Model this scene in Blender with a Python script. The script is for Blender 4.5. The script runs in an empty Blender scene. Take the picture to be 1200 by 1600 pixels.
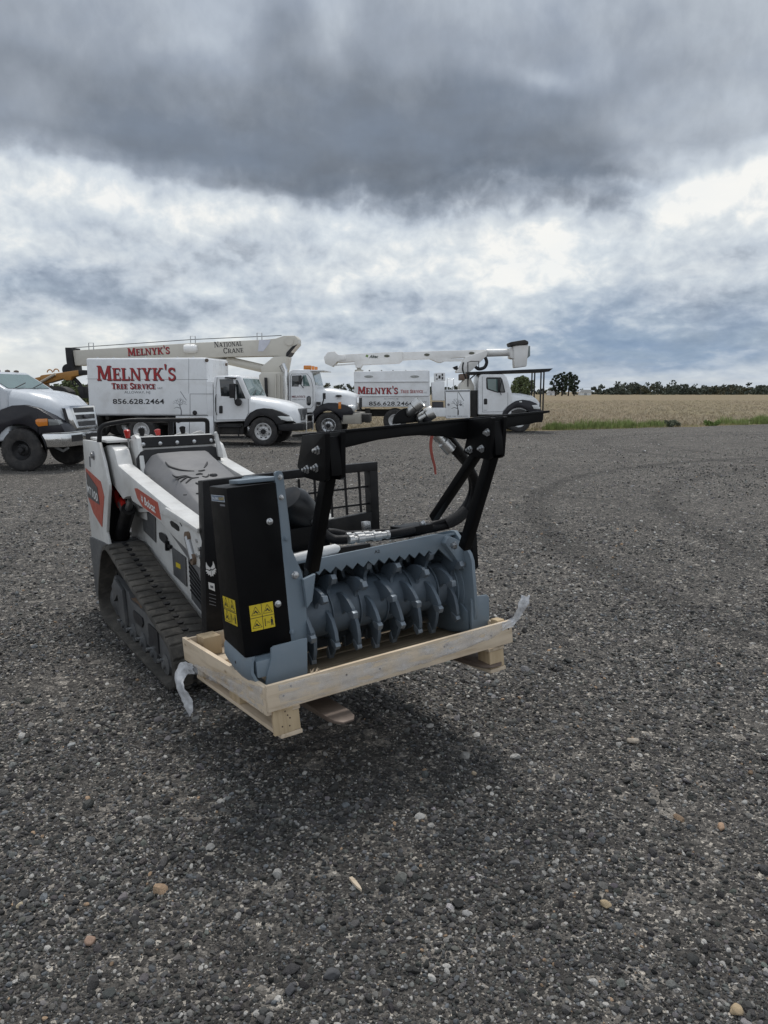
import bpy, bmesh, math, random
import numpy as np
from mathutils import Vector, Matrix, Euler, noise as mnoise

S = bpy.context.scene
COL = S.collection
rnd = random.Random(11)
R_ = math.radians

# ------------------------------------------------------------------ camera
FPX, HZ, CAMH = 1200.0, 612.0, 1.70          # focal length in photo pixels, horizon row, lens height
TH = math.atan((800 - HZ) / FPX)
cd = bpy.data.cameras.new("camera")
cam = bpy.data.objects.new("camera", cd)
COL.objects.link(cam)
cd.sensor_fit = 'VERTICAL'
cd.sensor_height = 36.0
cd.lens = 36.0 * FPX / 1600.0
cd.clip_start = 0.05
cd.clip_end = 8000
cam.location = (0, 0, CAMH)
cam.rotation_euler = (math.pi / 2 - TH, 0, 0)
S.camera = cam

# ------------------------------------------------------------------ exposure
S.view_settings.view_transform = 'Standard'
S.view_settings.look = 'None'
S.view_settings.exposure = 0.22
S.view_settings.gamma = 1.0

# ------------------------------------------------------------------ sun (behind thin cloud, ahead of the camera)
SUN_EL, SUN_AZ = 66.0, -3.0                  # azimuth from +Y, clockwise
sl = bpy.data.lights.new("sun", 'SUN')
sl.energy = 2.1
sl.angle = R_(18)
sl.color = (1.0, 0.965, 0.92)
so = bpy.data.objects.new("sun", sl)
COL.objects.link(so)
sdir = Vector((math.sin(R_(SUN_AZ)) * math.cos(R_(SUN_EL)), math.cos(R_(SUN_AZ)) * math.cos(R_(SUN_EL)), math.sin(R_(SUN_EL))))
so.rotation_euler = sdir.to_track_quat('Z', 'Y').to_euler()
so.location = (0, 0, 60)


def ray(u, v):
    """direction in which a pixel of the 1200x1600 photograph looks"""
    x = (u - 600) / FPX
    y = (800 - v) / FPX
    return Vector((x, math.cos(TH) + y * math.sin(TH), -math.sin(TH) + y * math.cos(TH)))


def azel(u, v):
    d = ray(u, v).normalized()
    return math.degrees(math.atan2(d.x, d.y)), math.degrees(math.asin(d.z))


# ------------------------------------------------------------------ node helper
class NT:
    def __init__(s, tree):
        s.t = tree
        s.n = tree.nodes
        s.l = tree.links

    def new(s, typ, **kw):
        n = s.n.new(typ)
        for k, v in kw.items():
            setattr(n, k, v)
        return n

    def put(s, sock, v):
        if v is None:
            return
        if isinstance(v, bpy.types.NodeSocket):
            s.l.new(v, sock)
        elif isinstance(v, (int, float)) and sock.type in ('RGBA',):
            sock.default_value = (v, v, v, 1)
        elif isinstance(v, (int, float)) and sock.type == 'VECTOR':
            sock.default_value = (v, v, v)
        elif sock.type == 'RGBA' and len(v) == 3:
            sock.default_value = (*v, 1)
        else:
            sock.default_value = v

    def m(s, op, a, b=None, c=None, clamp=False):
        n = s.new('ShaderNodeMath', operation=op, use_clamp=clamp)
        for i, x in enumerate((a, b, c)):
            s.put(n.inputs[i], x)
        return n.outputs[0]

    def noise(s, vec, scale, detail=4, rough=.55, out='Fac', dist=0.0, dim='3D'):
        n = s.new('ShaderNodeTexNoise', noise_dimensions=dim)
        s.put(n.inputs['Vector'], vec)
        n.inputs['Scale'].default_value = scale
        n.inputs['Detail'].default_value = detail
        n.inputs['Roughness'].default_value = rough
        n.inputs['Distortion'].default_value = dist
        return n.outputs[out]

    def voro(s, vec, scale, feature='F1', out='Distance', rnd_=1.0):
        n = s.new('ShaderNodeTexVoronoi', feature=feature)
        s.put(n.inputs['Vector'], vec)
        n.inputs['Scale'].default_value = scale
        n.inputs['Randomness'].default_value = rnd_
        return n.outputs[out]

    def ramp(s, fac, stops, interp='LINEAR'):
        n = s.new('ShaderNodeValToRGB')
        cr = n.color_ramp
        cr.interpolation = interp
        while len(cr.elements) > 1:
            cr.elements.remove(cr.elements[0])
        for i, (p, c) in enumerate(stops):
            e = cr.elements[0] if i == 0 else cr.elements.new(p)
            e.position = p
            if isinstance(c, (int, float)):
                c = (c, c, c)
            e.color = (*c, 1)
        s.put(n.inputs[0], fac)
        return n.outputs[0]

    def mix(s, fac, a, b, blend='MIX'):
        n = s.new('ShaderNodeMix', data_type='RGBA', blend_type=blend)
        s.put(n.inputs[0], fac)
        s.put(n.inputs[6], a)
        s.put(n.inputs[7], b)
        return n.outputs[2]

    def maprange(s, v, a, b, c, d, clamp=True, smooth=False):
        n = s.new('ShaderNodeMapRange', clamp=clamp)
        if smooth:
            n.interpolation_type = 'SMOOTHSTEP'
        s.put(n.inputs[0], v)
        for i, x in enumerate((a, b, c, d)):
            n.inputs[i + 1].default_value = x
        return n.outputs[0]

    def scale(s, vec, xyz):
        n = s.new('ShaderNodeMapping')
        s.put(n.inputs[0], vec)
        n.inputs['Scale'].default_value = xyz
        return n.outputs[0]

    def comb(s, x, y, z=0.0):
        n = s.new('ShaderNodeCombineXYZ')
        for i, v in enumerate((x, y, z)):
            s.put(n.inputs[i], v)
        return n.outputs[0]


def srgb(r, g, b):
    f = lambda c: (c / 255 / 12.92) if c / 255 <= .04045 else ((c / 255 + .055) / 1.055) ** 2.4
    return (f(r), f(g), f(b))


# ------------------------------------------------------------------ sky: Nishita behind a broken layer of cloud
W = bpy.data.worlds.new("World")
S.world = W
W.use_nodes = True
W.node_tree.nodes.clear()
k = NT(W.node_tree)
SKY_STRENGTH = 0.10
sky = k.new('ShaderNodeTexSky', sky_type='NISHITA', sun_disc=False)
sky.sun_elevation = R_(SUN_EL)
sky.sun_rotation = R_(SUN_AZ)
tc = k.new('ShaderNodeTexCoord')
sp = k.new('ShaderNodeSeparateXYZ')
k.l.new(tc.outputs['Generated'], sp.inputs[0])
dx, dy, dz = sp.outputs
el = k.m('MULTIPLY', k.m('ARCSINE', dz), 57.2958)
az = k.m('MULTIPLY', k.m('ARCTAN2', dx, dy), 57.2958)
den = k.m('ADD', k.m('MAXIMUM', dz, 0.0), 0.15)
plane = k.comb(k.m('DIVIDE', dx, den), k.m('DIVIDE', dy, den), 0.0)     # the cloud layer seen as a flat ceiling
# the same layer by bearing and height, its grain finer towards the horizon
elp = k.m('MAXIMUM', el, 0.0)
gu = k.m('MULTIPLY', az, .72)
gv = k.m('MULTIPLY', k.m('LOGARITHM', k.m('ADD', elp, 6.0), 2.718282), 18.0)
grain = k.comb(gu, gv, k.m('MULTIPLY', dy, 3.0))
# slow warp so that the cloud edges wander
w1 = k.noise(k.scale(grain, (.16, .12, .3)), 1.0, 4, .5)
w2 = k.noise(k.scale(grain, (.11, .15, .3)), 1.0, 3, .45)
wel = k.m('ADD', el, k.m('MULTIPLY', k.m('SUBTRACT', w1, .5), 6.5))
waz = k.m('ADD', az, k.m('MULTIPLY', k.m('SUBTRACT', w2, .5), 14.0))


def blob(u, v, su, sv, amp, tilt=0.0):
    a0, e0 = azel(u, v)
    da = k.m('SUBTRACT', waz, a0)
    de = k.m('SUBTRACT', wel, e0)
    if tilt:
        de = k.m('SUBTRACT', de, k.m('MULTIPLY', da, tilt))
    qa = k.m('POWER', k.m('DIVIDE', da, su * .0477), 2.0)
    qe = k.m('POWER', k.m('DIVIDE', de, sv * .0477), 2.0)
    g = k.m('EXPONENT', k.m('MULTIPLY', k.m('ADD', qa, qe), -1.0))
    return k.m('MULTIPLY', g, amp)


# brightness of the layer by height above the horizon
NE = 70.0
stops = [(-4, .72), (0, .72), (2.0, .69), (5, .68), (8, .76), (10.6, .80), (12.6, .86), (13.9, .84), (14.9, .48), (16.2, .26), (19.5, .28), (22, .44), (25, .54), (32, .60), (50, .56), (69, .58)]
base = k.ramp(k.m('DIVIDE', k.m('ADD', wel, 5.0), NE + 5), [((e + 5) / (NE + 5), v) for e, v in stops], 'EASE')
t = base
for b in [
    (700, 318, 230, 34, -.36, .02), (640, 285, 300, 30, -.34, .0), (560, 225, 420, 60, -.10), (960, 300, 80, 55, -.24),
    (1140, 235, 110, 90, .34), (1180, 100, 160, 60, .12), (850, 110, 60, 16, .22), (60, 170, 70, 45, .18), (300, 60, 70, 40, .12), (390, 40, 40, 50, -.22),
    (480, 60, 80, 50, .10), (170, 310, 190, 22, .10), (300, 388, 170, 30, -.19), (90, 455, 150, 30, -.22), (250, 480, 130, 22, -.14),
    (570, 478, 90, 20, -.14), (760, 455, 60, 16, -.05), (420, 320, 120, 26, .16), (640, 420, 200, 50, .14), (900, 400, 160, 55, .16),
    (980, 540, 260, 40, -.16), (1150, 480, 130, 34, -.12), (1140, 545, 120, 9, .14, .05), (1150, 585, 140, 12, .10), (60, 545, 120, 34, .14), (330, 530, 160, 26, .10),
    (1060, 380, 170, 30, -.10),
]:
    t = k.m('ADD', t, blob(*b))
# detail of the layer, finer and finer towards the horizon because it is seen as a ceiling
n1 = k.noise(k.scale(grain, (.20, .22, .3)), 1.0, 5, .52, dist=.2)
n2 = k.noise(k.scale(grain, (.62, .56, .3)), 1.0, 4, .55, dist=.35)
n3 = k.noise(k.scale(grain, (1.7, 1.15, .3)), 1.0, 3, .55)
dark = k.maprange(wel, 13.5, 16.0, 1.0, .22)
det = k.m('ADD', k.m('MULTIPLY', k.m('MULTIPLY', k.m('SUBTRACT', n1, .5), .62), k.maprange(wel, 13.5, 16.0, 1.0, .62)), k.m('MULTIPLY', k.m('MULTIPLY', k.m('SUBTRACT', n2, .5), .66), dark))
det = k.m('ADD', det, k.m('MULTIPLY', k.m('MULTIPLY', k.m('SUBTRACT', n3, .5), .27), dark))
fade = k.maprange(el, 0.0, 3.5, .35, 1.0)
t = k.m('ADD', t, k.m('MULTIPLY', det, fade))
# the half of the sky behind the camera is lit from the front and brighter
back = k.maprange(k.m('ABSOLUTE', az), 55, 120, 0.0, .22, smooth=True)
t = k.m('ADD', t, back, clamp=True)
cloud = k.ramp(t, [(0.0, srgb(97, 105, 116)), (.22, srgb(114, 122, 133)), (.45, srgb(146, 154, 165)), (.65, srgb(182, 190, 199)), (.85, srgb(206, 212, 216)), (1.0, srgb(231, 231, 228))])
blue = k.m('ADD', blob(1010, 545, 330, 60, .60), blob(560, 520, 500, 70, .16), clamp=True)
blue = k.m('ADD', blue, blob(80, 455, 220, 40, .22), clamp=True)
cloud = k.mix(k.m('MULTIPLY', blue, k.maprange(t, .9, .55, 0.0, 1.0)), cloud, srgb(120, 146, 176))
cloud = k.mix(k.m('MULTIPLY', back, 1.6, clamp=True), cloud, srgb(222, 232, 248))
warm = blob(80, 560, 260, 45, .35)
cloud = k.mix(k.m('MULTIPLY', warm, 1.0, clamp=True), cloud, srgb(226, 225, 216))
cl10 = k.mix(1.0, cloud, (1 / SKY_STRENGTH,) * 3, 'MULTIPLY')
cover = k.maprange(k.noise(plane, 2.0, 4, .6), .35, .6, .90, 1.0)
colr = k.mix(cover, sky.outputs[0], cl10)
bg = k.new('ShaderNodeBackground')
k.l.new(colr, bg.inputs[0])
bg.inputs[1].default_value = SKY_STRENGTH
wo = k.new('ShaderNodeOutputWorld')
k.l.new(bg.outputs[0], wo.inputs[0])


# ------------------------------------------------------------------ materials
MATS = {}


def pm(name, col, rough=.5, metal=0.0, var=.12, vs=3.0, bump=0.0, bs=80.0, dirt=None, damt=.4, ds=2.5, coat=0.0, rvar=.12, spec=.5, stretch=(1, 1, 1), scratch=None):
    """a painted, rusty, dusty or plain surface: noise in colour, gloss and relief"""
    if name in MATS:
        return MATS[name]
    mt = bpy.data.materials.new(name)
    mt.use_nodes = True
    q = NT(mt.node_tree)
    b = q.n['Principled BSDF']
    tcn = q.new('ShaderNodeTexCoord')
    v = q.scale(tcn.outputs['Object'], stretch)
    n = q.noise(v, vs, 6, .6)
    lo = tuple(c * (1 - var) for c in col)
    hi = tuple(min(1, c * (1 + var)) for c in col)
    c = q.ramp(n, [(.3, lo), (.7, hi)])
    if dirt:
        dn = q.noise(v, ds, 7, .68, dist=.4)
        c = q.mix(q.maprange(dn, .46, .74, 0.0, damt), c, dirt)
    if scratch:
        sn = q.noise(q.scale(tcn.outputs['Object'], (3, 3, 40)), 6, 3, .7)
        c = q.mix(q.maprange(sn, .64, .70, 0.0, .55), c, scratch)
    q.l.new(c, b.inputs['Base Color'])
    rn = q.noise(v, vs * 4.3, 4, .6)
    q.l.new(q.maprange(rn, .25, .75, max(.02, rough - rvar), min(1, rough + rvar)), b.inputs['Roughness'])
    b.inputs['Metallic'].default_value = metal
    b.inputs['Specular IOR Level'].default_value = spec
    b.inputs['Coat Weight'].default_value = coat
    if bump:
        bn = q.new('ShaderNodeBump')
        bn.inputs['Strength'].default_value = min(1, bump)
        bn.inputs['Distance'].default_value = .004 * max(1, bump)
        q.l.new(q.noise(v, bs, 4, .65), bn.inputs['Height'])
        q.l.new(bn.outputs[0], b.inputs['Normal'])
    MATS[name] = mt
    return mt


def glass(name, tint=(.02, .025, .028), rough=.04):
    if name in MATS:
        return MATS[name]
    mt = pm(name, tint, rough, 0, .1, 2, rvar=.03, spec=.9)
    return mt


def clear_glass(name, tint=(.75, .9, .87)):
    if name in MATS:
        return MATS[name]
    mt = bpy.data.materials.new(name)
    mt.use_nodes = True
    q = NT(mt.node_tree)
    q.n.remove(q.n['Principled BSDF'])
    tr = q.new('ShaderNodeBsdfTransparent')
    tr.inputs[0].default_value = (*tint, 1)
    gl = q.new('ShaderNodeBsdfGlossy')
    gl.inputs['Roughness'].default_value = .03
    fr = q.new('ShaderNodeFresnel')
    tcn = q.new('ShaderNodeTexCoord')
    q.l.new(q.maprange(q.noise(tcn.outputs['Object'], 2, 3), .3, .7, 1.45, 1.6), fr.inputs[0])
    mx = q.new('ShaderNodeMixShader')
    q.l.new(fr.outputs[0], mx.inputs[0])
    q.l.new(tr.outputs[0], mx.inputs[1])
    q.l.new(gl.outputs[0], mx.inputs[2])
    q.l.new(mx.outputs[0], q.n['Material Output'].inputs[0])
    MATS[name] = mt
    return mt


def wood(name, axis, light=(.60, .495, .37), dark=(.38, .285, .18)):
    if name in MATS:
        return MATS[name]
    mt = bpy.data.materials.new(name)
    mt.use_nodes = True
    q = NT(mt.node_tree)
    b = q.n['Principled BSDF']
    tcn = q.new('ShaderNodeTexCoord')
    st = [26, 26, 26]
    st[axis] = 1.6
    v = q.scale(tcn.outputs['Object'], st)
    g = q.noise(v, 1.0, 5, .6, dist=.8)
    big = q.noise(tcn.outputs['Object'], 5.0, 4, .6)
    c = q.ramp(q.m('ADD', q.m('MULTIPLY', g, .7), q.m('MULTIPLY', big, .3)), [(.3, dark), (.5, light), (.75, tuple(min(1, x * 1.12) for x in light))])
    kn = q.voro(q.scale(tcn.outputs['Object'], tuple(1.0 if i == axis else 2.6 for i in range(3))), 5.0)
    c = q.mix(q.maprange(kn, .02, .14, .9, 0.0), c, (.17, .10, .05))
    st2 = q.noise(tcn.outputs['Object'], 2.2, 5, .7)
    c = q.mix(q.maprange(st2, .55, .8, 0, .4), c, (.33, .29, .24))
    q.l.new(c, b.inputs['Base Color'])
    b.inputs['Roughness'].default_value = .78
    b.inputs['Specular IOR Level'].default_value = .25
    bn = q.new('ShaderNodeBump')
    bn.inputs['Strength'].default_value = .5
    bn.inputs['Distance'].default_value = .003
    q.l.new(g, bn.inputs['Height'])
    q.l.new(bn.outputs[0], b.inputs['Normal'])
    MATS[name] = mt
    return mt


# ------------------------------------------------------------------ frames of reference
class Frame:
    """a thing's own axes: x to the right, y away from the viewer, z up"""
    def __init__(s, o, yaw=0.0, pitch=0.0, roll=0.0, k=1.0):
        s.M = Matrix.Translation(o) @ (Matrix.Rotation(R_(yaw), 4, 'Z') @ Matrix.Rotation(R_(pitch), 4, 'X') @ Matrix.Rotation(R_(roll), 4, 'Y')) @ Matrix.Diagonal((k, k, k, 1))
        s.I = s.M.inverted()
        s.o = s.I @ Vector((0, 0, CAMH))

    def at(s, u, v, ax, val):
        d = s.I.to_3x3() @ ray(u, v)
        return s.o + d * ((val - s.o[ax]) / d[ax])

    def pl(s, ax, val, pts):
        """pixels on the plane axis = val, as the two other coordinates"""
        r = []
        for u, v in pts:
            p = s.at(u, v, ax, val)
            r.append(tuple(p[i] for i in range(3) if i != ax))
        return r


def ground_at(u, v, z=0.0):
    d = ray(u, v)
    return Vector((0, 0, CAMH)) + d * ((z - CAMH) / d.z)


# ------------------------------------------------------------------ mesh builder
class MB:
    def __init__(s):
        s.b = bmesh.new()

    def face(s, pts):
        try:
            return s.b.faces.new([s.b.verts.new(p) for p in pts])
        except ValueError:
            return None

    def bx(s, x0, x1, y0, y1, z0, z1, M=None):
        v = [Vector((x, y, z)) for x in (x0, x1) for y in (y0, y1) for z in (z0, z1)]
        if M is not None:
            v = [M @ p for p in v]
        v = [s.b.verts.new(p) for p in v]
        for f in ((0, 1, 3, 2), (4, 6, 7, 5), (0, 4, 5, 1), (2, 3, 7, 6), (0, 2, 6, 4), (1, 5, 7, 3)):
            s.b.faces.new([v[i] for i in f])
        return s

    def prism(s, poly, ax, a, b):
        def P(p, t):
            q = list(p)
            q.insert(ax, t)
            return q
        lo = [s.b.verts.new(P(p, a)) for p in poly]
        hi = [s.b.verts.new(P(p, b)) for p in poly]
        n = len(poly)
        s.b.faces.new(lo)
        s.b.faces.new(hi[::-1])
        for i in range(n):
            j = (i + 1) % n
            s.b.faces.new((lo[i], hi[i], hi[j], lo[j]))
        return s

    def loft(s, loops, cap=True, closed=True):
        L = [[s.b.verts.new(p) for p in lp] for lp in loops]
        n = len(L[0])
        for a, b in zip(L, L[1:]):
            for i in range(n if closed else n - 1):
                j = (i + 1) % n
                s.b.faces.new((a[i], a[j], b[j], b[i]))
        if cap:
            s.b.faces.new(L[0][::-1])
            s.b.faces.new(L[-1])
        return s

    def cyl(s, p0, p1, r0, r1=None, n=16):
        r1 = r0 if r1 is None else r1
        p0, p1 = Vector(p0), Vector(p1)
        z = (p1 - p0).normalized()
        x = z.orthogonal().normalized()
        y = z.cross(x)
        c = [(math.cos(2 * math.pi * i / n), math.sin(2 * math.pi * i / n)) for i in range(n)]
        s.loft([[p + x * r * a + y * r * b for a, b in c] for p, r in ((p0, r0), (p1, r1))])
        return s

    def lathe(s, o, axis, prof, n=28, cap=True):
        """prof: (radius, distance along the axis)"""
        o = Vector(o)
        z = Vector(axis).normalized()
        x = z.orthogonal().normalized()
        y = z.cross(x)
        c = [(math.cos(2 * math.pi * i / n), math.sin(2 * math.pi * i / n)) for i in range(n)]
        s.loft([[o + z * t + x * r * a + y * r * b for a, b in c] for r, t in prof], cap)
        return s

    def tube(s, path, r, n=10):
        path = [Vector(p) for p in path]
        rr = r if isinstance(r, (list, tuple)) else [r] * len(path)
        T = []
        for i in range(len(path)):
            a = path[max(0, i - 1)]
            b = path[min(len(path) - 1, i + 1)]
            T.append((b - a).normalized())
        x = T[0].orthogonal().normalized()
        loops = []
        for p, t_, r0 in zip(path, T, rr):
            x = (x - t_ * x.dot(t_)).normalized()
            y = t_.cross(x)
            loops.append([p + (x * math.cos(2 * math.pi * i / n) + y * math.sin(2 * math.pi * i / n)) * r0 for i in range(n)])
        s.loft(loops)
        return s

    def bar(s, p0, p1, w, h, up=(0, 0, 1)):
        """square section bar"""
        p0, p1 = Vector(p0), Vector(p1)
        z = (p1 - p0).normalized()
        u = Vector(up)
        u = (u - z * u.dot(z)).normalized()
        x = u.cross(z)
        s.loft([[p + x * a * w / 2 + u * b * h / 2 for a, b in ((-1, -1), (1, -1), (1, 1), (-1, 1))] for p in (p0, p1)])
        return s

    def slab(s, pts, th):
        """flat polygon given thickness behind its face"""
        pts = [Vector(p) for p in pts]
        n = Vector((0, 0, 0))
        for i in range(len(pts)):
            a, b = pts[i], pts[(i + 1) % len(pts)]
            n += a.cross(b)
        n.normalize()
        s.loft([pts, [p + n * th for p in pts]])
        return s

    def build(s, name, mat, parent=None, bevel=0.0, seg=2, smooth=38, xf=None):
        bmesh.ops.recalc_face_normals(s.b, faces=s.b.faces)
        if bevel:
            es = [e for e in s.b.edges if len(e.link_faces) == 2 and e.calc_face_angle(0) > R_(32)]
            try:
                bmesh.ops.bevel(s.b, geom=es, offset=bevel, segments=seg, profile=.6, affect='EDGES', clamp_overlap=True)
            except Exception:
                pass
        if xf is not None:
            s.b.transform(xf)
        me = bpy.data.meshes.new(name)
        for f in s.b.faces:
            f.smooth = True
        s.b.to_mesh(me)
        s.b.free()
        if smooth:
            me.set_sharp_from_angle(angle=R_(smooth))
        me.materials.append(mat)
        ob = bpy.data.objects.new(name, me)
        COL.objects.link(ob)
        if parent is not None:
            ob.parent = parent
        return ob


def tag(o, label, cat, group=None):
    o['label'] = label
    o['category'] = cat
    if group:
        o['group'] = group
    return o


def thing(name, label, cat, M, group=None):
    o = bpy.data.objects.new(name, None)
    o.empty_display_size = .2
    COL.objects.link(o)
    o.matrix_world = M
    return tag(o, label, cat, group)


def smooth_path(pts, n=8, closed=False):
    """Catmull-Rom through the points"""
    P = [Vector(p) for p in pts]
    out = []
    N = len(P)
    rng = N if closed else N - 1
    for i in range(rng):
        if closed:
            a, b, c, d = P[(i - 1) % N], P[i], P[(i + 1) % N], P[(i + 2) % N]
        else:
            a, b, c, d = P[max(0, i - 1)], P[i], P[i + 1], P[min(N - 1, i + 2)]
        for j in range(n):
            t_ = j / n
            out.append(.5 * ((2 * b) + (c - a) * t_ + (2 * a - 5 * b + 4 * c - d) * t_ ** 2 + (3 * b - a - 3 * c + d) * t_ ** 3))
    if not closed:
        out.append(P[-1])
    return out


# ------------------------------------------------------------------ lettering
class Ink:
    """flat strokes laid on a plane: origin, right, up, and the outward normal lifts each stroke a little"""
    def __init__(s, o, U, V, lift=.003, step=.0006):
        s.o, s.U, s.V = Vector(o), Vector(U), Vector(V)
        s.N = s.U.cross(s.V).normalized()
        s.k = 0
        s.lift, s.step = lift, step
        s.mb = MB()

    def poly(s, pts, flat=False):
        h = s.lift + (s.k % 9) * s.step
        s.k += 1
        s.mb.face([s.o + s.U * a + s.V * b + s.N * h for a, b in pts])

    def ribbon(s, pts, w):
        h = s.lift + (s.k % 9) * s.step
        s.k += 1
        P = [Vector((a, b)) for a, b in pts]
        ws = w if isinstance(w, (list, tuple)) else [w] * len(P)
        L = []
        for i, p in enumerate(P):
            t_ = (P[min(len(P) - 1, i + 1)] - P[max(0, i - 1)]).normalized()
            nn = Vector((-t_.y, t_.x)) * ws[i] / 2
            L.append((p + nn, p - nn))
        bv = [[s.mb.b.verts.new(s.o + s.U * q.x + s.V * q.y + s.N * h) for q in pr] for pr in L]
        for a, b in zip(bv, bv[1:]):
            s.mb.b.faces.new((a[0], a[1], b[1], b[0]))

    def build(s, name, mat, parent):
        me_ob = s.mb
        me = bpy.data.meshes.new(name)
        for f in me_ob.b.faces:
            f.normal_update()
            if f.normal.dot(s.N) < 0:
                f.normal_flip()
        me_ob.b.to_mesh(me)
        me_ob.b.free()
        me.materials.append(mat)
        ob = bpy.data.objects.new(name, me)
        COL.objects.link(ob)
        ob.parent = parent
        return ob


def _R(a, b, c, d):
    return ('p', [(a, b), (c, b), (c, d), (a, d)])


def _L(x0, y0, x1, y1, w):
    return ('p', [(x0 - w / 2, y0), (x0 + w / 2, y0), (x1 + w / 2, y1), (x1 - w / 2, y1)])


def _C(pts, w):
    return ('c', [(p.x, p.y) for p in smooth_path([Vector((a, b, 0)) for a, b in pts], 5)], w)


SERIF = {
    'M': (1.14, [_L(.14, 0, .17, 1, .13), _L(.22, 1, .56, .08, .22), _L(.55, .08, .90, 1, .11), _L(.96, 0, .93, 1, .21), _R(0, 0, .32, .08), _R(.76, 0, 1.14, .08), _R(.02, .92, .3, 1), _R(.84, .92, 1.12, 1)]),
    'E': (.76, [_R(.1, 0, .31, 1), _R(0, .91, .7, 1), _R(.31, .46, .58, .55), _R(0, 0, .72, .09), _R(.64, .74, .7, .92), _R(.53, .36, .58, .66), _R(.66, .09, .72, .28)]),
    'L': (.74, [_R(.1, 0, .31, 1), _R(0, .92, .42, 1), _R(0, 0, .72, .09), _R(.65, .09, .72, .32)]),
    'N': (1.0, [_R(.11, 0, .21, 1), _L(.20, 1, .80, 0, .22), _R(.78, 0, .88, 1), _R(0, 0, .33, .08), _R(0, .92, .3, 1), _R(.66, .92, 1.0, 1)]),
    'Y': (.94, [_L(.2, 1, .47, .42, .23), _L(.76, 1, .5, .42, .11), _R(.37, 0, .58, .48), _R(0, .92, .42, 1), _R(.6, .92, .94, 1), _R(.25, 0, .7, .08)]),
    'K': (1.0, [_R(.1, 0, .31, 1), _L(.34, .42, .76, 1, .12), _L(.44, .56, .82, 0, .24), _R(0, 0, .42, .08), _R(0, .92, .42, 1), _R(.6, .92, .95, 1), _R(.64, 0, 1.0, .08)]),
    "'": (.26, [('p', [(.10, .72), (.16, .72), (.22, 1.12), (.04, 1.12)])]),
    'S': (.72, [_C([(.60, .78), (.52, .92), (.36, .955), (.19, .89), (.14, .74), (.22, .60), (.38, .51), (.55, .41), (.61, .26), (.54, .11), (.37, .045), (.2, .08), (.11, .24)], .15), _R(.585, .70, .645, 1), _R(.07, 0, .13, .30)]),
    'T': (.86, [_R(.33, 0, .54, 1), _R(.02, .91, .84, 1), _R(.02, .72, .08, .92), _R(.78, .72, .84, .92), _R(.2, 0, .67, .08)]),
    'R': (.94, [_R(.1, 0, .3, 1), _C([(.28, .95), (.52, .95), (.68, .86), (.68, .63), (.52, .53), (.28, .52)], .11), _L(.46, .52, .76, 0, .22), _R(0, .92, .3, 1), _R(0, 0, .42, .08), _R(.66, 0, .94, .08)]),
    'V': (.92, [_L(.19, 1, .46, .0, .23), _L(.74, 1, .48, .0, .11), _R(0, .92, .4, 1), _R(.58, .92, .92, 1)]),
    'I': (.44, [_R(.12, 0, .32, 1), _R(0, 0, .44, .08), _R(0, .92, .44, 1)]),
    'C': (.84, [_C([(.76, .74), (.63, .91), (.46, .95), (.26, .87), (.14, .65), (.14, .35), (.26, .13), (.46, .05), (.63, .09), (.78, .27)], .14), _R(.73, .68, .79, 1)]),
    'A': (.94, [_L(.1, 0, .42, 1, .11), _L(.46, 1, .8, 0, .22), _R(.24, .29, .66, .38), _R(0, 0, .26, .08), _R(.62, 0, .94, .08)]),
    'O': (.9, [_C([(.45, .95), (.24, .87), (.13, .65), (.13, .35), (.24, .13), (.45, .05), (.66, .13), (.77, .35), (.77, .65), (.66, .87), (.45, .95)], .15)]),
    ' ': (.45, []),
}


def serif(ink, txt, x, y, h, w=None, small=1.0, gap=.06, bold=1.0):
    """small capitals: the first letter of a word full height; squeezed or spread to the width w"""
    tot = 0
    first = True
    seq = []
    for ch in txt:
        sc = 1.0 if first else small
        seq.append((ch, sc))
        tot += (SERIF[ch][0] + gap) * sc
        first = ch == ' '
    kx = (w / (tot * h)) if w else 1.0
    cx = x
    for ch, sc in seq:
        wd, st = SERIF[ch]
        sy = h * sc
        if ch == "'":
            sy = h * .98
        sx = h * sc * kx
        for q in st:
            pts = [(cx + a * sx, y + b * sy) for a, b in q[1]]
            if q[0] == 'p':
                ink.poly(pts)
            else:
                ink.ribbon(pts, q[2] * h * sc * min(1.0, kx * .5 + .5) * bold)
        cx += (wd + gap) * sx


def sans(txt, name, mat, parent, o, U, V, w, h, lift=.003, bold=0.0, shear=0.0):
    """Blender's own font, fitted to a rectangle w by h whose lower left corner is o"""
    cu = bpy.data.curves.new("text", 'FONT')
    cu.body = txt
    cu.offset = bold
    cu.shear = shear
    cu.resolution_u = 3
    tmp = bpy.data.objects.new("text", cu)
    COL.objects.link(tmp)
    dg = bpy.context.evaluated_depsgraph_get()
    me = bpy.data.meshes.new_from_object(tmp.evaluated_get(dg))
    bpy.data.objects.remove(tmp)
    co = np.array([v.co[:] for v in me.vertices])
    lo, hi = co.min(0), co.max(0)
    o, U, V = Vector(o), Vector(U).normalized(), Vector(V).normalized()
    N = U.cross(V).normalized()
    for v in me.vertices:
        a = (v.co.x - lo[0]) / (hi[0] - lo[0]) * w
        b = (v.co.y - lo[1]) / (hi[1] - lo[1]) * h
        v.co = o + U * a + V * b + N * lift
    me.name = name
    me.materials.clear()
    me.materials.append(mat)
    ob = bpy.data.objects.new(name, me)
    COL.objects.link(ob)
    ob.parent = parent
    return ob


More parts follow.
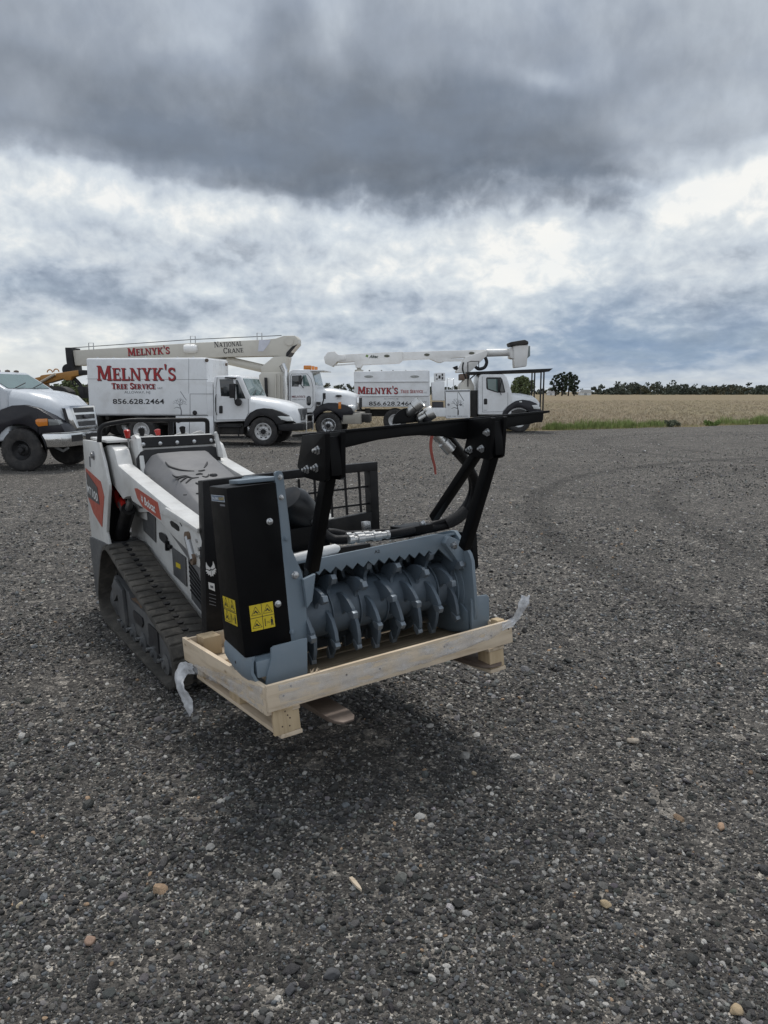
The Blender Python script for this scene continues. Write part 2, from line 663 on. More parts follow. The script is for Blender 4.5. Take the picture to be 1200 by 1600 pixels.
def tree_emblem(ink, x, y, w, h, seed=3):
    """thin winter tree with a ladder-like line above it, as drawn on the trucks' sides"""
    r = random.Random(seed)
    trunk = [(x + w * .55, y), (x + w * .56, y + h * .18), (x + w * .5, y + h * .32), (x + w * .46, y + h * .42)]
    ink.ribbon(trunk, [w * .09, w * .07, w * .06, w * .05])
    ink.ribbon([(x + w * .52, y + h * .28), (x + w * .25, y + h * .33), (x + w * .05, y + h * .27)], [w * .05, w * .04, w * .02])

    def br(px, py, a, l, wd, dep):
        qx, qy = px + math.cos(a) * l, py + math.sin(a) * l
        ink.ribbon([(px, py), (qx, qy)], [wd, wd * .7])
        if dep:
            for s_ in (-1, 1):
                br(qx, qy, a + s_ * r.uniform(.25, .75), l * r.uniform(.6, .85), wd * .7, dep - 1)
    for a in (.5, 1.1, 1.7, 2.4):
        br(x + w * .46, y + h * .4, a, w * .2, w * .03, 3)
    ink.ribbon([(x + w * .55, y + h), (x + w * .95, y + h * .62)], w * .035)


def cat_head(ink, cx, cy, s, sl=0.0):
    """the pale lynx head badge: tufted ears, cheeks running to points, dark eyes left open"""
    half = [(0, .30), (.12, .36), (.30, .62), (.40, 1.0), (.50, .55), (.52, .25), (.60, -.05), (.46, -.12), (.56, -.32), (.38, -.30), (.40, -.52), (.22, -.46), (.14, -.72), (0, -.62)]
    left = [(-a, b) for a, b in half[::-1]]
    T_ = lambda a, b: (cx + (a + sl * b) * s, cy + b * s)
    for sg in (1, -1):
        # upper part, lower part: an open slit for the eye between them
        ink.poly([T_(sg * a, b) for a, b in [(.02, .30), (.12, .36), (.30, .62), (.40, 1.0), (.50, .55), (.52, .22), (.36, .16), (.16, .06), (.02, .14)]])
        ink.poly([T_(sg * a, b) for a, b in [(.02, .0), (.16, -.06), (.40, .08), (.54, .14), (.60, -.05), (.46, -.12), (.56, -.32), (.38, -.30), (.40, -.52), (.22, -.46), (.14, -.72), (.02, -.62)]])


# ------------------------------------------------------------------ the ground, the field and the gravel yard
def structure(o):
    o['kind'] = 'structure'
    return o


def stuff(o, label, cat):
    o['kind'] = 'stuff'
    o['label'] = label
    o['category'] = cat
    return o


EDGE = [(-400, 22.0), (-60, 30.5), (-20, 32.6), (0, 33.8), (7.4, 34.6), (12.3, 37.0), (20.6, 41.4), (34, 47.0), (60, 58), (400, 190)]     # where the yard gives way to the field


def edge_y(x):
    for (a, b), (c, e) in zip(EDGE, EDGE[1:]):
        if a <= x <= c:
            return b + (e - b) * (x - a) / (c - a)
    return 30.0


def gravel_material():
    mt = bpy.data.materials.new("gravel_bed")
    mt.use_nodes = True
    q = NT(mt.node_tree)
    b = q.n['Principled BSDF']
    tcn = q.new('ShaderNodeTexCoord')
    v = tcn.outputs['Object']
    wob = q.new('ShaderNodeVectorMath', operation='ADD')
    q.l.new(v, wob.inputs[0])
    nz = q.new('ShaderNodeVectorMath', operation='SCALE')
    q.l.new(q.noise(v, 30, 2, .5, out='Color'), nz.inputs[0])
    nz.inputs['Scale'].default_value = .02
    q.l.new(nz.outputs[0], wob.inputs[1])
    v2 = wob.outputs[0]

    def cells(sc):
        n = q.new('ShaderNodeTexVoronoi')
        q.put(n.inputs['Vector'], v2)
        n.inputs['Scale'].default_value = sc
        s3 = q.new('ShaderNodeSeparateColor')
        q.l.new(n.outputs['Color'], s3.inputs[0])
        return n.outputs['Distance'], s3.outputs[0], s3.outputs[1]
    d1, a1, h1 = cells(62)
    d2, a2, h2 = cells(150)
    d3, a3, h3 = cells(17)
    stone = [(0, (.018, .017, .016)), (.45, (.050, .048, .045)), (.75, (.098, .094, .088)), (.88, (.18, .172, .158)), (.945, (.36, .34, .305)), (1, (.58, .55, .49))]
    c1 = q.ramp(a1, stone)
    c2 = q.ramp(a2, stone)
    c3 = q.ramp(a3, [(0, (.040, .038, .036)), (.8, (.085, .081, .076)), (.92, (.16, .15, .138)), (.97, (.38, .355, .32)), (1, (.52, .49, .44))])
    c = q.mix(q.maprange(h1, .35, .6, 0, 1), c2, c1)
    c = q.mix(.28, c, c3)
    # worn and dusty patches, and the long arcs left by wheels
    big = q.noise(v, .22, 5, .62)
    med = q.noise(v, 1.6, 5, .6)
    tone = q.m('MULTIPLY', q.maprange(big, .25, .75, .78, 1.22), q.maprange(med, .25, .75, .82, 1.18))
    s_ = q.new('ShaderNodeSeparateXYZ')
    q.l.new(v, s_.inputs[0])

    def arc(cx, cy, r, w, amt):
        ax = q.m('SUBTRACT', s_.outputs[0], cx)
        ay = q.m('SUBTRACT', s_.outputs[1], cy)
        dd = q.m('SQRT', q.m('ADD', q.m('MULTIPLY', ax, ax), q.m('MULTIPLY', ay, ay)))
        dd = q.m('ADD', dd, q.m('MULTIPLY', q.m('SUBTRACT', med, .5), .5))
        g = q.m('ABSOLUTE', q.m('DIVIDE', q.m('SUBTRACT', dd, r), w))
        return q.m('SUBTRACT', 1.0, q.m('MULTIPLY', q.maprange(g, 0.3, 1.0, 1.0, 0.0, smooth=True), amt))
    for args in ((13.5, 9.0, 11.5, .28, .34), (13.5, 9.0, 9.6, .28, .30), (-8.0, 3.0, 14.5, .3, .18), (16.0, 24.0, 9.0, .3, .22), (16.0, 24.0, 7.2, .3, .22)):
        tone = q.m('MULTIPLY', tone, arc(*args))
    c = q.mix(1.0, c, q.comb(tone, tone, tone), 'MULTIPLY')
    c = q.mix(1.0, c, (1.17, 1.13, 1.09), 'MULTIPLY')
    q.l.new(c, b.inputs['Base Color'])
    b.inputs['Roughness'].default_value = .82
    b.inputs['Specular IOR Level'].default_value = .3
    hgt = q.m('ADD', q.m('MULTIPLY', q.m('SUBTRACT', 1.0, d1), 1.0), q.m('MULTIPLY', q.m('SUBTRACT', 1.0, d2), .45))
    hgt = q.m('ADD', hgt, q.m('MULTIPLY', a1, .5))
    bn = q.new('ShaderNodeBump')
    bn.inputs['Strength'].default_value = 1.0
    bn.inputs['Distance'].default_value = .015
    q.l.new(hgt, bn.inputs['Height'])
    q.l.new(bn.outputs[0], b.inputs['Normal'])
    return mt


def field_material():
    mt = bpy.data.materials.new("stubble_soil")
    mt.use_nodes = True
    q = NT(mt.node_tree)
    b = q.n['Principled BSDF']
    tcn = q.new('ShaderNodeTexCoord')
    v = tcn.outputs['Object']
    rows = q.new('ShaderNodeMapping')
    q.l.new(v, rows.inputs[0])
    rows.inputs['Rotation'].default_value = (0, 0, R_(24))
    rr = rows.outputs[0]
    f = q.noise(q.scale(rr, (.35, 3.0, 1)), 1.4, 6, .7)
    g = q.noise(v, .05, 5, .6)
    h = q.noise(v, 5.0, 4, .7)
    c = q.ramp(f, [(.25, (.13, .100, .068)), (.5, (.225, .182, .125)), (.72, (.32, .265, .185))])
    c = q.mix(q.maprange(h, .35, .7, 0, .65), c, (.17, .13, .085))
    c = q.mix(q.maprange(g, .45, .7, 0, .5), c, (.21, .20, .10))
    q.l.new(c, b.inputs['Base Color'])
    b.inputs['Roughness'].default_value = .95
    b.inputs['Specular IOR Level'].default_value = .1
    bn = q.new('ShaderNodeBump')
    bn.inputs['Strength'].default_value = .8
    bn.inputs['Distance'].default_value = .06
    q.l.new(q.noise(v, 9, 4, .7), bn.inputs['Height'])
    q.l.new(bn.outputs[0], b.inputs['Normal'])
    return mt


# one sheet to the horizon: bare stubble field
g_ = MB()
N_ = 64
xs = [-6000 * (1 - i / 20) ** 3 for i in range(20)] + [6000 * (i / 20) ** 3 for i in range(21)]
ys = [-400 + 0 * i for i in range(1)] + [-100, -20] + [20 + 6500 * (i / 30) ** 3 for i in range(31)]
gv = [[g_.b.verts.new((x, y, -.03)) for x in xs] for y in ys]
for a, b_ in zip(gv, gv[1:]):
    for i in range(len(xs) - 1):
        g_.b.faces.new((a[i], a[i + 1], b_[i + 1], b_[i]))
field = structure(g_.build("field", field_material(), smooth=0))

# the yard: a slightly uneven bed of dark stone, ragged where it meets the field
yd = MB()
nx = 170
rows_ = []
for j in range(60):
    t_ = (j / 59) ** 1.5
    row = []
    for i in range(nx):
        x = -75 + 150 * i / (nx - 1)
        ye = edge_y(x) + .9 * (mnoise.noise(Vector((x * .35, 3.1, 0)))) + .35 * mnoise.noise(Vector((x * 1.7, 9.1, 0)))
        y = -30 + (ye + 30) * t_
        z = .03 * mnoise.noise(Vector((x * .22, y * .22, 0))) * min(1, max(0, (math.hypot(x, y - 4) - 5) / 8)) * (1 - t_ ** 6)
        row.append(yd.b.verts.new((x, y, z if j < 59 else -.025)))
    rows_.append(row)
for a, b_ in zip(rows_, rows_[1:]):
    for i in range(nx - 1):
        yd.b.faces.new((a[i], a[i + 1], b_[i + 1], b_[i]))
yard = structure(yd.build("gravel_yard", gravel_material(), smooth=0))


def stone_material():
    mt = bpy.data.materials.new("loose_stone")
    mt.use_nodes = True
    q = NT(mt.node_tree)
    b = q.n['Principled BSDF']
    at = q.new('ShaderNodeAttribute', attribute_type='INSTANCER', attribute_name='tint')
    tcn = q.new('ShaderNodeTexCoord')
    n = q.noise(tcn.outputs['Object'], 2.2, 5, .65)
    f = q.maprange(n, .3, .7, .72, 1.25)
    c = q.mix(1.0, at.outputs['Color'], q.comb(f, f, f), 'MULTIPLY')
    q.l.new(c, b.inputs['Base Color'])
    b.inputs['Roughness'].default_value = .72
    b.inputs['Specular IOR Level'].default_value = .35
    bn = q.new('ShaderNodeBump')
    bn.inputs['Strength'].default_value = .5
    bn.inputs['Distance'].default_value = .05
    q.l.new(q.noise(tcn.outputs['Object'], 5, 4, .7), bn.inputs['Height'])
    q.l.new(bn.outputs[0], b.inputs['Normal'])
    return mt


def scatter(name, pts, rot, scl, tint, idx, protos, label, cat):
    """many small copies of a few shapes, spread by geometry nodes over one object"""
    n = len(pts)
    me = bpy.data.meshes.new(name)
    me.vertices.add(n)
    me.vertices.foreach_set('co', np.asarray(pts, np.float32).ravel())
    for nm, ty, ky, arr in (('rot', 'FLOAT_VECTOR', 'vector', rot), ('scl', 'FLOAT_VECTOR', 'vector', scl), ('tint', 'FLOAT_VECTOR', 'vector', tint)):
        a = me.attributes.new(nm, ty, 'POINT')
        a.data.foreach_set(ky, np.asarray(arr, np.float32).ravel())
    a = me.attributes.new('idx', 'INT', 'POINT')
    a.data.foreach_set('value', np.asarray(idx, np.int32))
    ob = bpy.data.objects.new(name, me)
    COL.objects.link(ob)
    kit = bpy.data.collections.new(name + "_shapes")
    for p in protos:
        kit.objects.link(p)
    ng = bpy.data.node_groups.new(name, 'GeometryNodeTree')
    ng.interface.new_socket('Geometry', in_out='INPUT', socket_type='NodeSocketGeometry')
    ng.interface.new_socket('Geometry', in_out='OUTPUT', socket_type='NodeSocketGeometry')
    N, L = ng.nodes, ng.links
    gi, go = N.new('NodeGroupInput'), N.new('NodeGroupOutput')
    ci = N.new('GeometryNodeCollectionInfo')
    ci.inputs['Collection'].default_value = kit
    ci.inputs['Separate Children'].default_value = True
    ci.inputs['Reset Children'].default_value = True
    iop = N.new('GeometryNodeInstanceOnPoints')
    iop.inputs['Pick Instance'].default_value = True

    def na(nm, dt):
        x = N.new('GeometryNodeInputNamedAttribute')
        x.data_type = dt
        x.inputs['Name'].default_value = nm
        return x.outputs['Attribute']
    e2r = N.new('FunctionNodeEulerToRotation')
    L.new(na('rot', 'FLOAT_VECTOR'), e2r.inputs[0])
    L.new(gi.outputs[0], iop.inputs['Points'])
    L.new(ci.outputs[0], iop.inputs['Instance'])
    L.new(na('idx', 'INT'), iop.inputs['Instance Index'])
    L.new(e2r.outputs[0], iop.inputs['Rotation'])
    L.new(na('scl', 'FLOAT_VECTOR'), iop.inputs['Scale'])
    L.new(iop.outputs[0], go.inputs[0])
    md = ob.modifiers.new('scatter', 'NODES')
    md.node_group = ng
    return stuff(ob, label, cat)


def loose_proto(name, mb, mat, smooth=180):
    o = mb.build(name, mat, smooth=smooth)
    COL.objects.unlink(o)
    return o


def pebble_mesh(seed, rough=.28, flat=.62, sub=2):
    mb = MB()
    bmesh.ops.create_icosphere(mb.b, subdivisions=sub, radius=1.0)
    r = random.Random(seed)
    o = Vector((r.uniform(0, 90), r.uniform(0, 90), r.uniform(0, 90)))
    cuts = [(Vector((r.gauss(0, 1), r.gauss(0, 1), r.gauss(0, 1))).normalized(), r.uniform(.55, .85)) for _ in range(7)]
    for v in mb.b.verts:
        p = v.co.copy()
        for nrm, dd in cuts:                  # broken faces
            h = p.dot(nrm) - dd
            if h > 0:
                p -= nrm * h * .85
        p *= 1 + rough * .6 * mnoise.noise(p * 1.6 + o)
        v.co = Vector((p.x, p.y * .82, p.z * flat))
    return mb


SMAT = stone_material()
protos = [loose_proto("stone", pebble_mesh(i, .3, (.5, .62, .72, .58, .8, .45, .66, .55)[i]), SMAT, 28) for i in range(8)]
rg = np.random.default_rng(5)
PTS, SCL, TNT = [], [], []
for y0, y1, dens, med, sg in ((.9, 2.2, 17500, .0042, .50), (2.2, 3.6, 10000, .0050, .48), (3.6, 6.0, 4200, .0062, .46), (6.0, 10, 800, .0088, .42), (10, 18, 150, .012, .4), (18, 33, 26, .016, .35)):
    area = 0
    half0, half1 = .62 * y0 + .9, .62 * y1 + .9
    area = (half0 + half1) * (y1 - y0)
    n = int(area * dens)
    yy = rg.uniform(y0, y1, n)
    xx = rg.uniform(-1, 1, n) * (.62 * yy + .9)
    # the stones lie in drifts, with finer patches between
    keep = np.array([mnoise.noise(Vector((a * 1.3, b * 1.3, 0))) * .6 + mnoise.noise(Vector((a * 5, b * 5, 4))) * .4 for a, b in zip(xx, yy)]) * 1.1 + .62 > rg.uniform(0, 1, n)
    xx, yy = xx[keep], yy[keep]
    n = len(xx)
    rr = np.clip(med * np.exp(rg.normal(0, sg, n)), .0022, .026)
    PTS.append(np.stack([xx, yy, rr * rg.uniform(-.1, .42, n)], 1))
    SCL.append(rr[:, None] * rg.uniform(.75, 1.3, (n, 3)))
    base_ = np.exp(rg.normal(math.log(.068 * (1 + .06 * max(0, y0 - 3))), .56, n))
    cl = base_[:, None] * (np.array([1.02, 1.0, .965]) + rg.normal(0, .03, (n, 3)))
    pale = rg.uniform(0, 1, n)
    m1 = pale > .89
    cl[m1] = rg.uniform(.17, .52, m1.sum())[:, None] * np.array([1.0, .965, .90])
    m2 = pale > .994
    cl[m2] = rg.uniform(.18, .40, m2.sum())[:, None] * np.array([1.15, .80, .52])
    m3 = (pale > .84) & (pale < .89)
    cl[m3] = rg.uniform(.10, .19, m3.sum())[:, None] * np.array([.93, 1.0, 1.06])
    TNT.append(np.clip(cl, .012, .75))
PTS, SCL, TNT = np.concatenate(PTS), np.concatenate(SCL), np.concatenate(TNT)
nS = len(PTS)
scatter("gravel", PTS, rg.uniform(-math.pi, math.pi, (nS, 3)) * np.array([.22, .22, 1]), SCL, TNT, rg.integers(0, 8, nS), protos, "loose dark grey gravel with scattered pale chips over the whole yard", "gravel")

# stubble: short bleached stalks left standing on the field
FM = pm("straw", (.33, .285, .21), .9, var=.35, vs=9, spec=.1)
sprotos = []
for i in range(4):
    mb = MB()
    r = random.Random(i)
    for _ in range(9):
        x, y = r.gauss(0, .10), r.gauss(0, .07)
        a = r.uniform(0, 6.3)
        l = r.uniform(.05, .13)
        tx, ty = r.gauss(0, .07), r.gauss(0, .07)
        if r.random() < .35:
            tx, ty, l = tx * 4, ty * 4, l * .3
        wv = Vector((math.cos(a), math.sin(a), 0)) * .009
        p, q_ = Vector((x, y, -.02)), Vector((x + tx, y + ty, l))
        mb.face([p - wv, p + wv, q_ + wv * .6, q_ - wv * .6])
    sprotos.append(loose_proto("stalks", mb, FM, 0))
n = 46000
yy = 33 + 120 * rg.uniform(0, 1, n) ** 2.0
xx = rg.uniform(-1.0, .72, n) * yy
ok = np.array([b > edge_y(a) + .6 for a, b in zip(xx, yy)])
# drilled in rows
ang = R_(24)
u_ = xx * math.cos(ang) + yy * math.sin(ang)
w_ = np.round((-xx * math.sin(ang) + yy * math.cos(ang)) / .55) * .55 + rg.normal(0, .06, n)
xx, yy = u_ * math.cos(ang) - w_ * math.sin(ang), u_ * math.sin(ang) + w_ * math.cos(ang)
ok &= np.array([b > edge_y(a) + .5 for a, b in zip(xx, yy)])
xx, yy = xx[ok], yy[ok]
n = len(xx)
scatter("field_stubble", np.stack([xx, yy, np.full(n, -.03)], 1), np.stack([np.zeros(n), np.zeros(n), rg.uniform(0, 6.3, n)], 1), rg.uniform(.7, 1.5, (n, 1)) * np.ones((1, 3)), np.ones((n, 3)), rg.integers(0, 4, n), sprotos, "bleached crop stubble standing in rows on the bare field", "stubble")

# green verge between yard and field
GM = pm("grass_blade", (.235, .285, .105), .75, var=.45, vs=5, spec=.2)
GY = pm("dry_grass", (.33, .28, .15), .85, var=.3, vs=5, spec=.1)


def blades(mb, x, y, n, spread, h, r, lean=.35):
    for _ in range(n):
        a, d_ = r.uniform(0, 6.283), spread * math.sqrt(r.random())
        px_, py_ = x + math.cos(a) * d_ * 1.6, y + math.sin(a) * d_
        hh = h * r.uniform(.35, 1.0) * (1 - .5 * (d_ / spread) ** 2)
        b1 = r.uniform(0, 6.283)
        ln = hh * r.uniform(.05, lean)
        ox, oy = math.cos(b1) * ln, math.sin(b1) * ln
        wv = Vector((-math.sin(b1), math.cos(b1), 0)) * r.uniform(.006, .013)
        p0 = Vector((px_, py_, -.03))
        p1 = Vector((px_ + ox * .4, py_ + oy * .4, hh * .6))
        p2 = Vector((px_ + ox, py_ + oy, hh))
        v = [mb.b.verts.new(q_) for q_ in (p0 - wv, p0 + wv, p1 + wv * .8, p1 - wv * .8, p2)]
        mb.b.faces.new(v[:4])
        mb.b.faces.new((v[3], v[2], v[4]))


rv = random.Random(4)
mb, md_ = MB(), MB()
for u, dn in [(864, 50), (872, 70), (882, 70), (894, 50), (906, 40), (918, 60), (932, 55), (941, 60), (953, 55), (958, 40), (978, 60), (986, 40), (1000, 35), (1022, 70), (1030, 30), (1142, 40), (1155, 40), (1170, 40), (1187, 90), (1198, 80), (1212, 60), (1250, 40), (1300, 50)]:
    x = ground_at(u, 667)
    t_ = x.x / x.y
    yy_ = 34.0
    for _ in range(30):
        yy_ = edge_y(t_ * yy_) + .5
    blades(mb, t_ * yy_, yy_ + rv.uniform(-.1, .7), dn * 6, rv.uniform(.28, .5), rv.uniform(.34, .62), rv)
for i in range(200):
    x = rv.uniform(-24, 34)
    y = edge_y(x) + rv.uniform(-.35, 1.1)
    blades(md_, x, y, 14, .25, rv.uniform(.06, .2), rv)
    if rv.random() < .35:
        blades(mb, x, y, 10, .2, rv.uniform(.06, .16), rv)
stuff(mb.build("verge_grass", GM, smooth=0), "ragged green grass tufts along the edge of the gravel", "grass")
stuff(md_.build("dry_verge_grass", GY, smooth=0), "thin straw coloured grass between gravel and field", "dry grass")


# ------------------------------------------------------------------ trees and bushes
def leaf_mat(name, c, var=.4):
    return pm(name, c, .75, var=var, vs=1.1, spec=.15)


BARK = pm("bark", (.06, .05, .042), .9, var=.3, vs=3, bump=1, bs=12, spec=.1)


def leaves(mb, centres, n, size, r, squash=.8):
    for _ in range(n):
        c, R = centres[r.randrange(len(centres))]
        d_ = Vector((r.gauss(0, 1), r.gauss(0, 1), r.gauss(0, 1))).normalized() * R * (r.random() ** .4)
        p = c + Vector((d_.x, d_.y, d_.z * squash))
        a = Vector((r.gauss(0, 1), r.gauss(0, 1), r.gauss(0, 1))).normalized()
        b = a.orthogonal().normalized()
        c2 = a.cross(b)
        s1 = size * r.uniform(.5, 1.2)
        k_ = [b * s1, c2 * s1 * .6, -b * s1 * .8, -c2 * s1 * .7]
        mb.face([p + q_ for q_ in k_])


def tree(name, label, cat, base, h, rad, n_clump, n_leaf, leaf, mat, seed, crown0=.25, shape='round', group=None):
    r = random.Random(seed)
    t = thing(name, label, cat, Matrix.Translation(base), group)
    tk = MB()
    top = Vector((r.uniform(-.05, .05) * h, r.uniform(-.05, .05) * h, h * .9))
    path = [Vector((0, 0, -.1)), Vector((.01 * h, 0, h * .3)), top * .65, top]
    tk.tube(path, [.035 * h, .028 * h, .017 * h, .004 * h], 8)
    cen = []
    for i in range(n_clump):
        zf = crown0 + (1 - crown0) * (i + .5) / n_clump
        if shape == 'round':
            wd = math.sin(math.pi * min(1, max(.06, (zf - crown0) / (1 - crown0) * .86 + .12))) ** .7
        elif shape == 'pine':
            wd = (.55 + .55 * math.sin(3.1 * (zf - crown0))) * (1.05 - .55 * ((zf - crown0) / (1 - crown0)) ** 2)
        else:
            wd = 1 - .9 * (zf - crown0) / (1 - crown0)
        a = i * 2.4 + r.uniform(-.5, .5)
        d_ = rad * wd * r.uniform(.35, .85)
        c = Vector((math.cos(a) * d_, math.sin(a) * d_, zf * h + r.uniform(-.03, .03) * h))
        R = rad * (r.uniform(.15, .28) if shape == 'pine' else r.uniform(.22, .38)) * (.55 + .5 * wd)
        cen.append((c, R))
        if i % 2 == 0:
            tk.tube([Vector((0, 0, zf * h * .78)), c * .5 + Vector((0, 0, zf * h * .4)), c], [.012 * h, .008 * h, .003 * h], 5)
    tk.build("trunk", BARK, t)
    lf = MB()
    leaves(lf, cen, n_leaf, leaf, r)
    lf.build("crown", mat, t, smooth=0)
    return t


LG1 = leaf_mat("pine_needles", (.040, .055, .036))
LG2 = leaf_mat("spring_leaf", (.115, .140, .068))
LG3 = leaf_mat("bare_twig_haze", (.085, .078, .055))


def far(u, v, Y):
    d = ray(u, v)
    return Vector((d.x / d.y * Y, Y, 0))


PINES = [(868, 318, 8.6, 2.6), (878, 322, 9.3, 2.8), (888, 316, 9.5, 2.9), (897, 320, 8.4, 2.6)]
for i, (u, Y, h, rd) in enumerate(PINES):
    tree("pine_tree", ["dark pine at the left end of the tall clump beyond the field", "second dark pine from the left in the tall clump", "tallest dark pine, third from the left in the clump", "dark pine at the right end of the tall clump"][i], "tree", far(u, 614, Y) + Vector((0, 0, -.03)), h, rd, 30, 1900, .36, LG1, 20 + i, .22, 'pine', "pines in the tall clump beyond the field")
tree("broadleaf_tree", "round green tree seen through the bucket truck's front guard", "tree", far(815, 614, 215) + Vector((0, 0, -.03)), 5.6, 3.4, 30, 4200, .30, LG2, 41, .12)
tree("broadleaf_tree", "spring green tree behind the blunt nosed white truck", "tree", far(112, 614, 66) + Vector((0, 0, -.03)), 2.55, 2.1, 26, 4600, .12, LG2, 42, .05)

# the far wood
tl, tl2 = MB(), MB()
rt = random.Random(9)
for i in range(560):
    u = rt.uniform(-420, 1620)
    Y = rt.uniform(430, 520)
    if 815 < u < 925 and rt.random() < .8:
        continue
    p = far(u, 614, Y)
    hh = rt.uniform(3.2, 5.6)
    if 930 < u < 1120:
        hh *= 1.0 + .55 * math.exp(-((u - 1010) / 45) ** 2)
    if u > 1130:
        hh *= 1.15 + .2 * math.sin(u * .05)
        Y *= .8
    if u < 560:
        hh *= 1.25
    cc = [(p + Vector((rt.gauss(0, 3.2), rt.gauss(0, 3), hh * f * rt.uniform(.8, 1.05))), hh * rt.uniform(.16, .30)) for f in (.04, .10, .18, .3, .42, .55, .66, .78, .88)]
    tgt = tl2 if rt.random() < (.45 if u > 1090 else .16) else tl
    leaves(tgt, cc, 210, .80, rt)
    tgt.tube([p, p + Vector((0, 0, hh * .8))], [.22, .08], 4)
stuff(tl.build("distant_wood", leaf_mat("haze_lightened_leaf", (.072, .084, .066), .45), smooth=0), "low dark line of woodland along the far side of the field", "woodland")  # leaf colour lightened in place of air haze
stuff(tl2.build("distant_budding_wood", leaf_mat("far_bud_leaf", (.095, .092, .058), .35), smooth=0), "paler budding trees in the far line of woodland", "woodland")

# weeds by the verge
for u, v, w, h, lab, mt, sd in [(1050, 664, .42, .36, "grey green weed bush standing at the gravel's edge", leaf_mat("grey_weed", (.125, .140, .095)), 3), (1108, 664, .55, .24, "low bright green weed clump right of the grey green weed bush", leaf_mat("green_weed", (.130, .185, .055)), 4)]:
    d = ray(u, v)
    tt = d.x / d.y
    yy_ = 38.0
    for _ in range(30):
        yy_ = edge_y(tt * yy_) + .35
    r = random.Random(sd)
    lf = MB()
    cc = [(Vector((r.gauss(0, w * .42), r.gauss(0, w * .3), h * r.uniform(.15, .75))), w * .30) for _ in range(12)]
    leaves(lf, cc, 900, .05, r)
    for _ in range(24):
        a = r.uniform(0, 6.28)
        lf.tube([(0, 0, -.05), (math.cos(a) * w * .5, math.sin(a) * w * .4, h * r.uniform(.4, 1.0))], [.008, .003], 4)
    o = lf.build("weed", mt, smooth=0)
    o.location = (tt * yy_, yy_, -.03)
    tag(o, lab, "weed")

# small white barn beyond the field
WH = pm("barn_white", (.62, .63, .63), .6, var=.06)
ROOF = pm("barn_roof", (.42, .43, .44), .5, var=.1)
def barn(u, Y, w, h, lab):
    t = thing("barn", lab, "barn", Matrix.Translation(far(u, 614, Y)))
    mb = MB()
    mb.prism([(-w / 2, -.1), (w / 2, -.1), (w / 2, h * .55), (-w / 2, h * .55)], 1, 0, w * .6)
    mb.build("wall", WH, t)
    mb = MB()
    mb.prism([(-w / 2 - .2, h * .55), (w / 2 + .2, h * .55), (w / 2 - .6, h), (-w / 2 + .6, h)], 1, -.2, w * .6 + .2)
    mb.build("roof", ROOF, t)
    mb = MB()
    mb.bx(-w * .12, w * .12, -.06, -.003, 0, h * .42)
    mb.build("door", pm("barn_door", (.30, .31, .32), .6), t)
barn(915, 372, 5.4, 2.6, "small white barn at the foot of the tall pines")
barn(861, 372, 3.4, 2.2, "smaller pale shed left of the tall pines")

# overhead line on slender poles
POLE = pm("pole_wood", (.10, .085, .07), .9, var=.25)
WIRE = pm("wire_dark", (.05, .05, .05), .5)
pp = []
for i, (u, lab) in enumerate([(800, "utility pole behind the bucket truck's cab"), (1001, "utility pole rising from the middle of the far wood"), (1203, "utility pole at the right edge of the view")]):
    b_ = far(u, 614, 395)
    t = thing("utility_pole", lab, "utility pole", Matrix.Translation(b_), "poles of the overhead line")
    mb = MB()
    mb.cyl((0, 0, -.2), (0, 0, 4.4), .10, .07, 8)
    mb.build("shaft", POLE, t)
    mb = MB()
    mb.bx(-.6, .6, -.06, .06, 4.1, 4.22)
    mb.build("crossarm", POLE, t)
    pp.append(b_ + Vector((0, 0, 4.24)))
wm = MB()
pts = []
for a, b_ in zip(pp, pp[1:]):
    for j in range(12):
        s_ = j / 12
        pts.append(a.lerp(b_, s_) - Vector((0, 0, 1.1 * 4 * s_ * (1 - s_) * .35)))
pts.append(pp[-1])
wm.tube(pts, .035, 4)
tag(wm.build("power_line", WIRE), "thin dark wire strung between the poles beyond the field", "power line")


# ------------------------------------------------------------------ trucks
WHITE = pm("white_paint", (.77, .785, .80), .34, var=.03, vs=1.5, dirt=(.42, .40, .37), damt=.42, ds=1.2, coat=.3)
WHITE2 = pm("dusty_white_paint", (.78, .775, .76), .38, var=.04, vs=1.2, dirt=(.48, .45, .40), damt=.35, ds=1.6, coat=.2)
CREAM = pm("cream_paint", (.56, .535, .475), .42, var=.05, vs=1.0, dirt=(.38, .35, .30), damt=.35, ds=1.2)
BLACKP = pm("black_plastic", (.014, .014, .016), .55, var=.2, spec=.35, dirt=(.06, .057, .053), damt=.4)
NAVYP = pm("dark_fender_paint", (.010, .010, .015), .36, var=.2, coat=.12, spec=.35, dirt=(.05, .05, .05), damt=.2)
CHASS = pm("chassis_black", (.020, .019, .018), .7, var=.3, dirt=(.07, .06, .05), damt=.5)
RUBBER = pm("tyre_rubber", (.026, .025, .025), .85, var=.2, vs=7, dirt=(.11, .10, .092), damt=.55, ds=5, bump=.6, bs=60)
CHROME = pm("chrome", (.62, .63, .64), .12, 1.0, var=.05, rvar=.07, dirt=(.30, .29, .28), damt=.2)
ALU = pm("alloy", (.55, .56, .57), .33, .9, var=.08, dirt=(.25, .24, .23), damt=.4)
GALV = pm("galvanised", (.40, .41, .42), .45, .6, var=.12, vs=8)
DGLASS = glass("dark_glass")
TEAL = glass("sky_tinted_glass", (.10, .16, .155), .05)
AMBER = pm("amber_lens", (.62, .20, .02), .22, var=.1, coat=.5)
LENS = pm("clear_lens", (.62, .64, .64), .12, var=.08, coat=.6)
RED = pm("red_vinyl", (.34, .018, .022), .4, var=.08)
INK = pm("black_vinyl", (.018, .018, .02), .45, var=.1)
SHADOWV = pm("grey_black_vinyl", (.05, .045, .05), .45, var=.1)
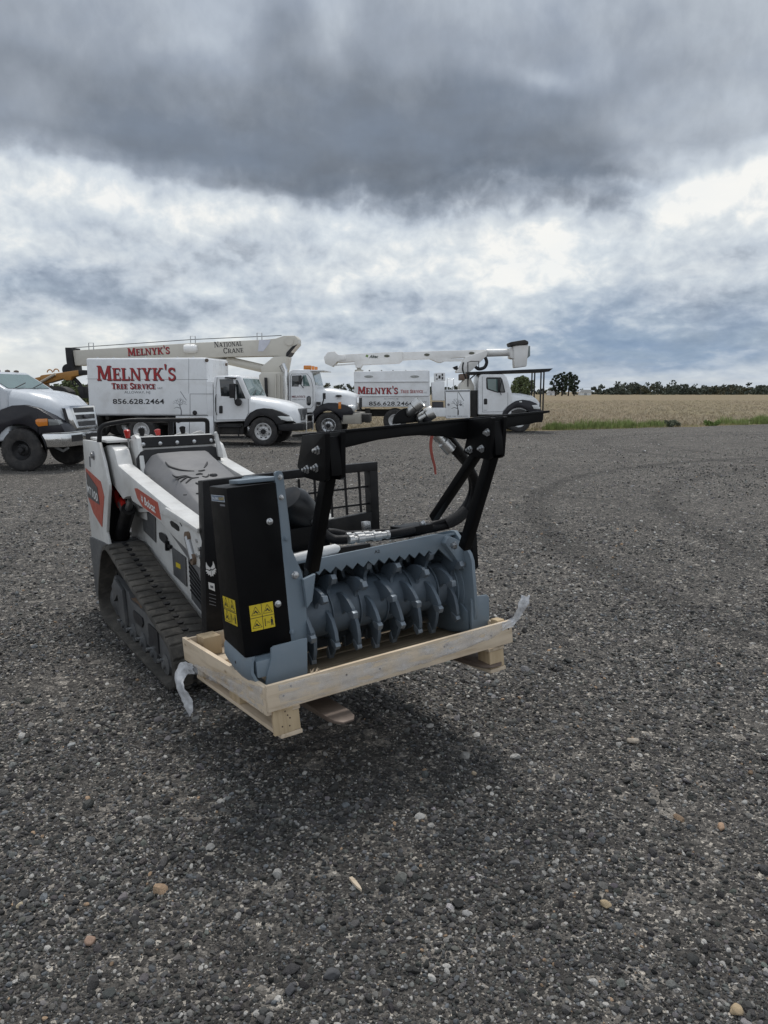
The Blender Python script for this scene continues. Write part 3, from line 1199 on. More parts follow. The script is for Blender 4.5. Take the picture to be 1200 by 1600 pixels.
GREYV = pm("grey_vinyl", (.16, .165, .18), .45, var=.1)
SEAMM = pm("panel_gap", (.10, .105, .115), .7, var=.1)
INTER = pm("cab_interior", (.06, .06, .062), .8, var=.2)
GRILLE = pm("grille_mesh", (.23, .24, .25), .35, .8, var=.2, vs=30)


def wheel(root, x, z, y0, w, R, rr, rim, out=-1, dark_hub=True, holes=8, show=False):
    """tyre with its rim; out = side on which the dished rim shows"""
    mb = MB()
    ya = y0 if out < 0 else y0 + w
    ax = (0, 1, 0) if out < 0 else (0, -1, 0)
    mb.lathe((x, ya, z), ax, [(rr * .9, .05), (rr, .012), (rr * 1.12, .0), (R * .80, -.012), (R * .93, .0), (R * .985, .025), (R, .06), (R, w - .06), (R * .985, w - .03), (R * .9, w), (rr, w - .01), (.01, w - .03)], 40, cap=False)
    for i in range(44):                                       # shoulder lugs
        a = 2 * math.pi * i / 44
        M_ = Matrix.Translation((x, ya, z)) @ Matrix.Rotation(a, 4, 'Y')
        s_ = 1 if out < 0 else -1
        mb.bx(-.018, .018, min(.02 * s_, .09 * s_), max(.02 * s_, .09 * s_), R * .97, R * 1.008, M_)
    t = mb.build("wheel", RUBBER, root)
    mb = MB()
    mb.lathe((x, ya, z), ax, [(rr * 1.0, .008), (rr * .96, .0), (rr * .92, .012), (rr * .86, .05), (rr * .62, .085), (rr * .50, .055), (rr * .40, .050), (rr * .0 + .001, .050)], 32, cap=False)
    rm = mb.build("rim", rim, t)
    mb = MB()
    mb.lathe((x, ya, z), ax, [(rr * .30, .055), (rr * .30, .0), (rr * .24, -.03), (rr * .001, -.035)], 16)
    for i in range(10):
        a = 2 * math.pi * i / 10
        c = Vector((x + math.cos(a) * rr * .42, ya, z + math.sin(a) * rr * .42))
        d_ = Vector(ax)
        mb.cyl(c + d_ * .06, c + d_ * .02, rr * .045, n=6)
    mb.build("hub", BLACKP if dark_hub else ALU, rm)
    for i in range(holes if out < 0 and show else 0):
        mb = MB()
        a = 2 * math.pi * (i + .5) / holes
        c = Vector((x + math.cos(a) * rr * .74, ya, z + math.sin(a) * rr * .74))
        tdir = Vector((-math.sin(a), 0, math.cos(a)))
        rdir = Vector((math.cos(a), 0, math.sin(a)))
        d_ = Vector(ax)
        base_ = c + d_ * .058
        pts = [base_ + tdir * rr * .15 * math.cos(q_) + rdir * rr * .065 * math.sin(q_) - d_ * (rr * .065 * math.sin(q_) * -.55 + .006) for q_ in [2 * math.pi * j / 10 for j in range(10)]]
        mb.slab(pts, .004)
        mb.build("hand_hole", INK, rm)
    return t


def side(T, root, name, mat, px, y=0.0, th=.012, bevel=0.0, y1=None):
    """a panel on the near side of a truck: outline by pixels on the plane y; stands th proud of it"""
    mb = MB()
    mb.prism(T.pl(1, y, px), 1, y - th, (y + .002) if y1 is None else y1)
    return mb.build(name, mat, root, bevel=bevel)


def strip(mb, T, px, y, w=.012, th=.004):
    """thin line along pixels on the plane y"""
    P = [T.at(u, v, 1, y) for u, v in px]
    for a, b in zip(P, P[1:]):
        a, b = Vector((a.x, y - th / 2 - .001, a.z)), Vector((b.x, y - th / 2 - .001, b.z))
        mb.bar(a, b, th, w, (0, 0, 1) if abs((b - a).normalized().z) < .9 else (1, 0, 0)) if abs((b - a).normalized().z) < .9 else mb.bar(a, b, th, w, (1, 0, 0))


def arch(cx, cz, r, a0, a1, n=14):
    return [(cx + r * math.cos(R_(a0 + (a1 - a0) * i / n)), cz + r * math.sin(R_(a0 + (a1 - a0) * i / n))) for i in range(n + 1)]


def pane_on(root, name, mat, a, b, c, d, m=.06, mt=.06, th=.01, off=.006):
    """pane set on a four cornered face a b c d (a-b top edge), standing off it a little"""
    a, b, c, d = map(Vector, (a, b, c, d))
    n = (b - a).cross(d - a).normalized()
    P = lambda s_, t_: (a.lerp(b, s_)).lerp(d.lerp(c, s_), t_) + n * off
    mb = MB()
    mb.slab([P(m, mt), P(1 - m, mt), P(1 - m, 1 - mt), P(m, 1 - mt)], th)
    return mb.build(name, mat, root)


def hood_loft(root, name, mat, secs, bevel=0.0):
    """secs: (x, y0, y1, z_bottom, z_shoulder, z_top)"""
    loops = []
    for x, y0, y1, zb, zs, zt in secs:
        w = y1 - y0
        lp = [(x, y0, zb), (x, y0, zs - .04), (x, y0 + .02, zs), (x, y0 + .09, zs + (zt - zs) * .55), (x, y0 + .22, zs + (zt - zs) * .9), (x, y0 + w * .36, zt), (x, y1 - w * .36, zt), (x, y1 - .22, zs + (zt - zs) * .9), (x, y1 - .09, zs + (zt - zs) * .55), (x, y1 - .02, zs), (x, y1, zs - .04), (x, y1, zb)]
        loops.append(lp)
    mb = MB()
    mb.loft(loops)
    return mb.build(name, mat, root, smooth=50)


def fender(T, root, mat, px, c, rin, y0, y1, a0, a1, bevel=.03):
    """arched mudguard: outer outline by pixels (rear to front), inner edge an arc about the wheel"""
    outer = T.pl(1, 0, px)
    inner = arch(c[0], c[1], rin, a0, a1)
    mb = MB()
    mb.prism(outer + inner, 1, y0, y1)
    return mb.build("fender", mat, root, bevel=bevel)


def mirror(T, root, px, y, arm):
    mb = MB()
    P = T.pl(1, y, px)
    mb.prism(P, 1, y - .02, y + .12)
    m_ = mb.build("mirror", BLACKP, root, bevel=.02)
    mb = MB()
    mb.tube([T.at(u, v, 1, yy) for u, v, yy in arm], .018, 6)
    mb.build("arm", BLACKP, m_)


def box_lettering(ink, shadow, T, y, px0, px1, txt, small, bold=1.0):
    """serif lettering between two pixels (lower left, upper right)"""
    a, b = T.at(*px0, 1, y), T.at(*px1, 1, y)
    for k_, (dx_, dz_) in ((shadow, (.022, -.022)), (ink, (0, 0))):
        if k_ is not None:
            serif(k_, txt, a.x + dx_, a.z + dz_, (b.z - a.z), b.x - a.x, small, bold=bold)


X1, Z1 = Vector((1, 0, 0)), Vector((0, 0, 1))


def put_sans(T, root, y, px0, px1, txt, mat, name="lettering", bold=0.0, shear=0.0):
    a, b = T.at(*px0, 1, y), T.at(*px1, 1, y)
    return sans(txt, name, mat, root, (a.x, y, a.z), X1, Z1, b.x - a.x, b.z - a.z, .006, bold, shear)


# ---- chip truck with the tall white box
T = Frame(ground_at(412, 697), -6.0)
root = thing("box_truck", "white chip truck with a tall box lettered in red, behind the compact loader", "truck", T.M)
WD = 2.15
xz = lambda u, v, y=0.0: (T.at(u, v, 1, y).x, T.at(u, v, 1, y).z)
bx0, bz1 = xz(134, 559.5)
bx1, bz0 = xz(325, 649.5)
mb = MB().bx(bx0, bx1, 0, 2.3, bz0, bz1)
cargo = mb.build("cargo_box", WHITE, root, bevel=.07, seg=3)
cx1, _ = xz(333.5, 650)
mb = MB().bx(xz(247, 0)[0], cx1 - .02, .012, .55, xz(300, 679)[1], bz0 - .003)
tb = mb.build("tool_cabinet", WHITE, root, bevel=.012)
mb = MB().bx(bx1 - .02, cx1, .006, 2.25, bz0 - .02, xz(325, 596)[1])
mb.build("headboard", WHITE, root, bevel=.02)
mb = MB()
strip(mb, T, [(297, 650), (297, 615.5), (333, 615.5)], 0)
strip(mb, T, [(134.6, 592), (325, 593)], 0, .009)
strip(mb, T, [(295, 560), (295, 615)], 0, .007)
strip(mb, T, [(139, 649), (325, 649.4)], -.002, .02)
strip(mb, T, [(271, 652), (271, 678)], .012, .014)
strip(mb, T, [(296, 652), (296, 678)], .012, .014)
mb.build("panel_seam", SEAMM, cargo)
for u, v in ((304.5, 645), (278.5, 657)):
    p = T.at(u, v, 1, 0)
    mb = MB().lathe((p.x, .002, p.z), (0, -1, 0), [(.075, 0), (.075, .012), (.05, .02), (.001, .02)], 14)
    mb.build("latch", BLACKP, cargo)
for u, v, yy in ((324.3, 563, -.004), (361, 565, 2.1)):
    mb = MB()
    if yy < 0:
        p = T.at(u - 1, v, 1, 0)
        mb.lathe((p.x, 0, p.z), (0, -1, 0), [(.06, 0), (.055, .04), (.001, .05)], 10)
    else:
        mb.lathe((bx1, 2.0, bz1 - .14), (1, 0, 0), [(.06, 0), (.055, .05), (.001, .06)], 10)
    mb.build("marker_lamp", pm("smoked_lamp", (.10, .07, .05), .3), cargo)
for i in range(7):
    u = 152 + i * 25
    p = T.at(u, 559.5, 1, .1)
    mb = MB().lathe((p.x, .12, bz1), (0, 0, 1), [(.035, -.01), (.03, .035), (.001, .04)], 8)
    mb.build("roof_fitting", GALV, cargo)
# lettering of the box
sh, rd = Ink((0, 0, 0), X1, Z1, .003), Ink((0, 0, 0), X1, Z1, .011)
box_lettering(rd, sh, T, 0, (152, 594.5), (275, 571.0), "MELNYK'S", .84, 1.05)
box_lettering(rd, sh, T, 0, (174.5, 607.5), (243, 598.2), "TREE SERVICE", .82, 1.1)
sh.build("lettering_shade", SHADOWV, cargo)
rd.build("lettering", RED, cargo)
put_sans(T, cargo, 0, (246.5, 607.8), (254, 605), "LLC", GREYV, bold=.02)
put_sans(T, cargo, 0, (194.5, 616), (234.5, 611), "ALLOWAY, NJ", GREYV, bold=.0)
put_sans(T, cargo, 0, (176.5, 631.2), (256.5, 623.2), "856.628.2464", INK, bold=.016)
a, b = T.at(271, 648.2, 1, 0), T.at(292, 611.5, 1, 0)
ik = Ink((0, 0, 0), X1, Z1, .003, .0003)
tree_emblem(ik, a.x, a.z, b.x - a.x, b.z - a.z)
ik.build("tree_emblem", GREYV, cargo)
# cab
cab_px = [(334.2, 660), (333.6, 600), (335, 588.6), (338, 587.2), (373, 586.8), (376, 588.5), (390, 621), (390, 650), (384, 658)]
mb = MB().prism(T.pl(1, 0, cab_px), 1, .0, WD)
cab = mb.build("cab", WHITE, root, bevel=.05, seg=3)
P = lambda u, v, y: T.at(u, v, 1, 0) + Vector((0, y, 0))
pane_on(root, "windscreen", TEAL, P(376, 588.5, WD - .04), P(376, 588.5, .04), P(390, 621, .04), P(390, 621, WD - .04), .05, .09)
for yy in (.5, 1.3):
    mb = MB()
    a, b = P(388.4, 617.5, yy), P(385, 610, yy + .55)
    n_ = Vector((.03, 0, .012))
    mb.tube([a + n_, b + n_], .010, 5)
    mb.build("wiper", BLACKP, root)
side(T, root, "side_window", DGLASS, [(343, 592.5), (364.5, 592.3), (366.8, 620), (345.5, 619)], 0, .008, .003)
side(T, root, "quarter_window", DGLASS, [(368, 593.5), (371.5, 594), (384, 622.8), (370.3, 623)], 0, .008, .003)
dr = side(T, root, "door", WHITE, [(339.5, 589.5), (373.5, 589.5), (388, 623), (388, 646), (383.5, 655.5), (337.5, 656.2), (337.5, 606)], 0, .004)
mb = MB()
strip(mb, T, [(339.5, 589.8), (337.5, 606), (337.7, 656.2), (383.4, 655.5), (388, 646), (388, 623)], -.004, .012)
mb.build("door_gap", SEAMM, dr)
side(T, root, "door_handle", BLACKP, [(342.5, 635), (343.5, 634), (347, 634), (348, 635), (348, 645), (347, 646), (343.5, 646), (342.5, 645)], -.004, .016, .004)
mb = MB()
mb.tube([T.at(u, v, 1, -.05) for u, v in ((337.8, 616), (336.6, 622), (336.8, 642), (339, 648.5))], .013, 6)
mb.build("grab_rail", BLACKP, root)
side(T, root, "rain_guard", BLACKP, [(352, 589), (369.5, 590), (369, 592.3), (352, 591)], -.004, .05)
mirror(T, root, [(358, 600), (365.5, 599), (366, 622), (358.5, 622)], -.22, [(366, 600, -.16), (367.5, 600, -.02), (366.5, 622, -.16), (367, 627, -.2), (372, 628.5, -.02)])
mb = MB()
a = P(374, 628.5, -.1)
mb.lathe(a, (0, -1, 0), [(.001, -.05), (.10, -.04), (.12, .02), (.11, .06), (.001, .07)], 12)
mb.build("convex_mirror", BLACKP, root)
hx0, hz0 = xz(389, 621)
hx1, hz1 = xz(456, 634)
zb = xz(420, 650)[1]
dxh = hx1 - hx0
hood_loft(root, "hood", WHITE, [(hx0 - .02, .03, WD - .03, zb, hz0 - .10, hz0 + .04), (hx0 + dxh * .3, .05, WD - .05, zb, hz0 - .20, hz0 - .02), (hx0 + dxh * .65, .12, WD - .12, zb, hz0 - .34, hz0 - .10), (hx0 + dxh * .9, .24, WD - .24, zb - .1, hz0 - .46, hz1 + .05), (hx1 + .03, .34, WD - .34, zb - .2, hz1 - .16, hz1 - .05), (hx1 + .13, .40, WD - .40, zb - .3, hz1 - .42, hz1 - .30)])
mb = MB()
gx = hx1 + .06
mb.prism([(.66, zb - .16), (WD - .66, zb - .16), (WD - .60, hz1 - .10), (.60, hz1 - .10)], 0, gx, gx + .11)
gr = mb.build("grille", GRILLE, root, bevel=.02)
for i in range(9):
    y = .70 + i * (WD - 1.40) / 8
    mb = MB().bx(gx + .11, gx + .122, y - .016, y + .016, zb - .13, hz1 - .13)
    mb.build("grille_bar", CHROME, gr)
wc = T.at(411, 674.8, 1, 0)
WR = .455
fender(T, root, BLACKP, [(381, 668), (383.5, 655), (391, 645), (401, 639.5), (412, 637.6), (425, 639), (437, 643), (449.5, 649.5), (452, 657), (440, 662), (433, 663)], (wc.x, WR), WR * 1.10, -.035, .42, -8, 158)
hp = [(434, 650.3), (441, 650), (453, 651.3), (457, 657.5), (450, 658), (440, 655.5)]
side(T, root, "headlamp", LENS, hp, -.02, .05, .012, .30)
bz1_, bz0_ = xz(440, 660)[1], xz(440, 676)[1]
bxa, bxb = xz(433, 660)[0], hx1 + .30
mb = MB()
mb.loft([[(x, y, z) for x, y in ((bxa, 0), (bxb - .22, .02), (bxb, .3), (bxb, WD - .3), (bxb - .22, WD - .02), (bxa, WD))] for z in (bz0_ + .05, bz1_ - .03)])
mb.build("bumper", BLACKP, root, bevel=.04)
mb = MB()
mb.tube([(bxb + .03, .55, bz0_), (bxb + .05, .55, bz1_ + .20), (bxb + .05, 1.6, bz1_ + .20), (bxb + .03, 1.6, bz0_)], .03, 8)
mb.build("bumper_guard", CHROME, root)
mb = MB()
mb.bx(bxa - .6, bxa + .1, .55, .67, .45, .68)
mb.bx(bx0 + .1, bxa - .3, .62, .74, .62, .86)
mb.bx(bx0 + .1, bxa - .3, 1.42, 1.54, .62, .86)
mb.bx(bxa - .6, bxa + .1, 1.45, 1.57, .45, .68)
mb.bx(bxa - .9, bxa, .5, 1.6, .6, 1.0)
mb.build("chassis", CHASS, root, bevel=.01)
sx0, sz0 = xz(338, 687)
sx1, sz1 = xz(379, 660.5)
mb = MB().bx(sx0, sx1, .10, .55, sz0 + .16, sz1 - .02)
mb.build("fuel_tank", CHASS, root, bevel=.06)
for i, v in enumerate((666.5, 683)):
    z = xz(350, v)[1]
    mb = MB().bx(sx0 + .02, sx1 - .05, -.01, .28, z - .02, z + .02)
    mb.build("step", BLACKP, root, bevel=.008)
for u in (342, 372):
    x = xz(u, 670)[0]
    mb = MB().bx(x - .015, x + .015, .02, .06, xz(u, 683)[1], xz(u, 662)[1])
    mb.build("step_hanger", BLACKP, root)
RIMW = pm("white_steel_rim", (.60, .60, .60), .4, .2, var=.1, dirt=(.25, .23, .2), damt=.5, ds=8)
wheel(root, wc.x, WR, -.01, .28, WR, WR * .60, RIMW, show=True)
wheel(root, wc.x, WR, WD - .28, .28, WR, WR * .60, RIMW, 1)
rwx = xz(221, 690)[0]
for y0, o_ in ((.02, -1), (.34, -1), (WD - .3, 1), (WD - .62, 1)):
    wheel(root, rwx, WR, y0, .27, WR, WR * .60, RIMW, o_)
mb = MB().bx(bx0 + .2, bx0 + .24, .1, .6, .35, bz0)
mb.build("mud_flap", RUBBER, root)
for i in range(3):
    x = bx0 + .5 + i * 1.0
    mb = MB().bx(x, x + .1, .1, 2.1, bz0 - .14, bz0 - .004)
    mb.build("cross_member", CHASS, root)

# ---- blunt nosed white truck, cut by the left edge of the picture
SHADED_SILVER = pm("shaded_silver_white_paint", (.52, .55, .585), .30, var=.04, vs=1.5, dirt=(.30, .30, .30), damt=.3, ds=1.4, coat=.35)  # silver white, set darker so the colour carries the hood's shade
T = Frame(ground_at(35, 737), -6.0)
root = thing("flatbed_truck", "white truck with black fenders and chrome grille, cut off at the left edge", "truck", T.M)
WD = 1.95
xz = lambda u, v, y=0.0: (T.at(u, v, 1, y).x, T.at(u, v, 1, y).z)
P = lambda u, v, y: T.at(u, v, 1, 0) + Vector((0, y, 0))
ax0 = xz(-62, 600)[0]
cowl = T.at(10, 609.5, 1, 0)
zroof = T.at(-8, 579, 1, 0).z
zsill = T.at(0, 690, 1, 0).z
xr = cowl.x - .62
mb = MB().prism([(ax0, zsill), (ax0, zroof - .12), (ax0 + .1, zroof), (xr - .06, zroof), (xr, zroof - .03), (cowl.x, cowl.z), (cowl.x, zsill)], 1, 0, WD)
cab = mb.build("cab", SHADED_SILVER, root, bevel=.06, seg=3)
pane_on(root, "windscreen", TEAL, (xr, WD - .05, zroof - .03), (xr, .05, zroof - .03), (cowl.x, .05, cowl.z), (cowl.x, WD - .05, cowl.z), .05, .09)
for yy in (.35, 1.05):
    mb = MB()
    mb.tube([(cowl.x + .0, yy, cowl.z + .05), (cowl.x - .10, yy + .55, cowl.z + .16)], .012, 5)
    mb.build("wiper", BLACKP, root)
for i, yy in enumerate((.25, .6, .98, 1.35, 1.7)):
    mb = MB().lathe((xr - .16, yy, zroof), (0, 0, 1), [(.06, -.01), (.055, .04), (.001, .06)], 10)
    mb.build("roof_lamp", pm("smoked_lamp", (.1, .07, .05)), root)
mb = MB().bx(xr - .95, xr - .08, -.008, .004, cowl.z + .05, zroof - .16)
mb.build("side_window", DGLASS, root, bevel=.003)
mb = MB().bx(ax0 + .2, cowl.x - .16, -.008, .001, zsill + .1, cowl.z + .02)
mb.build("door", SHADED_SILVER, root, bevel=.003)
hx0, hz0 = cowl.x, cowl.z
hx1 = T.at(100, 640, 1, .3).x
zg1 = T.at(100, 634, 1, .35).z
zfb = T.at(60, 690, 1, 0).z
L_ = hx1 - hx0
zside = T.at(40, 645, 1, .0).z
hood_loft(root, "hood", SHADED_SILVER, [(hx0 - .03, .05, WD - .05, zside - .2, hz0 - .13, hz0 + .03), (hx0 + L_ * .35, .07, WD - .07, zside - .25, hz0 - .20, hz0 - .015), (hx0 + L_ * .7, .14, WD - .14, zside - .3, hz0 - .33, hz0 - .11), (hx0 + L_ * .92, .26, WD - .26, zside - .4, zg1 - .10, zg1 + .03), (hx1, .32, WD - .32, zside - .45, zg1 - .22, zg1 - .04)])
wc = T.at(33, 703, 1, 0)
WR = .465
fender(T, root, NAVYP, [(-22, 690), (-14, 664), (2, 640), (20, 633.5), (40, 632.5), (60, 638), (80, 650), (97, 664), (103, 675), (66, 677), (62, 682)], (wc.x, WR), WR * 1.20, -.04, .50, 2, 172, .05)
mb = MB()
mb.prism(T.pl(1, .3, [(62, 640), (90, 652), (103, 674), (66, 676)]), 1, .10, WD - .10)
mb.build("front_panel", NAVYP, root, bevel=.03)
side(T, root, "turn_lamp", AMBER, [(56, 656), (60, 654.3), (75, 654), (75.5, 665), (61, 666.5), (57, 662)], -.03, .03, .01, .06)
side(T, root, "headlamp", pm("dim_lens", (.16, .17, .17), .12, coat=.7), [(76, 654.5), (90, 656), (95, 664), (78, 665)], -.02, .035, .01, .12)
# chromed nose and its slots
gx = hx1 + .02
zt_, zb_ = T.at(100, 634, 1, .4).z, T.at(110, 671, 1, .4).z
mb = MB()
mb.loft([[(gx - .06, .26, zt_), (gx + .06, .40, zt_), (gx + .06, WD - .40, zt_), (gx - .06, WD - .26, zt_)], [(gx + .05, .36, zb_), (gx + .16, .50, zb_), (gx + .16, WD - .50, zb_), (gx + .05, WD - .36, zb_)]])
gr = mb.build("grille", CHROME, root, bevel=.03)
for i in range(3):
    f0, f1 = .10 + i * .29, .10 + i * .29 + .20
    za, zb2 = zt_ + (zb_ - zt_) * f0, zt_ + (zb_ - zt_) * f1
    xa, xb = gx + .06 + .10 * f0, gx + .06 + .10 * f1
    mb = MB()
    mb.slab([(xa + .004, .50 + .1 * f0, za), (xa + .004, WD - .50 - .1 * f0, za), (xb + .004, WD - .50 - .1 * f1, zb2), (xb + .004, .50 + .1 * f1, zb2)], .006)
    mb.build("slot", INK, gr)
mb = MB()
c_ = Vector((gx + .128, WD / 2, zt_ + (zb_ - zt_) * .48))
mb.loft([[c_ + Vector((dx_, math.cos(a) * .12 * k_, math.sin(a) * .05 * k_)) for a in [2 * math.pi * j / 20 for j in range(20)]] for dx_, k_ in ((0, 1), (.02, 1), (.026, .85))])
mb.build("badge", pm("dull_badge", (.10, .10, .11), .4, .5), gr)
mb = MB()
mb.slab([P(0, 0, 0) * 0 + Vector((gx - .03, .235, zt_ - .05)), Vector((gx + .01, .30, zt_ - .05)), Vector((gx + .07, .36, zb_ + .10)), Vector((gx + .02, .30, zb_ + .14))], .012)
mb.build("side_vent", INK, gr)
# chrome bumper
zb1, zb0 = T.at(64, 677.5, 1, 0).z, T.at(68, 699, 1, 0).z
bxa, bxb = T.at(63, 680, 1, 0).x, gx + .10
ring = ((bxa, 0), (bxb - .26, .01), (bxb - .10, .08), (bxb, .26), (bxb, WD - .26), (bxb - .10, WD - .08), (bxb - .26, WD - .01), (bxa, WD))
mb = MB()
mb.loft([[(x, y, z) for x, y in ring] for z in (zb0, zb1)])
bp = mb.build("bumper", CHROME, root, bevel=.02)
for y0, y1 in ((.32, .80), (.96, 1.50)):
    mb = MB().bx(bxb - .004, bxb + .006, y0, y1, zb0 + .10, zb1 - .05)
    mb.build("bumper_opening", INK, bp)
mb = MB()
mb.loft([[(x + .012, y, z) for x, y in ring] for z in (zb1 - .004, zb1 + .028)])
mb.build("bumper_lip", CHROME, bp, bevel=.008)
RIMB = pm("black_steel_rim", (.018, .018, .02), .45, .2, var=.2, dirt=(.07, .065, .06), damt=.5)
wheel(root, wc.x, WR, -.01, .29, WR, WR * .47, RIMB)
wheel(root, wc.x + .12, WR, WD - .30, .29, WR, WR * .47, RIMB, 1)
mb = MB()
mb.bx(ax0 - 1.5, bxb - .2, .45, .58, .48, .72)
mb.bx(ax0 - 1.5, bxb - .2, 1.38, 1.5, .48, .72)
mb.cyl((wc.x, .2, WR), (wc.x, WD - .2, WR), .07)
mb.build("chassis", CHASS, root, bevel=.01)
for y in (.35, 1.45):
    mb = MB()
    mb.tube([(bxa + .12, y, zb0 - .02), (bxa + .30, y, zb0 - .10), (bxa + .42, y, zb0 - .03)], .03, 8)
    mb.build("tow_hook", GALV, root)
mb = MB().bx(ax0 - 4.6, ax0 - .15, 0, 2.1, zsill - .05, zsill + .10)
mb.build("flat_bed", CHASS, root, bevel=.02)
for y0, o_ in ((.02, -1), (WD - .3, 1)):
    wheel(root, ax0 - 3.2, WR, y0, .29, WR, WR * .47, RIMB, o_)

# ---- crane truck behind the chip truck
T = Frame(ground_at(513, 686), -4.0)
root = thing("crane_truck", "white conventional truck carrying a cream telescopic crane boom over its back", "truck", T.M)
WD = 2.1
xz = lambda u, v, y=0.0: (T.at(u, v, 1, y).x, T.at(u, v, 1, y).z)
P = lambda u, v, y: T.at(u, v, 1, 0) + Vector((0, y, 0))
cab_px = [(450.5, 645), (450.5, 588), (453, 579.5), (458, 576.8), (484, 577), (487, 581), (492.5, 604), (492.5, 645)]
mb = MB().prism(T.pl(1, 0, cab_px), 1, 0, WD)
mb.build("cab", WHITE, root, bevel=.05, seg=3)
a, b = P(487, 581, 0), P(492.5, 604, 0)
pane_on(root, "windscreen", TEAL, (a.x, WD - .05, a.z), (a.x, .05, a.z), (b.x, .05, b.z), (b.x, WD - .05, b.z), .06, .10)
mb = MB()
mb.bx(a.x - .05, a.x + .42, -.03, WD + .03, a.z + .03, a.z + .07)
mb.build("sun_visor", WHITE, root, bevel=.012)
side(T, root, "side_window", DGLASS, [(456, 587), (466.8, 586.3), (466.8, 604), (456, 604)], -.004, .006, .002)
side(T, root, "vent_window", TEAL, [(473, 586.3), (478, 586), (484.4, 603.5), (474, 603.5)], -.004, .006, .002)
dr = side(T, root, "door", WHITE, [(454, 588), (456, 584.5), (480, 584.2), (486, 592), (489, 605), (489, 634), (486, 638), (454, 639)], 0, .004)
mb = MB()
strip(mb, T, [(454, 588), (454, 639), (486, 638), (489, 634), (489, 605), (486, 592), (480, 584.2), (456, 584.5), (454, 588)], -.004, .014)
mb.build("door_gap", SEAMM, dr)
side(T, root, "door_window", DGLASS, [(479, 621), (481, 618.6), (484.2, 618.6), (486, 621), (486, 631), (484.2, 633.6), (481, 633.6), (479, 631)], -.004, .008, .003)
for u, y in ((474, .02), (483, .7), (487, 1.4)):
    q_ = P(474, 578, y)
    mb = MB().bx(q_.x, q_.x + .28, y, y + .22, q_.z, q_.z + .16)
    mb.build("beacon", AMBER, root, bevel=.03)
put_sans(T, dr, -.004, (456, 621.6), (477, 618), "MELNYK'S", pm("dark_red_vinyl", (.14, .03, .04), .5), bold=.02)
put_sans(T, dr, -.004, (456.5, 625.2), (476.5, 623.4), "TREE SERVICE", GREYV)
mirror(T, root, [(466.4, 586.5), (470.6, 586), (470.8, 600.5), (466.8, 601)], -.30, [(470, 588, -.22), (473.5, 588, -.02), (470, 601, -.22), (474, 606, -.02)])
hx0, hz0 = xz(492, 605)
hx1, hz1 = xz(553.5, 616)
zb = xz(520, 634)[1]
L_ = hx1 - hx0
hood_loft(root, "hood", WHITE, [(hx0 - .02, .20, WD - .20, zb, hz0 - .14, hz0 + .0), (hx0 + L_ * .35, .24, WD - .24, zb, hz0 - .18, hz0 - .03), (hx0 + L_ * .75, .30, WD - .30, zb, hz0 - .26, hz0 - .12), (hx1 - .04, .36, WD - .36, zb - .1, hz1 - .10, hz1 + .02), (hx1 + .02, .42, WD - .42, zb - .15, hz1 - .16, hz1 - .05)])
mb = MB()
mb.loft([[(hx1 + .02 + dx_, y, z) for y, z in ((.50, xz(553, 640)[1]), (WD - .50, xz(553, 640)[1]), (WD - .50, hz1 - .10), (.50, hz1 - .10))] for dx_ in (0, .10)])
gr = mb.build("grille", CHROME, root, bevel=.02)
for i in range(12):
    y = .56 + i * (WD - 1.12) / 11
    mb = MB().bx(hx1 + .12, hx1 + .128, y - .02, y + .02, xz(553, 638)[1], hz1 - .14)
    mb.build("grille_opening", INK, gr)
c_ = P(528, 618.6, .19)
mb = MB()
mb.loft([[c_ + Vector((math.cos(a) * .11 * k_, -dy_, math.sin(a) * .035 * k_)) for a in [2 * math.pi * j / 18 for j in range(18)]] for dy_, k_ in ((-.12, 1), (.05, 1), (.055, .8))])
mb.build("badge", BLACKP, root)
WR = .48
wc = T.at(513, 664, 1, 0)
fender(T, root, NAVYP, [(486.5, 662), (487, 648), (492, 639), (502, 632), (512, 629.3), (524, 629.5), (538, 632.5), (549, 637), (552, 643), (551.5, 648), (536, 648.5)], (wc.x, WR), WR * 1.12, -.03, .46, 12, 172, .03)
q_ = P(549, 638, .1)
mb = MB().lathe((q_.x - .12, .14, q_.z), (1, 0, 0), [(.12, 0), (.13, .1), (.125, .2), (.09, .25), (.001, .26)], 14)
mb.build("headlamp", LENS, root)
mb = MB()
q_ = P(531, 633.4, -.02)
mb.bx(q_.x - .05, q_.x + .05, -.05, .05, q_.z - .12, q_.z + .12)
mb.build("turn_lamp", AMBER, root, bevel=.01)
zb1, zb0 = xz(540, 645.5)[1], xz(540, 662.5)[1]
x0b, x1b = xz(533.5, 650)[0], xz(553.5, 650)[0]
mb = MB()
mb.loft([[(x0b, .0, z), (x1b + .05, .0, z), (x1b + .22, .18, z), (x1b + .22, WD - .18, z), (x1b + .05, WD, z), (x0b, WD, z)] for z in (zb0, zb1)])
mb.build("bumper", pm("tan_steel", (.34, .32, .28), .42, .3, var=.1, dirt=(.16, .14, .12), damt=.4), root, bevel=.02)
mb = MB().bx(x1b + .05, x1b + .5, .5, WD - .5, zb0 + .05, zb1 - .05)
mb.build("front_outrigger", CHASS, root, bevel=.02)
for i, (y, r0, v1) in enumerate(((-.10, .075, 588), (.06, .09, 590), (.20, .075, 590))):
    x = xz(447.5 - i * 2.6, 600)[0]
    mb = MB()
    zt2 = xz(447, v1)[1]
    mb.tube([(x, y, .9), (x, y, zt2), (x, y, zt2 + .22), (x - .10, y, zt2 + .44)], r0, 12)
    mb.build("exhaust_stack", CHROME if i < 2 else BLACKP, root)
mb = MB()
mb.tube([P(506.5, 622, -.05), P(503.5, 633, -.05)], .025, 6)
q_ = P(507, 619.5, -.05)
mb.bx(q_.x - .05, q_.x + .05, -.09, -.03, q_.z - .09, q_.z + .12)
mb.build("hood_mirror", BLACKP, root)
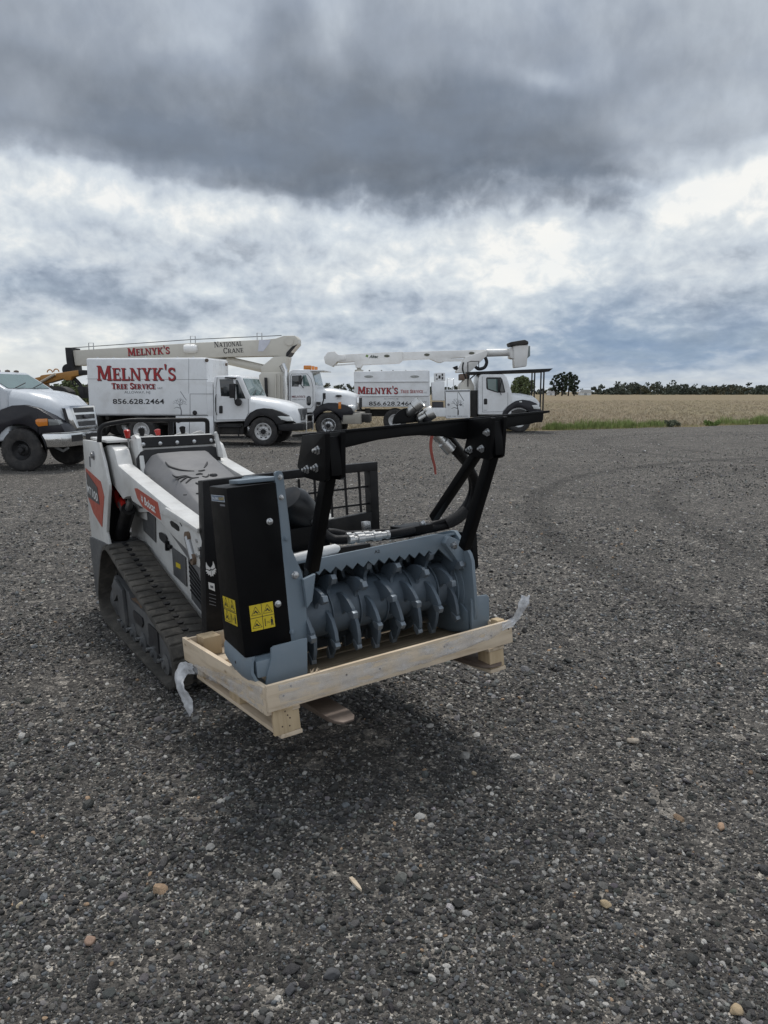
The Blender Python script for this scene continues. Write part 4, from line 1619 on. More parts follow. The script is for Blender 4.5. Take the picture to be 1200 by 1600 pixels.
side(T, root, "tool_step", BLACKP, [(494.5, 628), (500.5, 628), (500.5, 632.5), (494.5, 632.5)], -.03, .1, .01, .1)
mb = MB()
mb.bx(xz(100, 650)[0], x1b, .50, .64, .62, .92)
mb.bx(xz(100, 650)[0], x1b, WD - .64, WD - .50, .62, .92)
mb.build("chassis", CHASS, root, bevel=.01)
wheel(root, wc.x, WR, -.01, .30, WR, WR * .56, ALU, show=True)
wheel(root, wc.x, WR, WD - .30, .30, WR, WR * .56, ALU, 1)
for u in (150, 200, 395):
    x = xz(u, 660)[0]
    for y0, o_ in ((.02, -1), (WD - .3, 1)):
        wheel(root, x, WR, y0, .29, WR, WR * .56, ALU, o_)
mb = MB().bx(xz(96, 640)[0], xz(447, 640)[0] - .2, .0, WD, .98, 1.14)
mb.build("deck", CREAM, root, bevel=.02)
mb = MB().prism(T.pl(1, .0, [(404, 645), (404, 586), (408, 582), (444, 581), (446, 584), (446, 645)]), 1, .06, 1.5)
mb.build("turret_base", CREAM, root, bevel=.02)
for u in (431, 437, 442):
    mb = MB()
    strip(mb, T, [(u, 584), (u, 640)], .06, .05, .05)
    mb.build("base_rib", CREAM, root)
mb = MB().prism(T.pl(1, .06, [(414, 590), (418, 590), (420, 640), (416, 640)]), 1, -.08, .05)
mb.build("hydraulic_hose", BLACKP, root, bevel=.02)
yb = .62
mb = MB().prism(T.pl(1, yb, [(428, 557), (408, 573.5), (408, 584), (444, 584), (449, 557)]), 1, yb - .02, yb + .9)
mb.build("turret", CREAM, root, bevel=.02)
mb = MB().prism(T.pl(1, yb, [(111.7, 547.5), (300, 535.5), (412, 530.3), (430, 528.5), (442.5, 524.2), (460, 524), (464.5, 529), (465, 537), (449, 556), (444, 558), (430, 556), (352, 557.6), (115.5, 571)]), 1, yb + .08, yb + .8)
boom = mb.build("boom", CREAM, root, bevel=.03)
mb = MB().prism(T.pl(1, yb, [(456, 541), (464, 538), (455, 548.5), (450, 556), (446, 557), (447, 551)]), 1, yb + .06, yb + .82)
mb.build("pivot_guard", BLACKP, boom)
mb = MB()
mb.cyl(T.at(452, 533, 1, yb + .08) + Vector((0, -.05, 0)), T.at(452, 533, 1, yb + .08) + Vector((0, .8, 0)), .16, n=20)
mb.build("pivot_pin", CREAM, boom)
mb = MB()
a, b = T.at(355, 563, 1, yb + .42), T.at(412, 576, 1, yb + .42)
mb.cyl(a, b, .155, n=18)
mb.build("lift_cylinder", CREAM, root)
mb = MB()
mb.cyl(T.at(300, 556, 1, yb + .42), a, .09, n=14)
mb.build("cylinder_rod", CHROME, root)
mb = MB().prism(T.pl(1, yb, [(101.7, 543), (111.7, 543), (112.5, 552), (115, 578), (118, 585), (106, 580), (103.5, 562)]), 1, yb - .02, yb + .72)
mb.build("boom_head", BLACKP, boom, bevel=.02)
mb = MB()
a = T.at(108, 578, 1, yb + .3)
mb.cyl(a + Vector((0, -.12, 0)), a + Vector((0, .12, 0)), .22, n=20)
mb.tube([a, a + Vector((.05, 0, -.55))], .02, 5)
mb.build("hook_block", BLACKP, boom)
mb = MB()
mb.tube([T.at(112, 543.5, 1, yb + .3), T.at(300, 530.5, 1, yb + .3), T.at(440, 524.2, 1, yb + .3)], .014, 5)
mb.build("hoist_line", WIRE, boom)
for u, v in ((142, 541), (301, 530.5), (405, 525.5)):
    mb = MB()
    p = T.at(u, v, 1, yb + .1)
    mb.tube([p + Vector((-.08, 0, -.2)), p + Vector((-.08, 0, .12)), p + Vector((.10, 0, .12)), p + Vector((.10, 0, -.22))], .018, 6)
    mb.build("line_guide", GALV, boom)
mb = MB()
p = T.at(298, 545, 1, yb + .08)
mb.lathe(p + Vector((-.25, 0, 0)), (1, 0, 0), [(.001, 0), (.15, .02), (.17, .1), (.17, .42), (.12, .5), (.001, .52)], 14)
mb.build("winch_cover", WHITE2, boom)
# writing on the boom
A_, B_ = T.at(200, 556.2, 1, yb + .08), T.at(266, 552.4, 1, yb + .08)
U_ = (B_ - A_).normalized()
V_ = Vector((-U_.z, 0, U_.x))
hgt = (T.at(200, 544.2, 1, yb + .08) - A_).z
sh, rd = Ink(A_ + Vector((.02, 0, -.02)), U_, V_, .003), Ink(A_, U_, V_, .010)
for k_ in (sh, rd):
    serif(k_, "MELNYK'S", 0, 0, hgt, (B_ - A_).length, .86, bold=1.05)
sh.build("lettering_shade", SHADOWV, boom)
rd.build("lettering", RED, boom)
ik = Ink(T.at(335, 542.8, 1, yb + .08), U_, V_, .004)
serif(ik, "NATIONAL", 0, 0, .20, (T.at(379, 541, 1, yb + .08) - T.at(335, 542, 1, yb + .08)).length, .8)
serif(ik, "CRANE", .32, -.24, .20, (T.at(380, 541, 1, yb + .08) - T.at(348, 542, 1, yb + .08)).length, .8)
ik.build("lettering", INK, boom)
mb = MB().prism(T.pl(1, yb + .08, [(403, 549), (405, 531), (423, 530.5), (421, 536), (416, 543), (411, 549)]), 1, yb + .068, yb + .081)
mb.build("decal", pm("pale_decal", (.55, .56, .62), .5), boom)

# ---- bucket truck
T = Frame(ground_at(811, 676), -1.0)
root = thing("bucket_truck", "white bucket truck with raised boom and black guard rack over its cab", "truck", T.M)
WD = 2.25
xz = lambda u, v, y=0.0: (T.at(u, v, 1, y).x, T.at(u, v, 1, y).z)
P = lambda u, v, y: T.at(u, v, 1, 0) + Vector((0, y, 0))
pr = lambda px, y0, y1, nm, mt, bev=.02, par=None: MB().prism(T.pl(1, max(0, y0), px), 1, y0, y1).build(nm, mt, par or root, bevel=bev)
cargo = pr([(552.5, 580.5), (671, 578), (672, 635.5), (554.5, 636)], 0, 2.15, "dump_body", WHITE, .05)
for ln in ([(554, 596.5), (671, 595.8)], [(554, 618.6), (671, 618)], [(670.2, 580), (671, 634)]):
    mb = MB()
    strip(mb, T, ln, 0, .05, .03)
    mb.build("body_rib", WHITE, cargo)
mb = MB()
strip(mb, T, [(554, 597.5), (671, 596.8)], 0, .02, .006)
strip(mb, T, [(554, 619.6), (671, 619)], 0, .02, .006)
mb.build("panel_seam", SEAMM, cargo)
for u in (576, 648):
    q_ = P(u, 588.3, 0)
    mb = MB()
    mb.loft([[q_ + Vector((math.cos(a) * .19 * k_, -dy_, math.sin(a) * .05 * k_)) for a in [2 * math.pi * j / 18 for j in range(18)]] for dy_, k_ in ((0, 1), (.012, 1), (.016, .8))])
    mb.build("vent", pm("grey_vent", (.33, .34, .33), .6, var=.25, vs=20), cargo)
for u in (577, 596, 614, 634, 654):
    q_ = P(u, 579, .2)
    mb = MB().lathe((q_.x, .2, q_.z - .02), (0, 0, 1), [(.03, -.04), (.03, .04), (.001, .05)], 8)
    mb.build("roof_fitting", BLACKP, cargo)
sh, rd = Ink((0, 0, 0), X1, Z1, .003), Ink((0, 0, 0), X1, Z1, .011)
box_lettering(rd, sh, T, 0, (559, 615.2), (622, 604.0), "MELNYK'S", .84, 1.05)
sh.build("lettering_shade", SHADOWV, cargo)
rd.build("lettering", RED, cargo)
ik = Ink((0, 0, 0), X1, Z1, .011)
box_lettering(ik, None, T, 0, (626, 614), (661.5, 609), "TREE SERVICE", .85, 1.1)
ik.build("lettering", RED, cargo)
put_sans(T, cargo, 0, (663, 614), (667, 612.4), "LLC", GREYV)
put_sans(T, cargo, 0, (600, 624.4), (622, 622.2), "ALLOWAY, NJ", GREYV)
put_sans(T, cargo, 0, (576.5, 633.8), (645, 627.4), "856.628.2464", INK, bold=.012)
put_sans(T, cargo, 0, (652, 629.5), (667, 626.2), "GVW", GREYV)
pr([(679, 582.5), (695.5, 582), (696, 595), (679.5, 596)], .1, .9, "control_box", WHITE, .03)
for u, v, w_, h_ in ((682, 586, 1.6, 3), (687, 589, 3.2, 5), (691.5, 585.5, 2.4, 4), (691.5, 591, 2.4, 3.6), (683, 592, 2, 2.4)):
    q_ = P(u, v, .1)
    mb = MB().bx(q_.x - w_ * .013, q_.x + w_ * .013, .085, .101, q_.z - h_ * .013, q_.z + h_ * .013)
    mb.build("control_valve", INK, root)
pr([(674.5, 597), (694.5, 596), (695, 626), (675.5, 626)], .0, .7, "side_cabinet", WHITE, .03)
pr([(676, 628), (693, 628), (693, 640), (676, 640)], .05, .7, "lower_cabinet", pm("dark_cabinet", (.045, .045, .05), .6), .02)
pr([(672, 637), (697, 637), (697, 651), (673, 651)], .02, .6, "side_pack", WHITE, .02)
cabn = pr([(696.2, 609), (734.3, 608.6), (734.6, 653), (696.8, 654)], -.02, .8, "tree_cabinet", WHITE, .03)
mb = MB()
strip(mb, T, [(696.5, 611), (734.3, 610.6)], -.02, .04, .02)
strip(mb, T, [(715, 613), (715, 651)], -.02, .012)
mb.build("cabinet_trim", SEAMM, cabn)
for u, v in ((700.8, 632.3), (719.8, 632.3)):
    q_ = T.at(u, v, 1, -.02)
    mb = MB().lathe((q_.x, -.018, q_.z), (0, -1, 0), [(.05, 0), (.05, .012), (.001, .016)], 12)
    mb.build("latch", GREYV, cabn)
a, b = T.at(704, 648.4, 1, -.02), T.at(726, 612.5, 1, -.02)
ik = Ink((0, -.02, 0), X1, Z1, .003, .0003)
tree_emblem(ik, a.x, a.z, b.x - a.x, b.z - a.z, 5)
ik.build("tree_emblem", INK, cabn)
for u0, u1, tx in ((699, 713, "TREE CARE"), (716, 731, "SERVICE")):
    put_sans(T, cabn, -.02, (u0, 651.2), (u1, 649.6), tx, GREYV)
mb = MB()
mb.tube([P(u, v, y) for u, v, y in ((699, 609, .1), (699, 592, .1), (709, 592, .1), (709, 609, .1))], .018, 6)
mb.build("hand_rail", WHITE, root)
pr([(718.5, 608), (719.5, 600), (728, 592), (736, 592), (741, 603), (744, 650), (722, 650)], .45, 1.7, "pedestal", CREAM, .03)
pr([(719, 584), (732, 584), (732, 594), (719, 594)], .6, 1.6, "turntable", pm("rust_brown_steel", (.16, .11, .085), .7, var=.3), .03)
pr([(736, 610), (746, 610), (746, 652), (736, 652)], .3, 1.9, "cab_gap", CHASS, .02)
hd = pr([(713, 579.5), (719, 572.5), (724.5, 562), (727.5, 558), (763, 546.2), (760.5, 556), (752, 564), (738, 578), (733, 581.5), (714, 582)], .62, 1.55, "boom_turret", WHITE2, .03)
pr([(708, 573.5), (715, 571), (716, 578.5), (711, 577)], .8, 1.3, "guard_cap", BLACKP, .02)
bm_ = pr([(628, 550.2), (690, 548.2), (762.5, 546.3), (759, 553.5), (727, 558.5), (706, 559.4), (690, 566.5), (684, 566), (672, 560.5), (628, 562.5)], .78, 1.38, "lower_boom", WHITE2, .02)
bm2 = pr([(526, 554.5), (560, 552.6), (612, 550), (629, 549.6), (629, 563.5), (624, 567.5), (566, 570), (564, 574.6), (556, 574.6), (553.5, 565), (528, 566.5)], .74, 1.42, "upper_boom", WHITE2, .02)
pr([(506, 558), (512, 550), (523, 548.8), (528, 554), (540, 556), (540, 562), (528, 564.5), (519, 572.8), (508, 568)], .68, 1.48, "elbow", WHITE2, .03)
for ln in ((520, 571, 556, 568.5, .06), (566, 568.5, 622, 564.5, .10), (690, 563, 724, 562.5, .11)):
    mb = MB().bar(T.at(ln[0], ln[1], 1, .8), T.at(ln[2], ln[3], 1, .8), ln[4], ln[4])
    mb.build("levelling_link", WHITE2, root)
for u, v in ((604.5, 556.2), (667, 554.3), (737, 551.8)):
    q_ = T.at(u, v, 1, .74 if u < 629 else .78)
    yy = .732 if u < 629 else .772
    mb = MB()
    mb.loft([[Vector((q_.x + math.cos(a) * .12 * k_, yy - dy_, q_.z + math.sin(a) * .055 * k_)) for a in [2 * math.pi * j / 18 for j in range(18)]] for dy_, k_ in ((-.01, 1), (.014, 1), (.02, .75))])
    mb.build("boom_port", pm("olive_port", (.10, .10, .075), .5), bm_)
put_sans(T, bm2, .74, (577, 559.6), (591, 554.6), "Altec", pm("dark_green_vinyl", (.03, .05, .04), .5), bold=.03, shear=.25)
ik = Ink((0, .74, 0), X1, Z1, .004)
a = T.at(571, 557, 1, .74)
ik.poly([(a.x, a.z), (a.x + .09, a.z - .04), (a.x + .13, a.z + .05), (a.x + .04, a.z + .08)])
ik.build("emblem", pm("leaf_green_vinyl", (.16, .26, .06), .5), bm2)
q_ = T.at(561, 578, 1, .9)
mb = MB().lathe((q_.x, .95, q_.z - .12), (0, 0, 1), [(.20, 0), (.18, .12), (.09, .14), (.09, .22), (.001, .22)], 16)
mb.build("boom_rest", CREAM, root)
mb = MB()
mb.cyl(T.at(760, 551.5, 1, 1.08), T.at(799, 550.5, 1, 1.08), .165, .155, n=18)
mb.build("insulated_arm", WHITE2, root)
pr([(796.5, 543), (803, 543), (803, 561), (797.5, 559)], .62, 1.45, "bucket_mount", WHITE2, .03)
bk = MB()
tp, bt = T.pl(1, .45, [(802.5, 540), (826.5, 538.5), (823.5, 572.5), (804.5, 574.8)]), None
bk.loft([[(tp[0][0], .45, tp[0][1]), (tp[1][0], .45, tp[1][1]), (tp[1][0], 1.2, tp[1][1]), (tp[0][0], 1.2, tp[0][1])], [(tp[3][0], .52, tp[3][1]), (tp[2][0], .52, tp[2][1]), (tp[2][0], 1.14, tp[2][1]), (tp[3][0], 1.14, tp[3][1])]])
bkt = bk.build("bucket", WHITE2, root, bevel=.05)
mb = MB()
lid = T.pl(1, .45, [(795, 535.5), (800, 534), (812, 532), (820, 530.8), (825.6, 533.5), (825.5, 538.5), (815, 539), (797, 541.5)])
mb.prism(lid, 1, .40, 1.25)
mb.build("bucket_cover", CHASS, bkt, bevel=.04)
pr([(824.5, 541.5), (828.5, 539.8), (828.5, 556), (824, 560)], .55, 1.05, "bucket_control", pm("grey_control", (.22, .25, .25), .5), .02)
mb = MB()
mb.tube(smooth_path([T.at(u, v, 1, .7) for u, v in ((758, 558), (760.5, 566), (757, 574), (748, 576.5), (742, 572))], 5), .07, 8)
mb.build("hydraulic_hose", BLACKP, root)
mb = MB()
mb.tube(smooth_path([T.at(u, v, 1, .6) for u, v in ((724, 566), (723, 578), (730, 598), (731, 606))], 5), .03, 6)
mb.build("hydraulic_hose", BLACKP, root)
mb = MB()
mb.tube([T.at(u, v, 1, .4) for u, v in ((731, 604), (731, 566), (736, 564.5), (748, 564.5), (748, 578))], .022, 6)
mb.build("boom_stop", BLACKP, root)
# cab
cab_px = [(747.5, 648), (747.5, 596), (749.5, 586), (753, 584.3), (786, 584.5), (791, 588), (799.5, 612), (799.5, 648)]
mb = MB().prism(T.pl(1, 0, cab_px), 1, 0, WD)
mb.build("cab", WHITE, root, bevel=.05, seg=3)
a, b = P(791, 588, 0), P(799.5, 612, 0)
pane_on(root, "windscreen", TEAL, (a.x, WD - .05, a.z), (a.x, .05, a.z), (b.x, .05, b.z), (b.x, WD - .05, b.z), .05, .08)
dr = side(T, root, "door", WHITE, [(753.6, 588.5), (755, 587), (786, 587), (790, 592), (793.5, 613), (793.5, 634), (785, 643), (754, 643.8)], 0, .004)
mb = MB()
strip(mb, T, [(753.6, 588.5), (754, 643.8), (785, 643), (793.5, 634), (793.5, 613)], -.004, .012)
mb.build("door_gap", SEAMM, dr)
side(T, root, "window_seal", BLACKP, [(759.5, 591), (761, 589.5), (782.5, 589.5), (785, 593), (789.5, 612.5), (788.5, 613.6), (777, 613.6), (761, 608.5), (759.8, 606)], -.004, .006, .002)
side(T, root, "side_window", TEAL, [(761.5, 592.3), (778, 592.3), (778.5, 612), (776, 612), (762.6, 607.2)], -.010, .004)
side(T, root, "quarter_window", DGLASS, [(780, 592.3), (783.4, 592.5), (787.5, 612), (780.5, 612)], -.010, .004)
side(T, root, "door_handle", BLACKP, [(756, 624), (757, 622.8), (760.3, 622.8), (761.3, 624), (761.3, 631), (760.3, 632), (757, 632), (756, 631)], -.004, .014, .003)
mirror(T, root, [(777.5, 592), (781.5, 591.8), (782, 609), (778, 612)], -.26, [(781, 594, -.16), (784, 594, -.02), (781, 610, -.16), (783, 617, -.02)])
put_sans(T, dr, -.004, (755.6, 641.6), (761, 640.3), "BUSINESS", GREYV)
hx0, hz0 = xz(799, 613.5)
hx1, hz1 = xz(846, 625)
zb = xz(820, 642)[1]
L_ = hx1 - hx0
hood_loft(root, "hood", WHITE, [(hx0 - .02, .05, WD - .05, zb, hz0 - .12, hz0 + .0), (hx0 + L_ * .4, .10, WD - .10, zb, hz0 - .17, hz0 - .035), (hx0 + L_ * .75, .2, WD - .2, zb, hz0 - .27, hz0 - .12), (hx1 - .08, .32, WD - .32, zb, hz1 - .10, hz1 + .02), (hx1 + .02, .40, WD - .40, zb, hz1 - .30, hz1 - .10)])
mb = MB().bx(hx1 - .02, hx1 + .07, .62, WD - .62, zb - .1, hz1 - .12)
mb.build("grille", CHROME, root, bevel=.02)
WR = .49
wc = T.at(811, 657, 1, 0)
fender(T, root, NAVYP, [(783.5, 652), (786, 643), (795, 633), (806, 626.3), (817, 624.4), (828, 626), (838, 630), (844.5, 637.5), (846.3, 643), (846.3, 650), (833, 651)], (wc.x, WR), WR * 1.13, -.03, .5, 12, 170, .03)
side(T, root, "headlamp", LENS, [(831, 633), (840, 632.5), (844, 636.5), (843.6, 639.4), (834, 638.6)], -.03, .03, .01, .2)
side(T, root, "marker_lamp", LENS, [(811.5, 626.6), (815.5, 626.6), (815.5, 628.6), (811.5, 628.6)], -.03, .02)
wheel(root, wc.x, WR, -.01, .3, WR, WR * .56, RIMW)
wheel(root, wc.x, WR, WD - .3, .3, WR, WR * .56, RIMW, 1)
for y0, o_ in ((.02, -1), (.35, -1), (WD - .3, 1), (WD - .63, 1)):
    wheel(root, xz(617, 660)[0], WR, y0, .29, WR, WR * .56, RIMW, o_)
mb = MB()
mb.bx(xz(556, 650)[0], xz(850, 650)[0], .55, .68, .66, .94)
mb.bx(xz(556, 650)[0], xz(850, 650)[0], WD - .68, WD - .55, .66, .94)
mb.bx(xz(570, 650)[0], xz(578, 650)[0], .2, .5, .4, 1.0)
mb.build("chassis", CHASS, root, bevel=.01)
zb1, zb0 = xz(846, 645)[1], xz(846, 660)[1]
mb = MB().bx(xz(836, 650)[0], xz(848, 650)[0], .0, WD, zb0, zb1)
mb.build("bumper", BLACKP, root, bevel=.04)
mb = MB().bx(xz(748, 650)[0], xz(784, 650)[0], .06, .5, zb0 - .05, xz(760, 646)[1])
mb.build("step_box", CHASS, root, bevel=.02)
mb = MB().bx(xz(566, 650)[0] - .1, xz(566, 650)[0] - .04, .06, .56, .35, xz(560, 637)[1])
mb.build("mud_flap", RUBBER, root)
# guard rack over the cab
za, zbk = xz(740, 581)[1], xz(862, 576)[1]
ra, rb = xz(733, 581)[0], xz(862, 577)[0]
mb = MB()
mb.loft([[(ra, y, za - .10), (ra, y, za), (rb, y, zbk + .01), (rb + .05, y, zbk + .01), (rb - .10, y, zbk - .12)] for y in (-.02, WD + .02)])
rk = mb.build("guard_rack", BLACKP, root, bevel=.012)
xp = xz(847, 610)[0]
for y in (.02, WD - .06):
    for dx_ in (0, .12):
        mb = MB().bar((xp + dx_ - .06, y, zb0 + .1), (xp + dx_ - .06, y, zbk - .02), .055, .055, (1, 0, 0))
        mb.build("post", BLACKP, rk)
for u0, u1 in ((735, 748), (733, 733.6)):
    mb = MB().bar(P(u0, 592, .1), P(u1, 581, .1), .05, .05, (0, 1, 0))
    mb.build("brace", BLACKP, rk)

# ---- orange knuckle boom loader behind the blunt nosed truck
T = Frame(Vector((-9.35, 25.0, 0)), -6.0)
root = thing("log_loader", "orange knuckle boom loader showing above the blunt nosed truck's hood", "loader", T.M)
ORG = pm("orange_paint", (.36, .17, .035), .5, var=.15, dirt=(.18, .10, .05), damt=.4)
pr = lambda px, y0, y1, nm, mt, bev=.02, par=None: MB().prism(T.pl(1, max(0, y0), px), 1, y0, y1).build(nm, mt, par or root, bevel=bev)
bm_ = pr([(62.5, 587), (66, 586), (100, 581.5), (113, 579.5), (124, 578.3), (124, 586), (112, 589), (110, 594), (104, 594.5), (98, 591.5), (74, 598.5), (68, 599), (63, 597)], 0, .32, "main_boom", ORG, .02)
pr([(122.5, 578.5), (128.5, 577.8), (129.6, 580.5), (129, 585.5), (123, 586.3)], -.02, .34, "boom_tip", BLACKP, .02, bm_)
pr([(50, 592), (56, 590), (63, 588.5), (63, 595), (60, 597.5), (52, 597)], .03, .29, "outer_arm", ORG, .02)
mb = MB()
mb.cyl(T.at(64, 597, 1, -.06), T.at(86, 584.5, 1, -.06), .045, n=10)
mb.build("cylinder", pm("pale_tan_steel", (.42, .37, .30), .5), root)
for u, v in ((78, 583), (88, 582)):
    mb = MB()
    p = T.at(u, v, 1, .15)
    mb.tube([p + Vector((.09 * math.cos(a), 0, .09 * math.sin(a) + .02)) for a in [math.pi * j / 8 for j in range(9)]], .02, 6)
    mb.build("hose_loop", ORG, root)
mb = MB()
p = T.at(113.5, 591, 1, .15)
mb.tube([p, p + Vector((0, 0, -.18)), p + Vector((.05, 0, -.26)), p + Vector((.10, 0, -.20))], .028, 6)
mb.build("hook", BLACKP, root)
gp = MB()
gp.tube(smooth_path([T.at(u, v, 1, .2) for u, v in ((116.5, 592), (121, 596), (125, 601), (128, 606))], 4), .06, 8)
gp.prism(T.pl(1, .2, [(125, 604), (134, 604), (136, 622), (131, 622), (127, 612)]), 1, .0, .35)
gp.build("grapple", BLACKP, root, bevel=.01)
gb = T.at(90, 607, 1, .1)
mb = MB()
mb.prism(T.pl(1, .0, [(73, 610), (76, 605), (82, 603.5), (90, 604), (98, 607), (104, 612), (104, 630), (73, 630)]), 1, -.1, .6)
mb.build("valve_bank", CHASS, root, bevel=.02)
x0 = T.at(66, 600, 1, .1).x
mb = MB()
mb.loft([[(x0 - a, .16 - a, z), (x0 + a, .16 - a, z), (x0 + a, .16 + a, z), (x0 - a, .16 + a, z)] for z, a in ((.9, .28), (1.4, .17), (T.at(66, 596, 1, .1).z, .14))])
mb.build("mast", ORG, root, bevel=.02)
mb = MB().bx(x0 - 3.0, x0 + 2.0, -.75, 1.1, .62, .92)
mb.build("trailer_frame", CHASS, root, bevel=.02)
for x in (x0 - 1.8, x0 - .8):
    for y0, o_ in ((-.75, -1), (.85, 1)):
        wheel(root, x, .42, y0, .25, .42, .24, RIMB, o_)
mb = MB()
for x in (x0 + .8,):
    for y in (-.7, 1.05):
        mb.cyl((x, y, .02), (x, y, .7), .06)
        mb.cyl((x, y, .0), (x, y, .03), .16)
mb.build("outrigger", CHASS, root)


# ------------------------------------------------------------------ compact track loader
MW = pm("loader_white", (.60, .60, .585), .42, var=.05, vs=2.5, dirt=(.27, .255, .235), damt=.55, ds=3.2, coat=.15, scratch=(.40, .39, .37))
MGREY = pm("loader_dark_grey", (.060, .062, .065), .6, var=.2, vs=6, dirt=(.16, .15, .135), damt=.45, ds=6)
MBLK = pm("loader_black", (.009, .009, .010), .45, spec=.18, var=.2, dirt=(.055, .052, .048), damt=.35, ds=4)
PADM = pm("moulded_pad", (.135, .135, .14), .62, var=.12, vs=2.2, dirt=(.24, .235, .225), damt=.45, ds=2.0, bump=.25, bs=240)
PADE = pm("pad_recess", (.022, .022, .024), .7)
TRK = pm("track_rubber", (.062, .058, .052), .88, var=.35, vs=6, dirt=(.19, .172, .148), damt=.6, ds=9, bump=1.0, bs=110, spec=.25)
STEEL = pm("bare_steel", (.34, .345, .35), .34, .85, var=.15, vs=10)
BOLT = pm("zinc_bolt", (.50, .51, .52), .30, .9, var=.1, vs=20)
REDP = pm("red_decal", (.40, .050, .022), .38, var=.10, coat=.2)
DREDP = pm("red_handle", (.42, .018, .012), .35, coat=.3)
WVIN = pm("white_vinyl", (.72, .72, .71), .4)
ORVIN = pm("yellow_vinyl", (.62, .47, .02), .42, var=.06, dirt=(.40, .30, .06), damt=.25)
RUST = pm("rusty_dirt", (.15, .095, .06), .95, var=.4, vs=14, bump=1.5, bs=60)

M = Frame(ground_at(265, 1085), 32.5, 0, -1.0)
P = Frame(ground_at(440, 1155, .345), 32.04, -4.7, -2.9, (CAMH - .345) / (CAMH - .18))
PM = M.I @ P.M                                   # pallet frame seen from the loader
ldr = thing("compact_track_loader", "white and grey stand-on compact track loader carrying the crated mulcher on its forks", "track loader", M.M)

# rubber tracks
TP = [(.10, .018), (.5, .018), (1.0, .018), (1.5, .018), (1.60, .024), (1.68, .055), (1.735, .13), (1.735, .21), (1.69, .31), (1.62, .43), (1.55, .53), (1.49, .585), (1.42, .618), (1.33, .622), (1.24, .60), (1.0, .54), (.6, .45), (.2, .36), (.04, .322), (-.04, .295), (-.085, .245), (-.10, .18), (-.085, .11), (-.045, .055), (.02, .026)]


def closed_resample(pts, step):
    P_ = [Vector((a, b)) for a, b in pts]
    out = []
    seg = [(P_[i], P_[(i + 1) % len(P_)]) for i in range(len(P_))]
    L_ = sum((b - a).length for a, b in seg)
    n = int(round(L_ / step))
    tgt = [L_ * i / n for i in range(n)]
    acc = 0
    j = 0
    for t_ in tgt:
        while acc + (seg[j][1] - seg[j][0]).length < t_:
            acc += (seg[j][1] - seg[j][0]).length
            j += 1
        a, b = seg[j]
        out.append(a.lerp(b, (t_ - acc) / (b - a).length))
    return out


